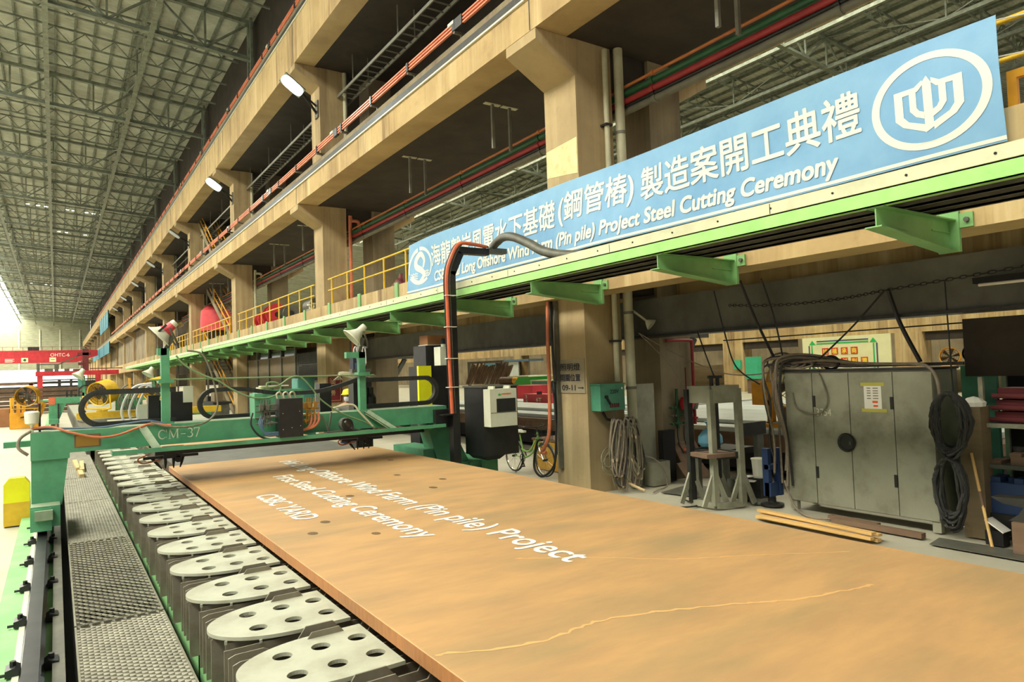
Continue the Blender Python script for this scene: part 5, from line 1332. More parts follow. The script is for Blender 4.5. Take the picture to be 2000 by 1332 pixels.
# ------------------------------------------------------------------ big grey cabinet
CBX, CBY0, CBY1 = 8.98, 4.13, 6.18
cabt = thing('tool_cabinet', 'big worn grey steel tool cabinet with four door leaves', 'cabinet', (9.25, 5.15, 0))
b = MB(); b.box(CBX, 9.62, CBY0, CBY1, .13, 2.0); b.build('body', 'cabinet_grey', cabt)
b = MB(); b.box(CBX-.04, 9.64, CBY0-.02, CBY1+.02, 2.0, 2.03); b.build('top', 'dark_steel', cabt)
for y in (CBY0+.05, CBY1-.05): MB().box(CBX, CBX+.08, y-.05, y+.05, 0, .13).build('foot', 'cabinet_grey', cabt); MB().box(9.5, 9.6, y-.05, y+.05, 0, .13).build('foot', 'cabinet_grey', cabt)
ds = [CBY1, 5.74, 5.2, 4.61, CBY0]
for i in range(4):
    b = MB(); b.box(CBX-.018, CBX, ds[i+1]+.006, ds[i]-.006, .14, 1.98); d = b.build('door', 'cabinet_grey', cabt)
    if i in (1, 2):
        y = ds[i]-.02 if i == 1 else ds[i+1]+.02
        b = MB()
        for z in (.5, 1.5): MB().box(CBX-.03, CBX-.018, y-.02, y+.02, z, z+.16).build('hinge', 'dark_steel', d)
    if i == 1:
        lettering('lettering', '3754', (CBX-.0195, ds[i]-.05, 1.38), (0,-1,0), (0,0,1), .22, .1, 'cream_metal', d)
        b = MB(); b.lathe([(.12, 0), (.13, .02), (.12, .035), (.1, .02)], (CBX-.018, 5.26, 1.03), (-1, 0, 0), 24, close=True); b.lathe([(.1, 0), (.1, .01), (.0, .012)], (CBX-.018, 5.26, 1.03), (-1, 0, 0), 24); b.build('round_port', 'dark_steel', d)
        b = MB(); b.box(CBX-.022, CBX-.018, 5.21, 5.31, 1.06, 1.08); b.box(CBX-.032, CBX-.018, 5.2, 5.23, 1.0, 1.05); b.build('port_parts', 'mid_steel', d)
    if i == 2:
        b = MB(); b.box(CBX-.022, CBX-.019, 4.76, 4.99, 1.5, 1.80); n_ = b.build('notice', 'paper', d)
        MB().box(CBX-.0225, CBX-.0188, 4.72, 5.03, 1.8, 1.845).build('tape', 'tape_yellow', d); MB().box(CBX-.0225, CBX-.0188, 4.7, 5.03, 1.455, 1.5).build('tape', 'tape_yellow', d)
        b = MB()
        for z in (1.765, 1.73, 1.70, 1.665, 1.63):
            b.box(CBX-.0235, CBX-.022, 4.9, 4.95, z, z+.012); b.box(CBX-.0235, CBX-.022, 4.8, 4.87, z, z+.012)
        b.build('print', 'hose_grey', n_)
        b = MB(); b.box(CBX-.0235, CBX-.022, 4.81, 4.88, 1.575, 1.605); b.box(CBX-.0235, CBX-.022, 4.81, 4.87, 1.525, 1.55); b.build('orange_print', 'label_orange', n_)
# hoses and sticks heaped on top of the cabinet
rng = random.Random(9)
for i in range(9):
    y0 = 6.2 + rng.uniform(-.12, .2); x0 = 8.9 + rng.uniform(-.06, .2)
    pts = [(9.2, 5.2 + rng.uniform(-.2, .3), 2.06), (9.1, 5.8, 2.08 + .02*i), (x0, y0, 2.1 + .015*i), (x0-.05, y0+.06, 1.95), (x0-.04, y0+rng.uniform(-.05, .12), 1.55), (x0, y0+rng.uniform(-.04, .1), 1.0), (x0+.02, y0, rng.uniform(.3, .8))]
    tag(MB().tube(bez(pts, 6), .017, 7).build('cable', ('hose_grey', 'rubber', 'hose_grey')[i % 3], smooth=True), 'grey cable hanging in the heap over the left end of the tool cabinet', 'cable', 'cables heaped over the cabinet')
for i in range(4):
    cy_ = 5.95 + .12*i; o = MB().tube([(8.98 + .03*i + .14*math.sin(2*PI*k/22)*.4, cy_ + .22*math.cos(2*PI*k/22), 2.1 + .05*math.sin(2*PI*k/22)*(1+i*.5) + .02*i) for k in range(22)], .016, 7, closed=True).build('cable_ring', 'hose_grey', smooth=True)
    tag(o, 'loose cable ring lying on the left end of the tool cabinet top', 'cable', 'cable rings on the cabinet')
tag(MB().tube(bez([(9.0, 5.75, 2.08), (8.95, 5.6, 1.95), (8.94, 5.5, 1.6), (8.94, 5.62, 1.42), (8.94, 5.85, 1.42), (8.94, 6.0, 1.5), (8.95, 6.05, 1.7)], 7), .011, 7).build('thin_cable', 'hose_olive', smooth=True), 'thin cable drooping in a loop over the cabinet front', 'cable')
tag(MB().tube(bez([(9.0, 6.1, 2.12), (9.0, 5.6, 2.16), (9.0, 5.0, 2.1), (8.98, 4.5, 2.08), (8.95, 4.2, 2.06), (8.9, 4.05, 1.9), (8.9, 4.02, 1.6)], 7), .02, 7).build('thick_cable', 'hose_grey', smooth=True), 'long thick cable lying along the cabinet top and over its right end', 'cable')
tag(MB().obox((9.1, 4.4, 2.07), (.05, 1.1, .04), Matrix.Rotation(.15, 3, 'Z')).build('rod', 'dark_steel'), 'dark steel rod lying on the right end of the cabinet top', 'rod')
tag(MB().tube([(9.15 , 5.55 + .12*math.cos(2*PI*k/20), 2.12 + .09*math.sin(2*PI*k/20)) for k in range(20)], .02, 7, closed=True).build('hose_ring', 'black_paint', smooth=True), 'black hose ring standing on the middle of the cabinet top', 'hose')
# coils on the right end of the cabinet
def coil(cx, cy, cz, ry, rz, n, r, m, lab):
    t = thing('hose_coil', lab, 'hose coil', (cx, cy, cz-rz), 'hose coils right of the cabinet'); rg = random.Random(int(cz*100))
    for j in range(n):
        a, c = ry*rg.uniform(.5, 1.0), rz*rg.uniform(.72, 1.0); dz = (rz-c)*.8
        MB().tube([(cx - .05*j/n*2 + rg.uniform(-.03, .03) , cy + a*math.cos(2*PI*k/28), cz + dz + c*math.sin(2*PI*k/28)) for k in range(28)], r, 7, closed=True).build('turn', m, t, smooth=True)
    return t
coil(8.9, 3.91, 1.33, .23, .40, 16, .019, 'rubber', 'upper black hose coil hung at the right end of the tool cabinet')
coil(8.87, 3.93, .52, .18, .44, 18, .017, 'rubber', 'lower long black hose coil hung at the right end of the tool cabinet')
t = thing('broom_pole', 'wooden pole leaning by the hose coils', 'pole', (8.85, 3.6, 0)); MB().cyl((8.75, 3.5, 0), (9.05, 3.78, 1.0), .017, 8).build('pole', 'wood', t); MB().cyl((8.86, 3.6, .35), (8.92, 3.66, .58), .019, 8).build('dark_grip', 'wood_old', t)
tag(MB().box(9.05, 9.3, 3.66, 3.9, .0, 1.55).build('cardboard_stack', 'shutter_tan'), 'tall dull brown box standing behind the hose coils', 'box')
t = thing('plastic_bag', 'crumpled clear bag on top of the tall brown box', 'bag', (9.15, 3.75, 1.55)); MB().lathe([(0, .0), (.12, .0), (.13, .05), (.07, .1), (0, .12)], (9.17, 3.77, 1.55), n=9).build('film', 'paper', t)
# shelf unit at the right edge
sh = thing('steel_shelf', 'dark steel shelf unit cut off by the right edge of the photo', 'shelf', (9.55, 3.1, 0))
for z, m in ((.82, 'mid_steel'), (1.30, 'cabinet_grey'), (.05, 'dark_steel')): MB().box(9.2, 9.9, 2.3, 3.72, z, z+.05).build('shelf_board', m, sh)
for y in (2.32, 3.70):
    for x in (9.22, 9.88): MB().box(x-.025, x+.025, y-.025, y+.025, 0, 1.9).build('post', 'cabinet_grey', sh)
MB().box(9.9, 9.93, 2.3, 3.72, 0, 2.0).build('back_panel', 'matte_black', sh)
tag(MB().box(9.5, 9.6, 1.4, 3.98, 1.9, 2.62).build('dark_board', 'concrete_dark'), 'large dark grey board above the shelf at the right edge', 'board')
tag(MB().box(9.7, 9.76, 3.72, 4.12, .0, 2.03).build('dark_screen', 'electric_green'), 'dark green panel standing behind the hose coils', 'panel')
for i in range(3):
    for j in range(2):
        b = MB(); z = 1.36 + .14*i; y1 = 3.66 - .42*j - .02*i; b.box(9.3, 9.8, y1-.38, y1, z, z+.03); b.box(9.27, 9.3, y1-.38, y1, z+.02, z+.06); b.box(9.35, 9.75, y1-.34, y1-.04, z+.03, z+.12)
        tag(b.build('parts_tray', 'red_dark'), '%s dark red parts tray in the %s stack on the top shelf' % (('lowest', 'middle', 'topmost')[i], ('left', 'right')[j]), 'tray', 'red trays on the top shelf')
tag(MB().lathe([(.06, 0), (.06, .03), (.075, .04), (.075, .1), (.05, .12), (.06, .2), (0, .2)], (9.4, 3.42, .87), n=16).build('chuck', 'anvil_iron'), 'dark round chuck on the middle shelf', 'chuck')
for i, (y, z, wd, h) in enumerate(((3.32, .87, .26, .1), (3.05, .87, .2, .09), (3.4, .97, .12, .04), (3.15, .97, .14, .06), (3.62, .87, .14, .04))):
    tag(MB().box(9.24, 9.5, y-wd/2, y+wd/2, z, z+h).build('wood_offcut', 'wood_old'), '%s wooden offcut on the middle shelf' % ('wide front', 'right', 'small upper left', 'small upper right', 'thin left')[i], 'wood', 'offcuts on the middle shelf')
t = thing('jerry_can', 'blue plastic jerry can under the middle shelf', 'can', (9.35, 3.5, .25)); MB().box(9.2, 9.5, 3.3, 3.68, .3, .66).build('body', 'blue_plastic', t); b = MB(); b.box(9.22, 9.48, 3.56, 3.66, .66, .72); b.box(9.22, 9.48, 3.33, 3.42, .66, .72); b.cyl((9.35, 3.49, .66), (9.35, 3.49, .71), .04, 10); b.build('handle', 'blue_plastic', t); MB().box(9.15, 9.55, 3.25, 3.72, .1, .3).build('support', 'dark_steel', t)
t = thing('oil_can', 'yellowish oil can right of the blue jerry can', 'can', (9.3, 3.05, .3)); MB().box(9.2, 9.45, 2.85, 3.18, .4, .68).build('body', 'yellow_plastic', t); MB().cyl((9.32, 3.1, .68), (9.32, 3.1, .71), .035, 10).build('cap', 'yellow_plastic', t); MB().box(9.18, 9.5, 2.8, 3.22, .1, .4).build('support', 'dark_steel', t)
t = thing('anvil', 'black iron anvil on a block by the right edge', 'anvil', (8.75, 3.05, 0))
MB().box(8.62, 8.95, 2.85, 3.25, 0, .34).build('block', 'wood_old', t); b = MB(); b.prism([(2.75, .34), (3.3, .34), (3.2, .42), (3.15, .5), (3.34, .52), (3.46, .58), (2.7, .62), (2.7, .5), (2.85, .48), (2.85, .42)], 'x', 8.68, 8.9); b.build('iron', 'anvil_iron', t)
tag(MB().obox((8.92, 3.5, .22), (.2, .22, .012), Matrix.Rotation(.6, 3, 'X')).build('paper_sheet', 'paper'), 'white paper scrap lying beside the black anvil', 'paper')
b = MB(); b.box(8.84, 9.0, 3.42, 3.6, 0, .16); tag(b.build('foot_box', 'matte_black'), 'small black box under the white paper scrap', 'box')
# timber and sheets on the floor
for i, (x0, y0, x1, y1, z, m, lab) in enumerate(((8.12, 6.1, 7.98, 4.42, .09, 'wood', 'pale wooden plank on top of the pile in front of the cabinet'), (8.2, 6.12, 8.12, 4.42, .05, 'wood', 'pale wooden plank at the back of the pile in front of the cabinet'), (8.02, 6.05, 7.95, 4.42, .035, 'wood', 'pale wooden plank at the bottom front of the pile'), (8.1, 6.12, 8.06, 4.40, .0, 'wood', 'lowest pale wooden plank of the pile on the floor'))):
    o = MB().bar((x0, y0, z+.02), (x1, y1, z+.02), .085, .032).build('plank', m); tag(o, lab, 'plank', 'pale planks before the cabinet')
for i, (y0, y1, x) in enumerate(((5.42, 4.75, 8.72), (5.3, 4.15, 8.6))):
    tag(MB().bar((x, y0, .035), (x-.02, y1, .035), .1, .06).build('plank', 'wood_old'), ('short grey weathered timber under the cabinet front', 'long brown weathered timber under the cabinet front')[i], 'plank', 'old timbers by the cabinet')
b = MB(); b.add([(8.37, 3.99, .008), (8.74, 4.05, .008), (8.8, 2.6, .008), (8.4, 2.55, .008), (8.37, 3.99, .0), (8.74, 4.05, .0), (8.8, 2.6, .0), (8.4, 2.55, .0)], [(3,2,1,0),(0,1,5,4),(1,2,6,5),(2,3,7,6),(3,0,4,7),(4,5,6,7)]); tag(b.build('floor_sheet', 'mid_steel'), 'long green grey steel sheet on the floor at the right edge', 'sheet')
tag(MB().tube(bez([(7.8, 7.3, .012), (8.1, 7.2, .012), (8.3, 7.6, .012)], 6), .012, 6).build('floor_cable', 'black_paint'), 'short black cable lying left of the tall trestle', 'cable')
tag(MB().tube(bez([(8.95, 6.25, .4), (8.9, 6.1, .1), (8.7, 5.8, .015), (8.6, 5.5, .015), (8.8, 5.3, .015)], 7), .016, 7).build('floor_cable', 'hose_grey', smooth=True), 'grey cable running onto the floor under the cabinet', 'cable')

# ropes and chains slung from the girder
def rope(pts, r, m, lab, name='rope'): tag(MB().tube(bez(pts, 8), r, 6).build(name, m), lab, 'rope', 'ropes under the gallery')
rope([(8.6, 6.6, 3.4), (8.8, 6.5, 2.8), (9.0, 6.35, 2.2)], .022, 'black_paint', 'thick black rope slanting down to the left end of the cabinet')
rope([(8.7, 6.3, 3.4), (8.9, 6.25, 2.8), (9.0, 6.2, 2.15)], .014, 'black_paint', 'thin black rope beside the thick slanting rope')
rope([(9.0, 4.62, 3.05), (9.02, 4.5, 2.6), (9.06, 4.3, 2.1)], .03, 'black_paint', 'thick black rope down to the right end of the cabinet')
rope([(9.0, 4.66, 3.05), (9.0, 5.1, 2.62), (9.0, 5.7, 2.12)], .012, 'black_paint', 'thin black rope slanting left across the sign behind')
rope([(9.1, 3.98, 3.1), (9.1, 3.97, 2.4), (9.1, 3.96, 1.7)], .009, 'black_paint', 'thin black cord hanging straight by the right board')
rope([(8.75, 7.6, 2.7), (8.7, 7.4, 2.3), (8.4, 7.0, 1.95)], .012, 'black_paint', 'thin black cord slanting to the top of the trestle')
rope([(8.6, 7.1, 3.3), (8.7, 7.0, 2.6), (8.8, 6.9, 2.1), (8.95, 6.6, 1.82)], .012, 'black_paint', 'black cord hanging right of the trestle')
rope([(8.7, 8.9, 2.75), (9.0, 8.2, 2.3), (9.0, 7.3, 2.0), (9.0, 6.6, 1.98), (9.0, 6.1, 2.1)], .01, 'hose_grey', 'pale cord sagging from the lamp to the cabinet top')
rope([(8.75, 8.95, 2.75), (9.1, 8.6, 2.2), (9.6, 8.7, 1.75)], .01, 'hose_grey', 'pale cord slanting from the lamp to the red valve')
rope([(11.0, 8.9, 2.6), (11.0, 6.0, 2.62), (11.0, 2.0, 2.66)], .012, 'black_paint', 'taut black wire running across under the girder')
b = MB(); sp = bez([(8.95, 7.1, 3.08), (8.95, 6.2, 3.0), (8.95, 5.3, 2.99), (8.95, 4.6, 3.04), (8.95, 3.6, 3.1), (8.95, 2.6, 3.16)], 14)
for i, (p, q) in enumerate(zip(sp, sp[1:])):
    d = (q-p); c = (p+q)/2; L = d.length*.62; u = d.normalized(); v_ = Vector((1, 0, 0)) if i % 2 else Vector((0, 0, 1))
    b.tube([c + u*L*math.cos(2*PI*k/10) + v_*.02*math.sin(2*PI*k/10) for k in range(10)], .006, 5, closed=True)
tag(b.build('chain', 'black_paint'), 'black iron chain slung along under the gallery', 'chain')
t = thing('strip_lamp', 'dark fluorescent strip lamp under the gallery at the right edge', 'lamp', (9.0, 3.2, 2.98)); MB().box(8.96, 9.1, 2.2, 3.62, 3.0, 3.07).build('housing', 'matte_black', t); MB().cyl((9.02, 2.25, 2.985), (9.02, 3.58, 2.985), .02, 10).build('tube', 'tube_light', t)

# ------------------------------------------------------------------ bicycle
bk_ = thing('bicycle', 'light green bicycle with a black basket area parked beyond the black cabinet', 'bicycle', (8.2, 11.75, 0))
XB_ = 8.15
def P_(y, z, dx=0): return (XB_+dx, y, z)
for nm, y in (('wheel', 11.12), ('wheel', 12.22)):
    w_ = MB(); w_.lathe([(.315, -.02), (.335, -.012), (.335, .012), (.315, .02), (.305, 0)], P_(y, .335), (1, 0, 0), 36, close=True); wo = w_.build('wheel', 'tyre', bk_, smooth=True)
    b = MB(); b.lathe([(.295, -.012), (.312, -.012), (.312, .012), (.295, .012)], P_(y, .335), (1, 0, 0), 36, close=True); b.build('rim', 'chrome', wo)
    b = MB()
    for k in range(18): a = 2*PI*k/18; b.bar(P_(y, .335, .02*(-1)**k), P_(y+.3*math.cos(a), .335+.3*math.sin(a)), .003, .003, (1, 0, 0))
    b.build('spokes', 'chrome', wo); MB().cyl(P_(y, .335, -.05), P_(y, .335, .05), .025, 10).build('hub', 'dark_steel', wo)
    b = MB(); pts = [P_(y+.355*math.cos(a), .335+.355*math.sin(a)) for a in [math.radians(20+150*k/16) for k in range(17)]]; b.tube(pts, .014, 6); b.build('mudguard', 'chrome', bk_)
bb = P_(11.85, .32); hd = P_(11.34, .80); hd2 = P_(11.31, .66); seat = P_(12.0, .80); rear = P_(12.22, .335); fr_ = P_(11.12, .335)
b = MB(); b.tube(bez([hd, P_(11.6, .52), P_(11.75, .46), P_(11.95, .50)], 6), .018, 8); b.tube(bez([hd2, P_(11.6, .42), bb], 6), .02, 8); b.cyl(bb, seat, .016, 8); b.cyl(bb, rear, .011, 8); b.cyl(P_(11.95, .62), rear, .011, 8); b.cyl(P_(11.30, .62), P_(11.36, .88), .02, 8); b.build('frame', 'bike_green', bk_, smooth=True)
b = MB()
for dx in (-.04, .04): b.tube(bez([P_(11.31, .62), P_(11.26, .56, dx), P_(11.12, .335, dx)], 5), .012, 6)
b.build('fork', 'chrome', bk_)
b = MB(); b.tube(bez([P_(11.5, 1.0, -.28), P_(11.42, 1.0, -.2), P_(11.38, .98, 0), P_(11.42, 1.0, .2), P_(11.5, 1.0, .28)], 6), .012, 6); b.cyl(P_(11.36, .86), P_(11.39, .99), .012, 6); b.build('handlebar', 'black_paint', bk_)
b = MB()
for dx in (-.28, .28): b.cyl(P_(11.48, 1.0, dx), P_(11.6, 1.02, dx), .017, 8)
b.build('grips', 'rubber', bk_)
b = MB(); b.lathe([(0, -.02), (.09, -.02), (.11, .01), (.07, .05), (0, .05)], P_(12.03, .85), (0, 0, 1), 16); b.box(XB_-.035, XB_+.035, 11.8, 12.0, .845, .885); b.build('saddle', 'cream_metal', bk_, smooth=True)
b = MB(); b.lathe([(.075, -.005), (.09, -.005), (.09, .005), (.075, .005)], (XB_-.05, 11.85, .32), (1, 0, 0), 20, close=True); b.bar((XB_-.06, 11.85, .32), (XB_-.06, 11.78, .17), .02, .02); b.bar((XB_+.06, 11.85, .32), (XB_+.06, 11.92, .47), .02, .02); b.box(XB_-.14, XB_-.06, 11.74, 11.82, .15, .17); b.box(XB_+.06, XB_+.14, 11.88, 11.96, .46, .48); b.build('crank', 'black_paint', bk_)
MB().cyl(P_(11.9, .3, -.03), P_(12.02, .01, -.12), .009, 6).build('kickstand', 'dark_steel', bk_)
MB().box(XB_-.06, XB_+.06, 12.15, 12.55, .69, .705).build('carrier', 'dark_steel', bk_)
b = MB()
for k in range(9):
    b.box(XB_-.14, XB_-.135, 11.02+.03*k, 11.024+.03*k, .74, .95); b.box(XB_+.135, XB_+.14, 11.02+.03*k, 11.024+.03*k, .74, .95)
for z in (.74, .84, .95): b.box(XB_-.14, XB_+.14, 11.0, 11.005, z, z+.006); b.box(XB_-.14, XB_+.14, 11.275, 11.28, z, z+.006); b.box(XB_-.14, XB_-.134, 11.0, 11.28, z, z+.006); b.box(XB_+.134, XB_+.14, 11.0, 11.28, z, z+.006)
b.build('basket', 'black_paint', bk_)
t = thing('yellow_bin', 'dull yellow plastic box standing behind the bicycle', 'bin', (9.0, 12.2, 0)); b = MB(); b.box(8.7, 9.5, 11.4, 12.3, 0, .62); b.build('body', 'ochre_drum', t); MB().box(8.68, 9.52, 11.38, 12.32, .62, .66).build('rim', 'wood_old', t)
tag(MB().box(8.75, 9.4, 10.7, 11.2, 0, .45).build('yellow_bin', 'ochre_drum'), 'second dull yellow box behind the front wheel of the bicycle', 'bin')
# ------------------------------------------------------------------ worker behind the machine
pt = thing('person', 'worker in a yellow hard hat and face mask standing behind the green machine', 'person', (5.9, 16.1, 0))
def skin_body(parts, name, m, parent):
    me = bpy.data.meshes.new(name); vs = []; es = []; rs = []
    for chain_, link in parts:
        base = len(vs)
        for i, (p, r) in enumerate(chain_):
            vs.append(p); rs.append(r)
            if i > 0: es.append((base+i-1, base+i))
        if link is not None: es.append((link, base))
    o0 = Vector(ORG[parent.name]); me.from_pydata([tuple(Vector(v)) for v in vs], es, [])
    ob = bpy.data.objects.new(name, me); COL.objects.link(ob); ob.parent = parent; ORG[ob.name] = ORG[parent.name]
    md = ob.modifiers.new('skin', 'SKIN'); 
    for i, r in enumerate(rs): me.skin_vertices[0].data[i].radius = (r, r)
    me.skin_vertices[0].data[0].use_root = True
    ob.modifiers.new('sub', 'SUBSURF').levels = 2; ob.modifiers['sub'].render_levels = 2
    me.materials.append(MATS[m]); return ob
torso = [((0, 0, .95), .14), ((0, 0, 1.1), .145), ((0, .01, 1.28), .16), ((0, .01, 1.42), .12), ((0, 0, 1.5), .055), ((0, -.02, 1.56), .07), ((0, -.03, 1.64), .095), ((0, -.02, 1.73), .085)]
armL = [((-.2, .01, 1.40), .065), ((-.27, 0, 1.15), .05), ((-.25, -.14, .98), .04), ((-.2, -.24, .95), .035)]
armR = [((.2, .01, 1.40), .065), ((.27, 0, 1.15), .05), ((.25, -.14, .98), .04), ((.2, -.24, .95), .035)]
legL = [((-.1, 0, .85), .1), ((-.11, 0, .48), .07), ((-.11, .02, .1), .05), ((-.11, -.08, .05), .045)]
legR = [((.1, 0, .85), .1), ((.11, 0, .48), .07), ((.11, .02, .1), .05), ((.11, -.08, .05), .045)]
skin_body([(torso, None), (armL, 3), (armR, 3), (legL, 0), (legR, 0)], 'body', 'skin', pt)
shirt = [((0, 0, .93), .16), ((0, 0, 1.1), .165), ((0, .01, 1.28), .178), ((0, .01, 1.42), .135), ((0, 0, 1.47), .08)]
skin_body([(shirt, None), ([((-.2, .01, 1.40), .08), ((-.27, 0, 1.15), .065), ((-.255, -.1, 1.03), .058)], 3), ([((.2, .01, 1.40), .08), ((.27, 0, 1.15), .065), ((.255, -.1, 1.03), .058)], 3)], 'shirt', 'work_shirt', pt)
skin_body([([((0, 0, .98), .16), ((0, 0, .9), .155)], None), ([((-.1, 0, .83), .115), ((-.11, 0, .48), .088), ((-.11, .01, .14), .075)], 1), ([((.1, 0, .83), .115), ((.11, 0, .48), .088), ((.11, .01, .14), .075)], 1)], 'trousers', 'work_trousers', pt)
O = Vector((5.9, 16.1, 0))
b = MB(); b.lathe([(.155, 0), (.15, .01), (.125, .02), (.12, .06), (.09, .12), (0, .145)], O+Vector((0, -.02, 1.70)), n=24); b.box(O.x-.09, O.x+.09, O.y-.2, O.y-.1, 1.70, 1.712); b.build('hard_hat', 'yellow_bright', pt, smooth=True)
b = MB(); b.lathe([(.075, -.06), (.098, -.02), (.1, .03), (.08, .05)], O+Vector((0, -.05, 1.6)), n=20); b.build('face_mask', 'mask_white', pt, smooth=True)
b = MB()
for s in (-1, 1): b.lathe([(0, -.012), (.012, 0), (0, .012)], O+Vector((s*.035, -.125, 1.665)), (0, 1, 0), 8)
b.build('eyes', 'ink', pt); b = MB(); b.lathe([(0, .03), (.014, 0), (.018, -.03), (0, -.04)], O+Vector((0, -.132, 1.63)), n=8); b.build('nose', 'skin', pt)
for s in (-1, 1):
    b = MB(); b.lathe([(0, 0), (.05, 0), (.055, .05), (.05, .12), (0, .13)], O+Vector((s*.11, .01, 0)), n=14); b.obox(O+Vector((s*.11, -.08, .04)), (.09, .2, .08), Matrix.Identity(3)); b.build('boot', 'boots', pt)
    b = MB(); w0 = O+Vector((s*.2, -.24, .95))
    b.obox(w0+Vector((0, -.045, 0)), (.07, .09, .03), Matrix.Identity(3))
    for k in range(4): b.tube([w0+Vector((-.028+.018*k, -.085, 0)), w0+Vector((-.03+.019*k, -.125-.006*(k in (1, 2)), -.008)), w0+Vector((-.03+.019*k, -.15-.01*(k in (1, 2)), -.03))], [.009, .0085, .007], 7)
    b.tube([w0+Vector((-s*.035, -.02, 0)), w0+Vector((-s*.055, -.055, -.005)), w0+Vector((-s*.05, -.085, -.012))], [.011, .01, .008], 7); b.build('hand', 'skin', pt)
# ------------------------------------------------------------------ lower floor between the front columns, second bay on
t = thing('panel_wall', 'tan corrugated panel wall between the second and third columns', 'panel', (8.25, 32.5, 0))
MB().box(8.2, 8.26, 28.1, 37.0, 0, 3.02).build('sheets', 'shutter_tan', t)
b = MB(); y = 28.1
for y in (28.1, 30.2, 32.3, 34.4, 36.5): b.box(8.14, 8.2, y, y+.12, 0, 3.42)
b.build('posts', 'mid_steel', t)
for i in range(4): MB().box(8.22, 8.25, 28.25+2.1*i, 30.15+2.1*i, 3.04, 3.42).build('dark_pane', 'glass_dark', t)
MB().box(8.16, 8.2, 28.1, 37.0, 2.98, 3.04).build('head_rail', 'concrete_grey', t)
t = thing('mesh_screen', 'expanded metal screen left of the second column', 'screen', (8.2, 26.0, 0))
b = MB(); z = 2.0
while z < 3.1:
    vs = []; n = 40
    for k in range(n+1):
        y = 24.0 + 4.0*k/n; d = .03*(-1)**k; vs += [(8.2, y, z+d), (8.2, y, z+d+.02)]
    b.add(vs, [(2*k, 2*k+2, 2*k+3, 2*k+1) for k in range(n)]); z += .07
b.build('mesh', 'mid_steel', t)
b = MB(); b.box(8.18, 8.24, 24.0, 28.0, 1.94, 2.0); b.box(8.18, 8.24, 24, 24.06, 0, 3.1); b.box(8.18, 8.24, 27.94, 28.0, 0, 3.1); b.build('frame', 'mid_steel', t)
t = thing('locker', 'tall pale teal locker beside the second column', 'locker', (7.6, 25.4, 0))
MB().box(7.3, 7.9, 24.9, 25.7, 0, 2.1).build('body', 'teal_locker', t); MB().box(7.285, 7.3, 24.94, 25.66, .1, 2.05).build('door', 'teal_locker', t)
t = thing('bench_machine', 'green machine base with pale pads behind the black control box', 'machine', (6.4, 24, 0))
b = MB(); b.box(5.6, 7.1, 23.6, 24.4, 1.0, 1.75); b.box(5.7, 6.1, 23.7, 24.3, 0, 1.0); b.box(6.8, 7.05, 23.7, 24.3, 0, 1.0); b.build('base', 'machine_green', t)
MB().cyl((5.9, 24, 1.75), (5.9, 24, 1.85), .28, 18).build('pad', 'tray_panel', t); MB().box(5.7, 6.6, 23.6, 24.0, 1.86, 1.9).build('pad_plate', 'tray_panel', t)
t = thing('grinder_bench', 'grey bench machine with a vice left of the third column', 'machine', (7.0, 38.5, 0))
MB().box(6.7, 7.4, 37.3, 40.5, 0, .9).build('base', 'mid_steel', t); MB().box(6.6, 7.5, 37.2, 40.6, .9, 1.0).build('top', 'dark_steel', t); MB().box(6.9, 7.3, 38.4, 39.4, 1.0, 1.7).build('head', 'shutter_tan', t); MB().box(6.8, 7.3, 39.8, 40.3, 1.0, 1.25).build('vice', 'dark_steel', t)
t = thing('wall_poster', 'dark red poster with pale characters on the side of the second column', 'poster', (7.97, 22.9, 1.24))
MB().box(7.73, 8.22, 22.89, 22.905, 1.24, 2.14).build('sheet', 'poster_red', t)
b = MB()
for x0, x1, z0, z1 in ((7.79, 8.16, 1.3, 1.31), (7.79, 7.8, 1.3, 2.08), (8.15, 8.16, 1.3, 2.08), (7.79, 8.16, 2.07, 2.08), (7.8, 7.98, 1.82, 1.83), (7.97, 7.98, 1.82, 2.08)): b.box(x0, x1, 22.884, 22.889, z0, z1)
b.build('border', 'tape', t)
lettering('lettering', '誠', (7.82, 22.885, 1.86), (1,0,0), (0,0,1), .14, .18, 'tape', t, bold=.005)
lettering('lettering', '勞', (7.83, 22.885, 1.48), (1,0,0), (0,0,1), .14, .18, 'tape', t, bold=.005)
t = thing('gas_console', 'dark blue console with looped white hoses behind the right lamp post', 'console', (5.0, 13.4, 0))
MB().box(5.02, 5.27, 13.3, 13.5, 2.1, 2.6).build('console', 'ink', t); MB().box(5.04, 5.4, 13.3, 13.6, 0, 2.1).build('cabinet', 'black_paint', t)
for i in range(4): MB().tube(bez([(5.03+.06*i, 13.28, 2.58), (5.02+.06*i, 13.24, 2.7), (5.07+.06*i, 13.24, 2.72), (5.1+.06*i, 13.27, 2.4)], 6), .014, 7).build('hose', 'white_cable', t, smooth=True)
b = MB()
for i in range(3): b.box(5.05+.07*i, 5.1+.07*i, 13.29, 13.3, 2.2, 2.42)
b.build('dials', 'blue_hose', t)

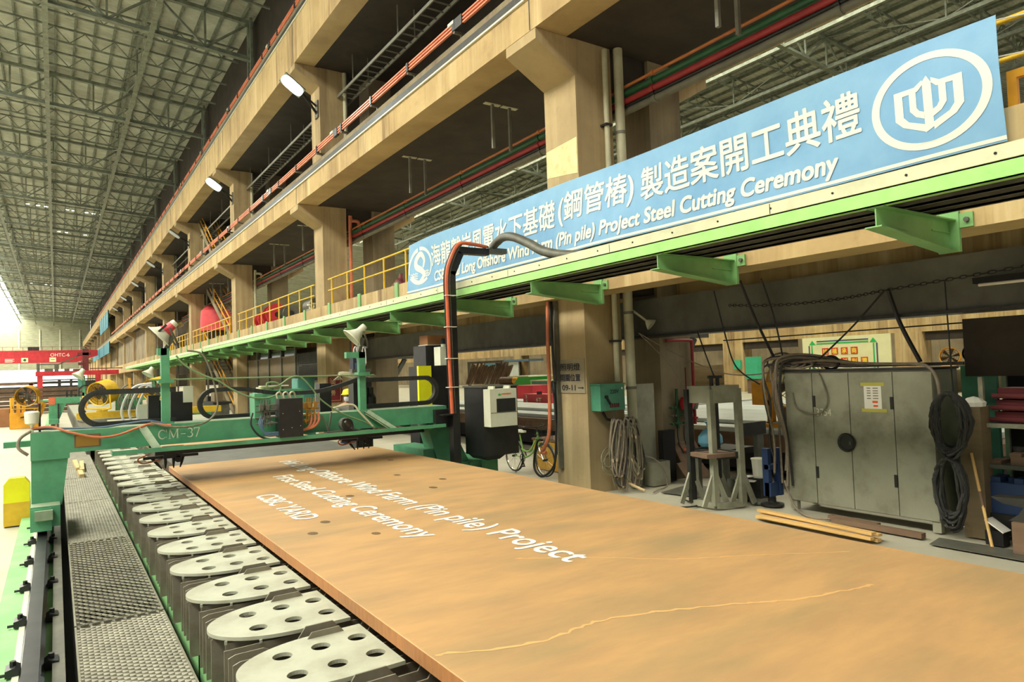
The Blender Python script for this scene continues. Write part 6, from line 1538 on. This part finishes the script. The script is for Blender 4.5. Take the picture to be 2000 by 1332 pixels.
# ------------------------------------------------------------------ second cutting machine further down
g2 = thing('cutting_machine', 'second green cutting machine marked NC3 further down the hall', 'cutting machine', (2.8, 38, .3))
b = MB(); b.box(-.27, 5.8, 38, 38.5, 1.28, 1.58); b.build('crossbeam', 'machine_green', g2)
lettering('lettering', 'NC3', (.95, 37.995, 1.36), (1,0,0), (0,0,1), .42, .17, 'cream_metal', [o for o in g2.children][0])
MB().box(-.275, -.02, 37.99, 38.0, 1.26, 1.6).build('orange_patch', 'copper_orange', g2)
b = MB(); b.prism([(-.27, 1.28), (.4, 1.28), (.15, .6), (-.27, .6)], 'y', 38.02, 38.5); b.box(-.27, .1, 37.6, 39.3, .38, .6); b.build('leg', 'machine_green', g2)
b = MB(); b.bar((.1, 37.9, .4), (.1, 37.9, 1.3), .06, .06); b.bar((.9, 37.9, 1.3), (1.3, 37.9, .5), .1, .1); b.build('cable_post', 'black_paint', g2)
b = MB(); b.box(5.4, 6.9, 38.2, 40, .1, .6); b.build('drive_carriage', 'machine_green', g2)
b = MB(); b.box(1.05, 1.17, 38.1, 38.2, 1.58, 2.55); b.box(4.0, 4.1, 38.1, 38.2, 1.58, 2.5); b.build('lamp_post', 'machine_green', g2)
for x in (1.0, 3.9):
    wl = thing('work_lamp', ('far reflector lamp on the left post of the second machine', 'far reflector lamp on the right post of the second machine')[x > 2], 'lamp', (x, 38.1, 2.6)); MB().lathe([(0, 0), (.09, 0), (.11, .16), (.3, .42), (.29, .43), (.1, .3), (0, .3)], (x+.1, 38.1, 2.85), (-.5, -.2, -.8), 18).build('reflector', 'cream_metal', wl, smooth=True)
b = MB(); b.box(-.6, -.27, 38.1, 38.3, 1.4, 1.48); b.build('side_arm', 'machine_green', g2)
b = MB(); rg = random.Random(3)
for i in range(9): x = .4 + .16*i; b.box(x, x+rg.uniform(.06, .14), 38.1, 38.4, 1.58, 1.58+rg.uniform(.1, .45))
b.tube(bez([(.9, 38.1, 1.9), (1.1, 38.05, 2.1), (1.4, 38, 1.95), (1.2, 37.95, 1.7)], 6), .03, 6); b.build('torch_gear', 'dark_steel', g2)

# drum fans
def drum_fan(x, y, z, r, ax, m, lab, L=.5, stand=True):
    t = thing('drum_fan', lab, 'fan', (x, y, z-r*1.2)); a = Vector(ax).normalized(); o = Vector((x, y, z))
    MB().lathe([(r*.93, 0), (r, -.03), (r, 0), (r*1.0, L), (r*.95, L), (r*.93, L)], o, -a, 30, close=True).build('drum', m, t, smooth=True)
    b = MB(); b.lathe([(0, .02), (r*.16, .02), (r*.18, .1), (0, .1)], o - a*(L*.5), a, 14); 
    u = a.orthogonal().normalized(); v = a.cross(u)
    for k in range(6):
        d = u*math.cos(2*PI*k/6) + v*math.sin(2*PI*k/6); s = a.cross(d)
        b.add([o - a*(L*.5) + d*r*.15 - s*.06*r + a*.05, o - a*(L*.5) + d*r*.15 + s*.06*r - a*.05, o - a*(L*.5) + d*r*.88 + s*.2*r - a*.08, o - a*(L*.5) + d*r*.88 - s*.2*r + a*.04], [(0,1,2,3)])
    b.build('blades', 'mid_steel', t)
    b = MB()
    for k in range(1, 5): b.lathe([(r*.93*k/4.3-.006, -.005), (r*.93*k/4.3+.006, -.005), (r*.93*k/4.3, .008)], o, a, 24, close=True)
    for k in range(8): d = u*math.cos(2*PI*k/8) + v*math.sin(2*PI*k/8); b.bar(o, o + d*r*.96, .01, .01, tuple(a))
    b.build('guard', 'dark_steel', t)
    if stand:
        b = MB(); sd = Vector((a.y, -a.x, 0)).normalized()
        for s in (-1, 1): b.tube([o + sd*s*(r+.06), o + sd*s*(r+.08) - Vector((0, 0, r*1.2)), o + sd*s*r*.9 + a*.3 - Vector((0, 0, r*1.2))], .03, 8)
        b.tube([o + sd*(r+.08) - Vector((0, 0, r*1.2)), o - sd*(r+.08) - Vector((0, 0, r*1.2))], .03, 8); b.build('stand', m, t)
        MB().obox(o + sd*(r+.1) - Vector((0, 0, r*.5)), (.14, .3, .4), Matrix.Rotation(.2, 3, 'Z')).build('switch_box', 'orange_yellow', t)
    return t
drum_fan(1.45, 33, 1.72, .5, (-.75, -.8, -.22), 'yellow_paint', 'large yellow drum fan left of the drag chain beyond the machine', .62)
drum_fan(3.5, 33.6, 1.78, .5, (-.75, -.8, -.2), 'yellow_paint', 'second large yellow drum fan behind the white cables', .62)
drum_fan(-1.24, 42.0, 1.62, .5, (-.3, -1, -.15), 'ochre_drum', 'small ochre drum fan in front of the orange rack')
t = thing('lifting_beam', 'long yellow steel beam lying beneath the yellow drum fans', 'beam', (3, 33.2, .8))
MB().box(.7, 6.2, 33.0, 33.5, .72, .98).build('beam', 'yellow_paint', t)
b = MB(); 
for x in (1.6, 4.6): b.box(x-.2, x+.2, 33.0, 33.5, .98, 1.06)
b.build('pads', 'yellow_paint', t)
t = thing('lifting_tongs', 'tangled lifting tongs with a yellow mast between the two large fans', 'tongs', (2.55, 33, 1))
b = MB(); rg = random.Random(4)
for i in range(7): b.tube(bez([(2.3+.08*i, 32.9, 1.7), (2.2+.1*i+rg.uniform(-.1, .1), 32.8, 1.3), (2.4+.08*i, 32.8, 1.02)], 5), .03, 6)
for k in range(2): b.tube([(2.6+.32*math.cos(2*PI*j/16), 32.95+.05*k, 1.75+.32*math.sin(2*PI*j/16)) for j in range(16)], .03, 6, closed=True)
b.build('arms', 'mid_steel', t); MB().box(2.55, 2.63, 32.9, 32.98, 1.5, 2.35).build('mast', 'orange_yellow', t)
MB().box(2.1, 3.1, 33.3, 33.6, 1.0, 1.5).build('housing', 'machine_green', t)
for i, (y, m) in enumerate(((26.0, 'pale_steel'), (30.0, 'oval_steel'))):
    tag(MB().box(1.7, 5.2, y-1.9, y+1.9, .64, .69).build('bed_plate', m), ('nearer', 'further')[i] + ' pale plate on the bed before the yellow beam', 'steel plate', 'pale plates on the far bed')
t = thing('cutting_bed', 'far steel bed frame under the second cutting machine', 'cutting bed', (3, 40, 0))
b = MB(); b.box(.7, .8, 22.6, 60, 0, .64); b.box(5.1, 5.2, 22.6, 60, 0, .64); b.box(.8, 5.1, 22.7, 60, .56, .6); b.build('frame', 'mid_steel', t)
b = MB(); y = 34.5
while y < 58: b.box(.75, 5.2, y-.3, y+.3, .6, .66); y += .9
b.build('plates', 'oval_steel', t)
# orange rack with uprights on the left
t = thing('orange_rack', 'orange rack of tall upright fins on the floor at the left', 'rack', (-1.3, 43, 0))
b = MB(); b.box(-1.95, -.7, 42.9, 43.2, 0, .8); b.build('base_panel', 'orange_yellow', t)
for i, (x, h, tl) in enumerate(((-1.85, 1.25, .0), (-1.6, 1.35, .02), (-1.38, 1.55, .03), (-.85, 1.3, .25), (-.72, 1.25, .25))):
    MB().bar((x, 43.05, .5), (x+tl, 43.05, h), .16, .12, (0, 1, 0)).build('fin', 'orange_yellow', t)
b = MB(); b.bar((-1.5, 42.88, .55), (-.9, 42.88, .68), .03, .05); b.build('slot', 'dark_steel', t)
tag(MB().box(-3.9, -2.1, 46, 47.5, 0, .95).build('timber_box', 'cardboard'), 'brown box behind the orange rack at the left edge', 'box')
# stacks of dark sections and red portals at the far end
k = 0
for z in range(6):
    for j in range(2):
        tag(MB().box(-9, 3.6, 64+1.2*j, 64.9+1.2*j, .1+.32*z, .32+.32*z).build('steel_section', 'brown_stock'), '%s layer from the floor, %s dark steel section of the far stack' % (ordinal(z), ('front', 'rear')[j]), 'steel section', 'dark sections stacked across the hall')
for z in range(4):
    tag(MB().box(-12, 6, 100, 101, .6+.55*z, .9+.55*z).build('steel_section', 'dark_steel'), '%s layer of the furthest dark stack before the doorway' % ordinal(z), 'steel section', 'furthest dark sections')
t = thing('red_portal', 'red portal frame with gear on top before the bright doorway', 'portal', (1.3, 90, 0))
for x in (-1.4, 4.0): MB().box(x-.25, x+.25, 89.7, 90.3, 0, 3.2).build('leg', 'red_paint', t)
MB().box(-1.8, 6.0, 89.6, 90.4, 3.1, 3.6).build('beam', 'red_paint', t)
b = MB(); b.box(-1.7, -1.4, 89.8, 90.2, 3.6, 4.5); b.box(-.1, .3, 89.8, 90.2, 3.6, 4.4); b.box(-1.7, .3, 89.9, 90.1, 4.3, 4.42); b.bar((.2, 90, 4.3), (2.6, 90, 5.5), .1, .14); b.box(-1.0, -.2, 89.8, 90.2, 3.6, 3.9); b.box(.8, 1.3, 89.8, 90.2, 3.6, 3.85); b.box(1.6, 2.8, 89.8, 90.2, 3.6, 3.8); b.build('gear', 'mid_steel', t)
b = MB(); b.box(-1.2, 3.9, 89.8, 90.2, 2.6, 2.72); b.box(.2, .5, 89.8, 90.1, 1.2, 2.6); b.box(1.3, 1.55, 89.8, 90.1, 1.2, 2.6); b.box(2.3, 3.8, 89.8, 90.0, 1.4, 2.4); b.build('hung_gear', 'dark_steel', t)
MB().box(2.5, 3.1, 89.6, 90.2, 3.6, 6.0).build('mast', 'red_dark', t)
b = MB(); b.box(2.0, 3.3, 89.6, 90.2, 5.3, 5.6); b.box(2.1, 2.6, 89.5, 90.1, 4.2, 4.5); b.box(3.2, 6.4, 89.9, 90.2, 3.75, 3.85); b.build('walkway', 'red_dark', t)
t = thing('red_portal', 'smaller red portal frame at the left before the bright doorway', 'portal', (-6, 80, 0))
for x in (-1.95, -9.5): MB().box(x-.16, x+.16, 79.8, 80.2, 0, 2.35).build('leg', 'red_paint', t)
MB().box(-9.7, -1.7, 79.8, 80.2, 2.2, 2.45).build('beam', 'wood_old', t)
tag(MB().box(1.6, 1.9, 70, 70.3, 0, 3.2).build('green_post', 'teal_locker'), 'pale green post standing behind the large yellow fan', 'post')
# overhead travelling crane
cr = thing('overhead_crane', 'crimson overhead travelling crane marked OHTC-6 across the far hall', 'crane', (-5, 150, 6.2))
b = MB(); b.box(-28, 3.2, 149.6, 150.6, 6.1, 8.35); b.prism([(3.2, 6.1), (6.6, 7.3), (6.6, 8.35), (3.2, 8.35)], 'y', 149.6, 150.6); b.build('girder', 'red_paint', cr)
gd = [o for o in cr.children][0]
lettering('lettering', 'OHTC-6', (-.75, 149.58, 7.2), (1,0,0), (0,0,1), 2.9, .62, 'banner_white', gd)
b = MB()
for x in (-8.6, -4.55, -.4, 3.3): b.box(x-.5, x+.5, 149.54, 149.6, 6.25, 7.05) if x < 3 else None
b.build('panel', 'sign_cream', gd)
b = MB(); b.obox((-4.55, 149.53, 6.65), (.4, .02, .4), Matrix.Rotation(.6, 3, 'Y')); b.build('green_mark', 'pipe_green', gd)
b = MB(); b.box(-.7, -.1, 149.52, 149.55, 6.6, 6.68); b.build('dash_mark', 'pipe_green', gd)
b = MB()
for i in range(4): b.box(-7.4, -6.3+.25*(i % 2), 149.57, 149.6, 6.3+.17*i, 6.37+.17*i)
b.build('small_print', 'banner_white', gd)
b = MB(); b.box(-28, 6.2, 149.2, 149.26, 8.95, 9.0); 
for i in range(24): x = -28+1.45*i; b.box(x-.03, x+.03, 149.2, 149.26, 8.35, 9.0)
b.build('walkway_rail', 'red_dark', cr); b = MB(); b.box(-4.1, -2.4, 149.6, 150.8, 8.35, 9.0); b.build('hoist', 'dark_steel', cr); MB().box(-5.8, -4.1, 149.6, 150.6, 8.35, 8.75).build('hoist_base', 'tray_panel', cr)

# ------------------------------------------------------------------ next hall
t = thing('transfer_car', 'long low transfer car carrying pale plates in the next hall', 'transfer car', (13, 15, 0))
b = MB(); b.box(10.95, 11.02, 4.5, 26, .5, .80); b.box(11.02, 19.5, 4.5, 26, .62, .80); b.build('deck', 'wood_old', t)
b = MB(); b.box(11.1, 19.4, 4.6, 25.9, .1, .62); b.build('underframe', 'matte_black', t)
lettering('lettering', 'RGV-2', (10.945, 16.4, .58), (0,-1,0), (0,0,1), .9, .13, 'red_dark', t)
for i, (x0, x1, y0, y1, z) in enumerate(((11.0, 14.6, 4.8, 13.4, .8), (11.2, 14.9, 13.8, 25.6, .8), (15.2, 19.2, 5, 14, .8), (15.4, 19.3, 14.5, 25.5, .8), (11.6, 14.2, 5.4, 12.8, .9), (12.0, 13.8, 14.3, 22, .9))):
    tag(MB().box(x0, x1, y0, y1, z+.004, z+.095 if i < 4 else z+.08).build('pale_plate', 'pale_steel'), ('near front', 'far front', 'near rear', 'far rear', 'top near', 'top far')[i] + ' pale steel plate on the transfer car', 'steel plate', 'pale plates on the transfer car')
t = thing('magnet_beam', 'pinkish red lifting box marked 6T on the transfer car', 'lifting box', (14, 19.5, .9))
MB().box(14.0, 14.5, 18.7, 20.3, .9, 1.26).build('box', 'pink_red', t); MB().box(14.5, 14.9, 19.0, 20.5, .9, 1.2).build('rear', 'black_paint', t)
bx_ = [o for o in t.children][0]
lettering('lettering', '6T', (13.99, 19.5, 1.0), (0,-1,0), (0,0,1), .32, .14, 'banner_white', bx_, bold=.02); lettering('lettering', '3', (13.99, 20.15, 1.1), (0,-1,0), (0,0,1), .1, .12, 'banner_white', bx_, bold=.01); lettering('lettering', 'S', (13.99, 20.12, .94), (0,-1,0), (0,0,1), .1, .12, 'banner_white', bx_, bold=.01)
b = MB(); b.bar((14.0, 19.3, 1.26), (14.0, 19.3, 1.36), .2, .04); b.build('lug', 'dark_steel', t)
tag(MB().box(16.5, 17.5, 23.2, 24.6, .9, 1.45).build('red_crate', 'red_paint'), 'dark red crate behind the red lifting box', 'crate')
t = thing('green_hopper', 'bright green hopper shaped machine in the next hall', 'machine', (22, 31, 0)); b = MB(); b.prism([(30.2, .8), (32.6, .8), (31.6, 1.7), (30.6, 1.7)], 'x', 21.5, 23); b.build('hopper', 'label_green', t); MB().box(21.2, 23.4, 29.8, 33, 0, .8).build('base', 'wood_old', t); MB().box(21.2, 23.2, 30.2, 32.2, 1.7, 1.76).build('lid', 'tray_panel', t)
t = thing('teal_cabinet', 'teal cabinet right of the green hopper', 'cabinet', (20, 28, 0)); MB().box(20, 21, 26.8, 28.2, 0, 1.5).build('body', 'teal_locker', t); MB().box(19.95, 21.05, 26.75, 28.25, 1.5, 1.56).build('top', 'tray_panel', t)
tag(MB().box(18.9, 19.05, 23.6, 23.8, 0, 2.1).build('yellow_post', 'yellow_paint'), 'thin yellow post right of the teal cabinet', 'post')
t = thing('cable_drum', 'yellow ended drum of brown rope in the next hall', 'drum', (24, 38, 0)); MB().cyl((24, 35.4, 1.42), (24, 37.2, 1.42), .24, 18).build('rope', 'brown_stock', t); MB().lathe([(0, -.25), (.3, -.25), (.3, .25), (0, .25)], (24, 35.3, 1.42), (0, 1, 0), 20).build('flange', 'orange_yellow', t); MB().box(23.6, 24.4, 34.9, 37.3, 0, 1.12).build('base', 'wood_old', t)
b = MB(); rg = random.Random(8)
for i in range(22): y = 36.6 + .24*i; b.tube(bez([(24.5, y, 2.55+rg.uniform(-.2, .1)), (24.3, y+.1, 1.9), (24.0, y+.3*rg.random(), 1.2)], 5), .07, 6)
tag(b.build('hung_slings', 'brown_stock'), 'curtain of brown slings hanging left of the rope drum', 'sling')
t = thing('sling_stand', 'steel stand carrying the brown slings', 'stand', (24.6, 40, 0)); b = MB(); b.box(24.5, 24.65, 37.8, 42.4, 2.6, 2.75); b.box(24.5, 24.65, 42.2, 42.4, 0, 2.6); b.box(24.5, 24.65, 37.8, 38, 0, 2.6); b.build('frame', 'mid_steel', t)
drum_fan(11.9, 7.95, 1.74, .56, (-.85, -.35, .1), 'ochre_drum', 'big ochre drum fan behind the left end of the grey tool cabinet', .45, False)
t = thing('fan_stand', 'orange stand of the big drum fan behind the cabinet', 'stand', (11.8, 8.7, .9)); b = MB(); b.box(11.6, 11.7, 8.35, 8.75, 1.3, 1.75); b.box(11.6, 11.72, 8.30, 8.42, .88, 1.4); b.box(11.4, 12.2, 7.3, 8.45, .88, .95); b.build('frame', 'orange_yellow', t); MB().box(11.5, 12.1, 7.4, 8.1, .95, 1.25).build('motor', 'wood_old', t)
# far row of the next hall
X3 = 40.2
t = thing('gallery_beam', 'sunlit tan concrete beam along the far side of the next hall', 'beam', (X3, 40, 3.45)); MB().box(X3, X3+.6, -6, 110, 3.45, 4.7).build('beam_body', 'concrete', t)
for i, (y0, y1) in enumerate(((5.6, 6.9), (18.9, 20.4), (30.9, 32.6), (44.6, 46.2), (52, 53.4), (58.4, 59.8))):
    tag(MB().box(X3-.02, X3+1.0, y0, y1, 0, 3.46).build('concrete_column', 'concrete'), '%s tan column on the far side of the next hall' % ordinal(i), 'column', 'far columns of the next hall')
struct(MB().box(X3+9, X3+9.3, -6, 110, 0, 4.7).build('wall_side', 'concrete_grey'))
sg = thing('slogan_board', 'cream board with eight red squares of yellow characters in the next hall', 'sign board', (X3-.1, 23.3, 0))
MB().box(X3-.1, X3-.02, 20.6, 26.2, 0, 3.46).build('board', 'sign_cream', sg)
xs_ = X3-.115; b = MB()
b.box(xs_, X3-.1, 21.9, 25.2, 3.02, 3.1); b.box(xs_, X3-.1, 21.55, 21.63, .4, 2.95); b.box(xs_, X3-.1, 25.5, 25.58, .4, 2.95); b.build('green_border', 'sign_green', sg)
b = MB(); b.box(xs_, X3-.1, 21.9, 25.2, 3.17, 3.24); b.box(xs_, X3-.1, 21.36, 21.44, .4, 2.95); b.box(xs_, X3-.1, 25.69, 25.77, .4, 2.95); b.build('navy_border', 'sign_navy', sg)
b = MB()
for y in (21.6, 25.5): b.add([(xs_, y-.22, 3.0), (xs_, y+.22, 3.0), (xs_, y, 3.28)], [(0,1,2)])
b.build('corner_mark', 'sign_green', sg)
for row, (txt, y0, z) in enumerate((('扶植承商', 24.85, 2.35), ('共創利潤', 24.25, 1.72))):
    for i, ch in enumerate(txt):
        y = y0 - .62*i
        q = MB().box(X3-.125, X3-.1, y-.42, y, z, z+.42).build('red_tile', 'sign_red', sg)
        lettering('lettering', ch, (X3-.13, y-.05, z+.05), (0,-1,0), (0,0,1), .32, .32, 'sign_yellow', q, bold=.03)
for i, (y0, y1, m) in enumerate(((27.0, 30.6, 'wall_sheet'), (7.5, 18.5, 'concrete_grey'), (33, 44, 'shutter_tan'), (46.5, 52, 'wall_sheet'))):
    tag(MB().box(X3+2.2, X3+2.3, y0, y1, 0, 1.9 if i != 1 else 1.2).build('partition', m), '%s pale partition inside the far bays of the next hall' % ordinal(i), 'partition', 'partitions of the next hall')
    tag(MB().box(X3+.1, X3+.2, y0-.3, y1+.3, 2.95, 3.44).build('painted_shade', 'concrete_dark'), '%s strip of painted shade under the far tan beam' % ordinal(i), 'panel', 'strips of painted shade under the far beam')  # dark strips put in for the shade beneath the beam
t = thing('mint_cabinet', 'mint green tall cabinet by the far column of the next hall', 'cabinet', (38, 28.6, 0)); MB().box(38, 38.4, 28.1, 29.05, .95, 2.4).build('body', 'mint', t); MB().box(38.05, 38.4, 28.15, 29.0, 0, .95).build('plinth', 'wood_old', t)
tag(MB().box(40.0, 40.17, 31.0, 31.6, 1.6, 2.2).build('mint_box', 'mint'), 'small mint green box on the far column', 'box')
t = thing('control_cabin', 'glazed site cabin under the far tan beam', 'cabin', (39.3, 58.5, 0))
MB().box(38.4, 40.0, 54.5, 62.9, 0, 1.3).build('base', 'mid_steel', t); MB().box(38.3, 40.1, 54.4, 63, 2.85, 3.05).build('roof', 'blue_hose', t)
b = MB()
for y in (54.5, 56.2, 58.2, 60.5, 62.8): b.box(38.4, 38.5, y, y+.12, 1.3, 2.85)
b.build('mullions', 'mid_steel', t)
for i in range(3): MB().box(38.44, 38.46, (56.35, 58.35, 60.65)[i], (58.15, 60.45, 62.75)[i], 1.35, 2.8).build('pane', ('pale_steel', 'glass_dark', 'cloth_blue')[i], t)
t = thing('site_office', 'pale green glazed partition right of the cabin', 'office', (39.8, 50, 0)); MB().box(39.6, 39.8, 46.4, 51.8, 0, 1.5).build('dado', 'tray_panel', t)
b = MB()
for y in (46.4, 47.7, 49.0, 50.4, 51.7): b.box(39.58, 39.66, y, y+.1, 1.5, 3.4)
b.box(39.58, 39.66, 46.4, 51.8, 2.3, 2.38); b.build('frame', 'tray_panel', t)
for i in range(4): MB().box(39.66, 39.68, 46.5+1.32*i, 47.7+1.32*i, 1.5, 3.4).build('pane', 'glass_dark', t)
t = thing('work_bench', 'far bench top carrying a small fan and a red toolbox', 'bench', (34, 15, 0)); MB().box(33.4, 35.2, 9.5, 18.5, 1.46, 1.54).build('top', 'tray_panel', t); b = MB()
for y in (9.7, 14, 18.3): b.box(33.5, 33.6, y-.05, y+.05, 0, 1.46); b.box(35, 35.1, y-.05, y+.05, 0, 1.46)
b.build('legs', 'mid_steel', t)
drum_fan(34.0, 14.85, 2.05, .42, (-.9, -.3, .1), 'orange_yellow', 'small orange drum fan on the far bench seen over the cabinet', .5, False)
tag(MB().box(33.7, 34.3, 14.6, 15.1, 1.54, 1.64).build('base_block', 'orange_yellow'), 'orange base block under the small drum fan', 'block')
tag(MB().box(33.8, 34.3, 13.1, 13.7, 1.54, 1.8).build('toolbox', 'red_paint'), 'red toolbox on the far bench', 'toolbox')
tag(MB().box(33.8, 34.5, 13.8, 14.5, 1.54, 1.72).build('dark_case', 'wood_old'), 'dark case between the small fan and the red toolbox', 'case')
b = MB()
for k in range(4): b.tube([(34.4, 14.1+.35*math.cos(2*PI*j/16), 2.1+.3*math.sin(2*PI*j/16)+.03*k) for j in range(16)], .06, 6, closed=True)
tag(b.build('wire_coil', 'rubber'), 'dark wire coil beside the small orange fan', 'coil')
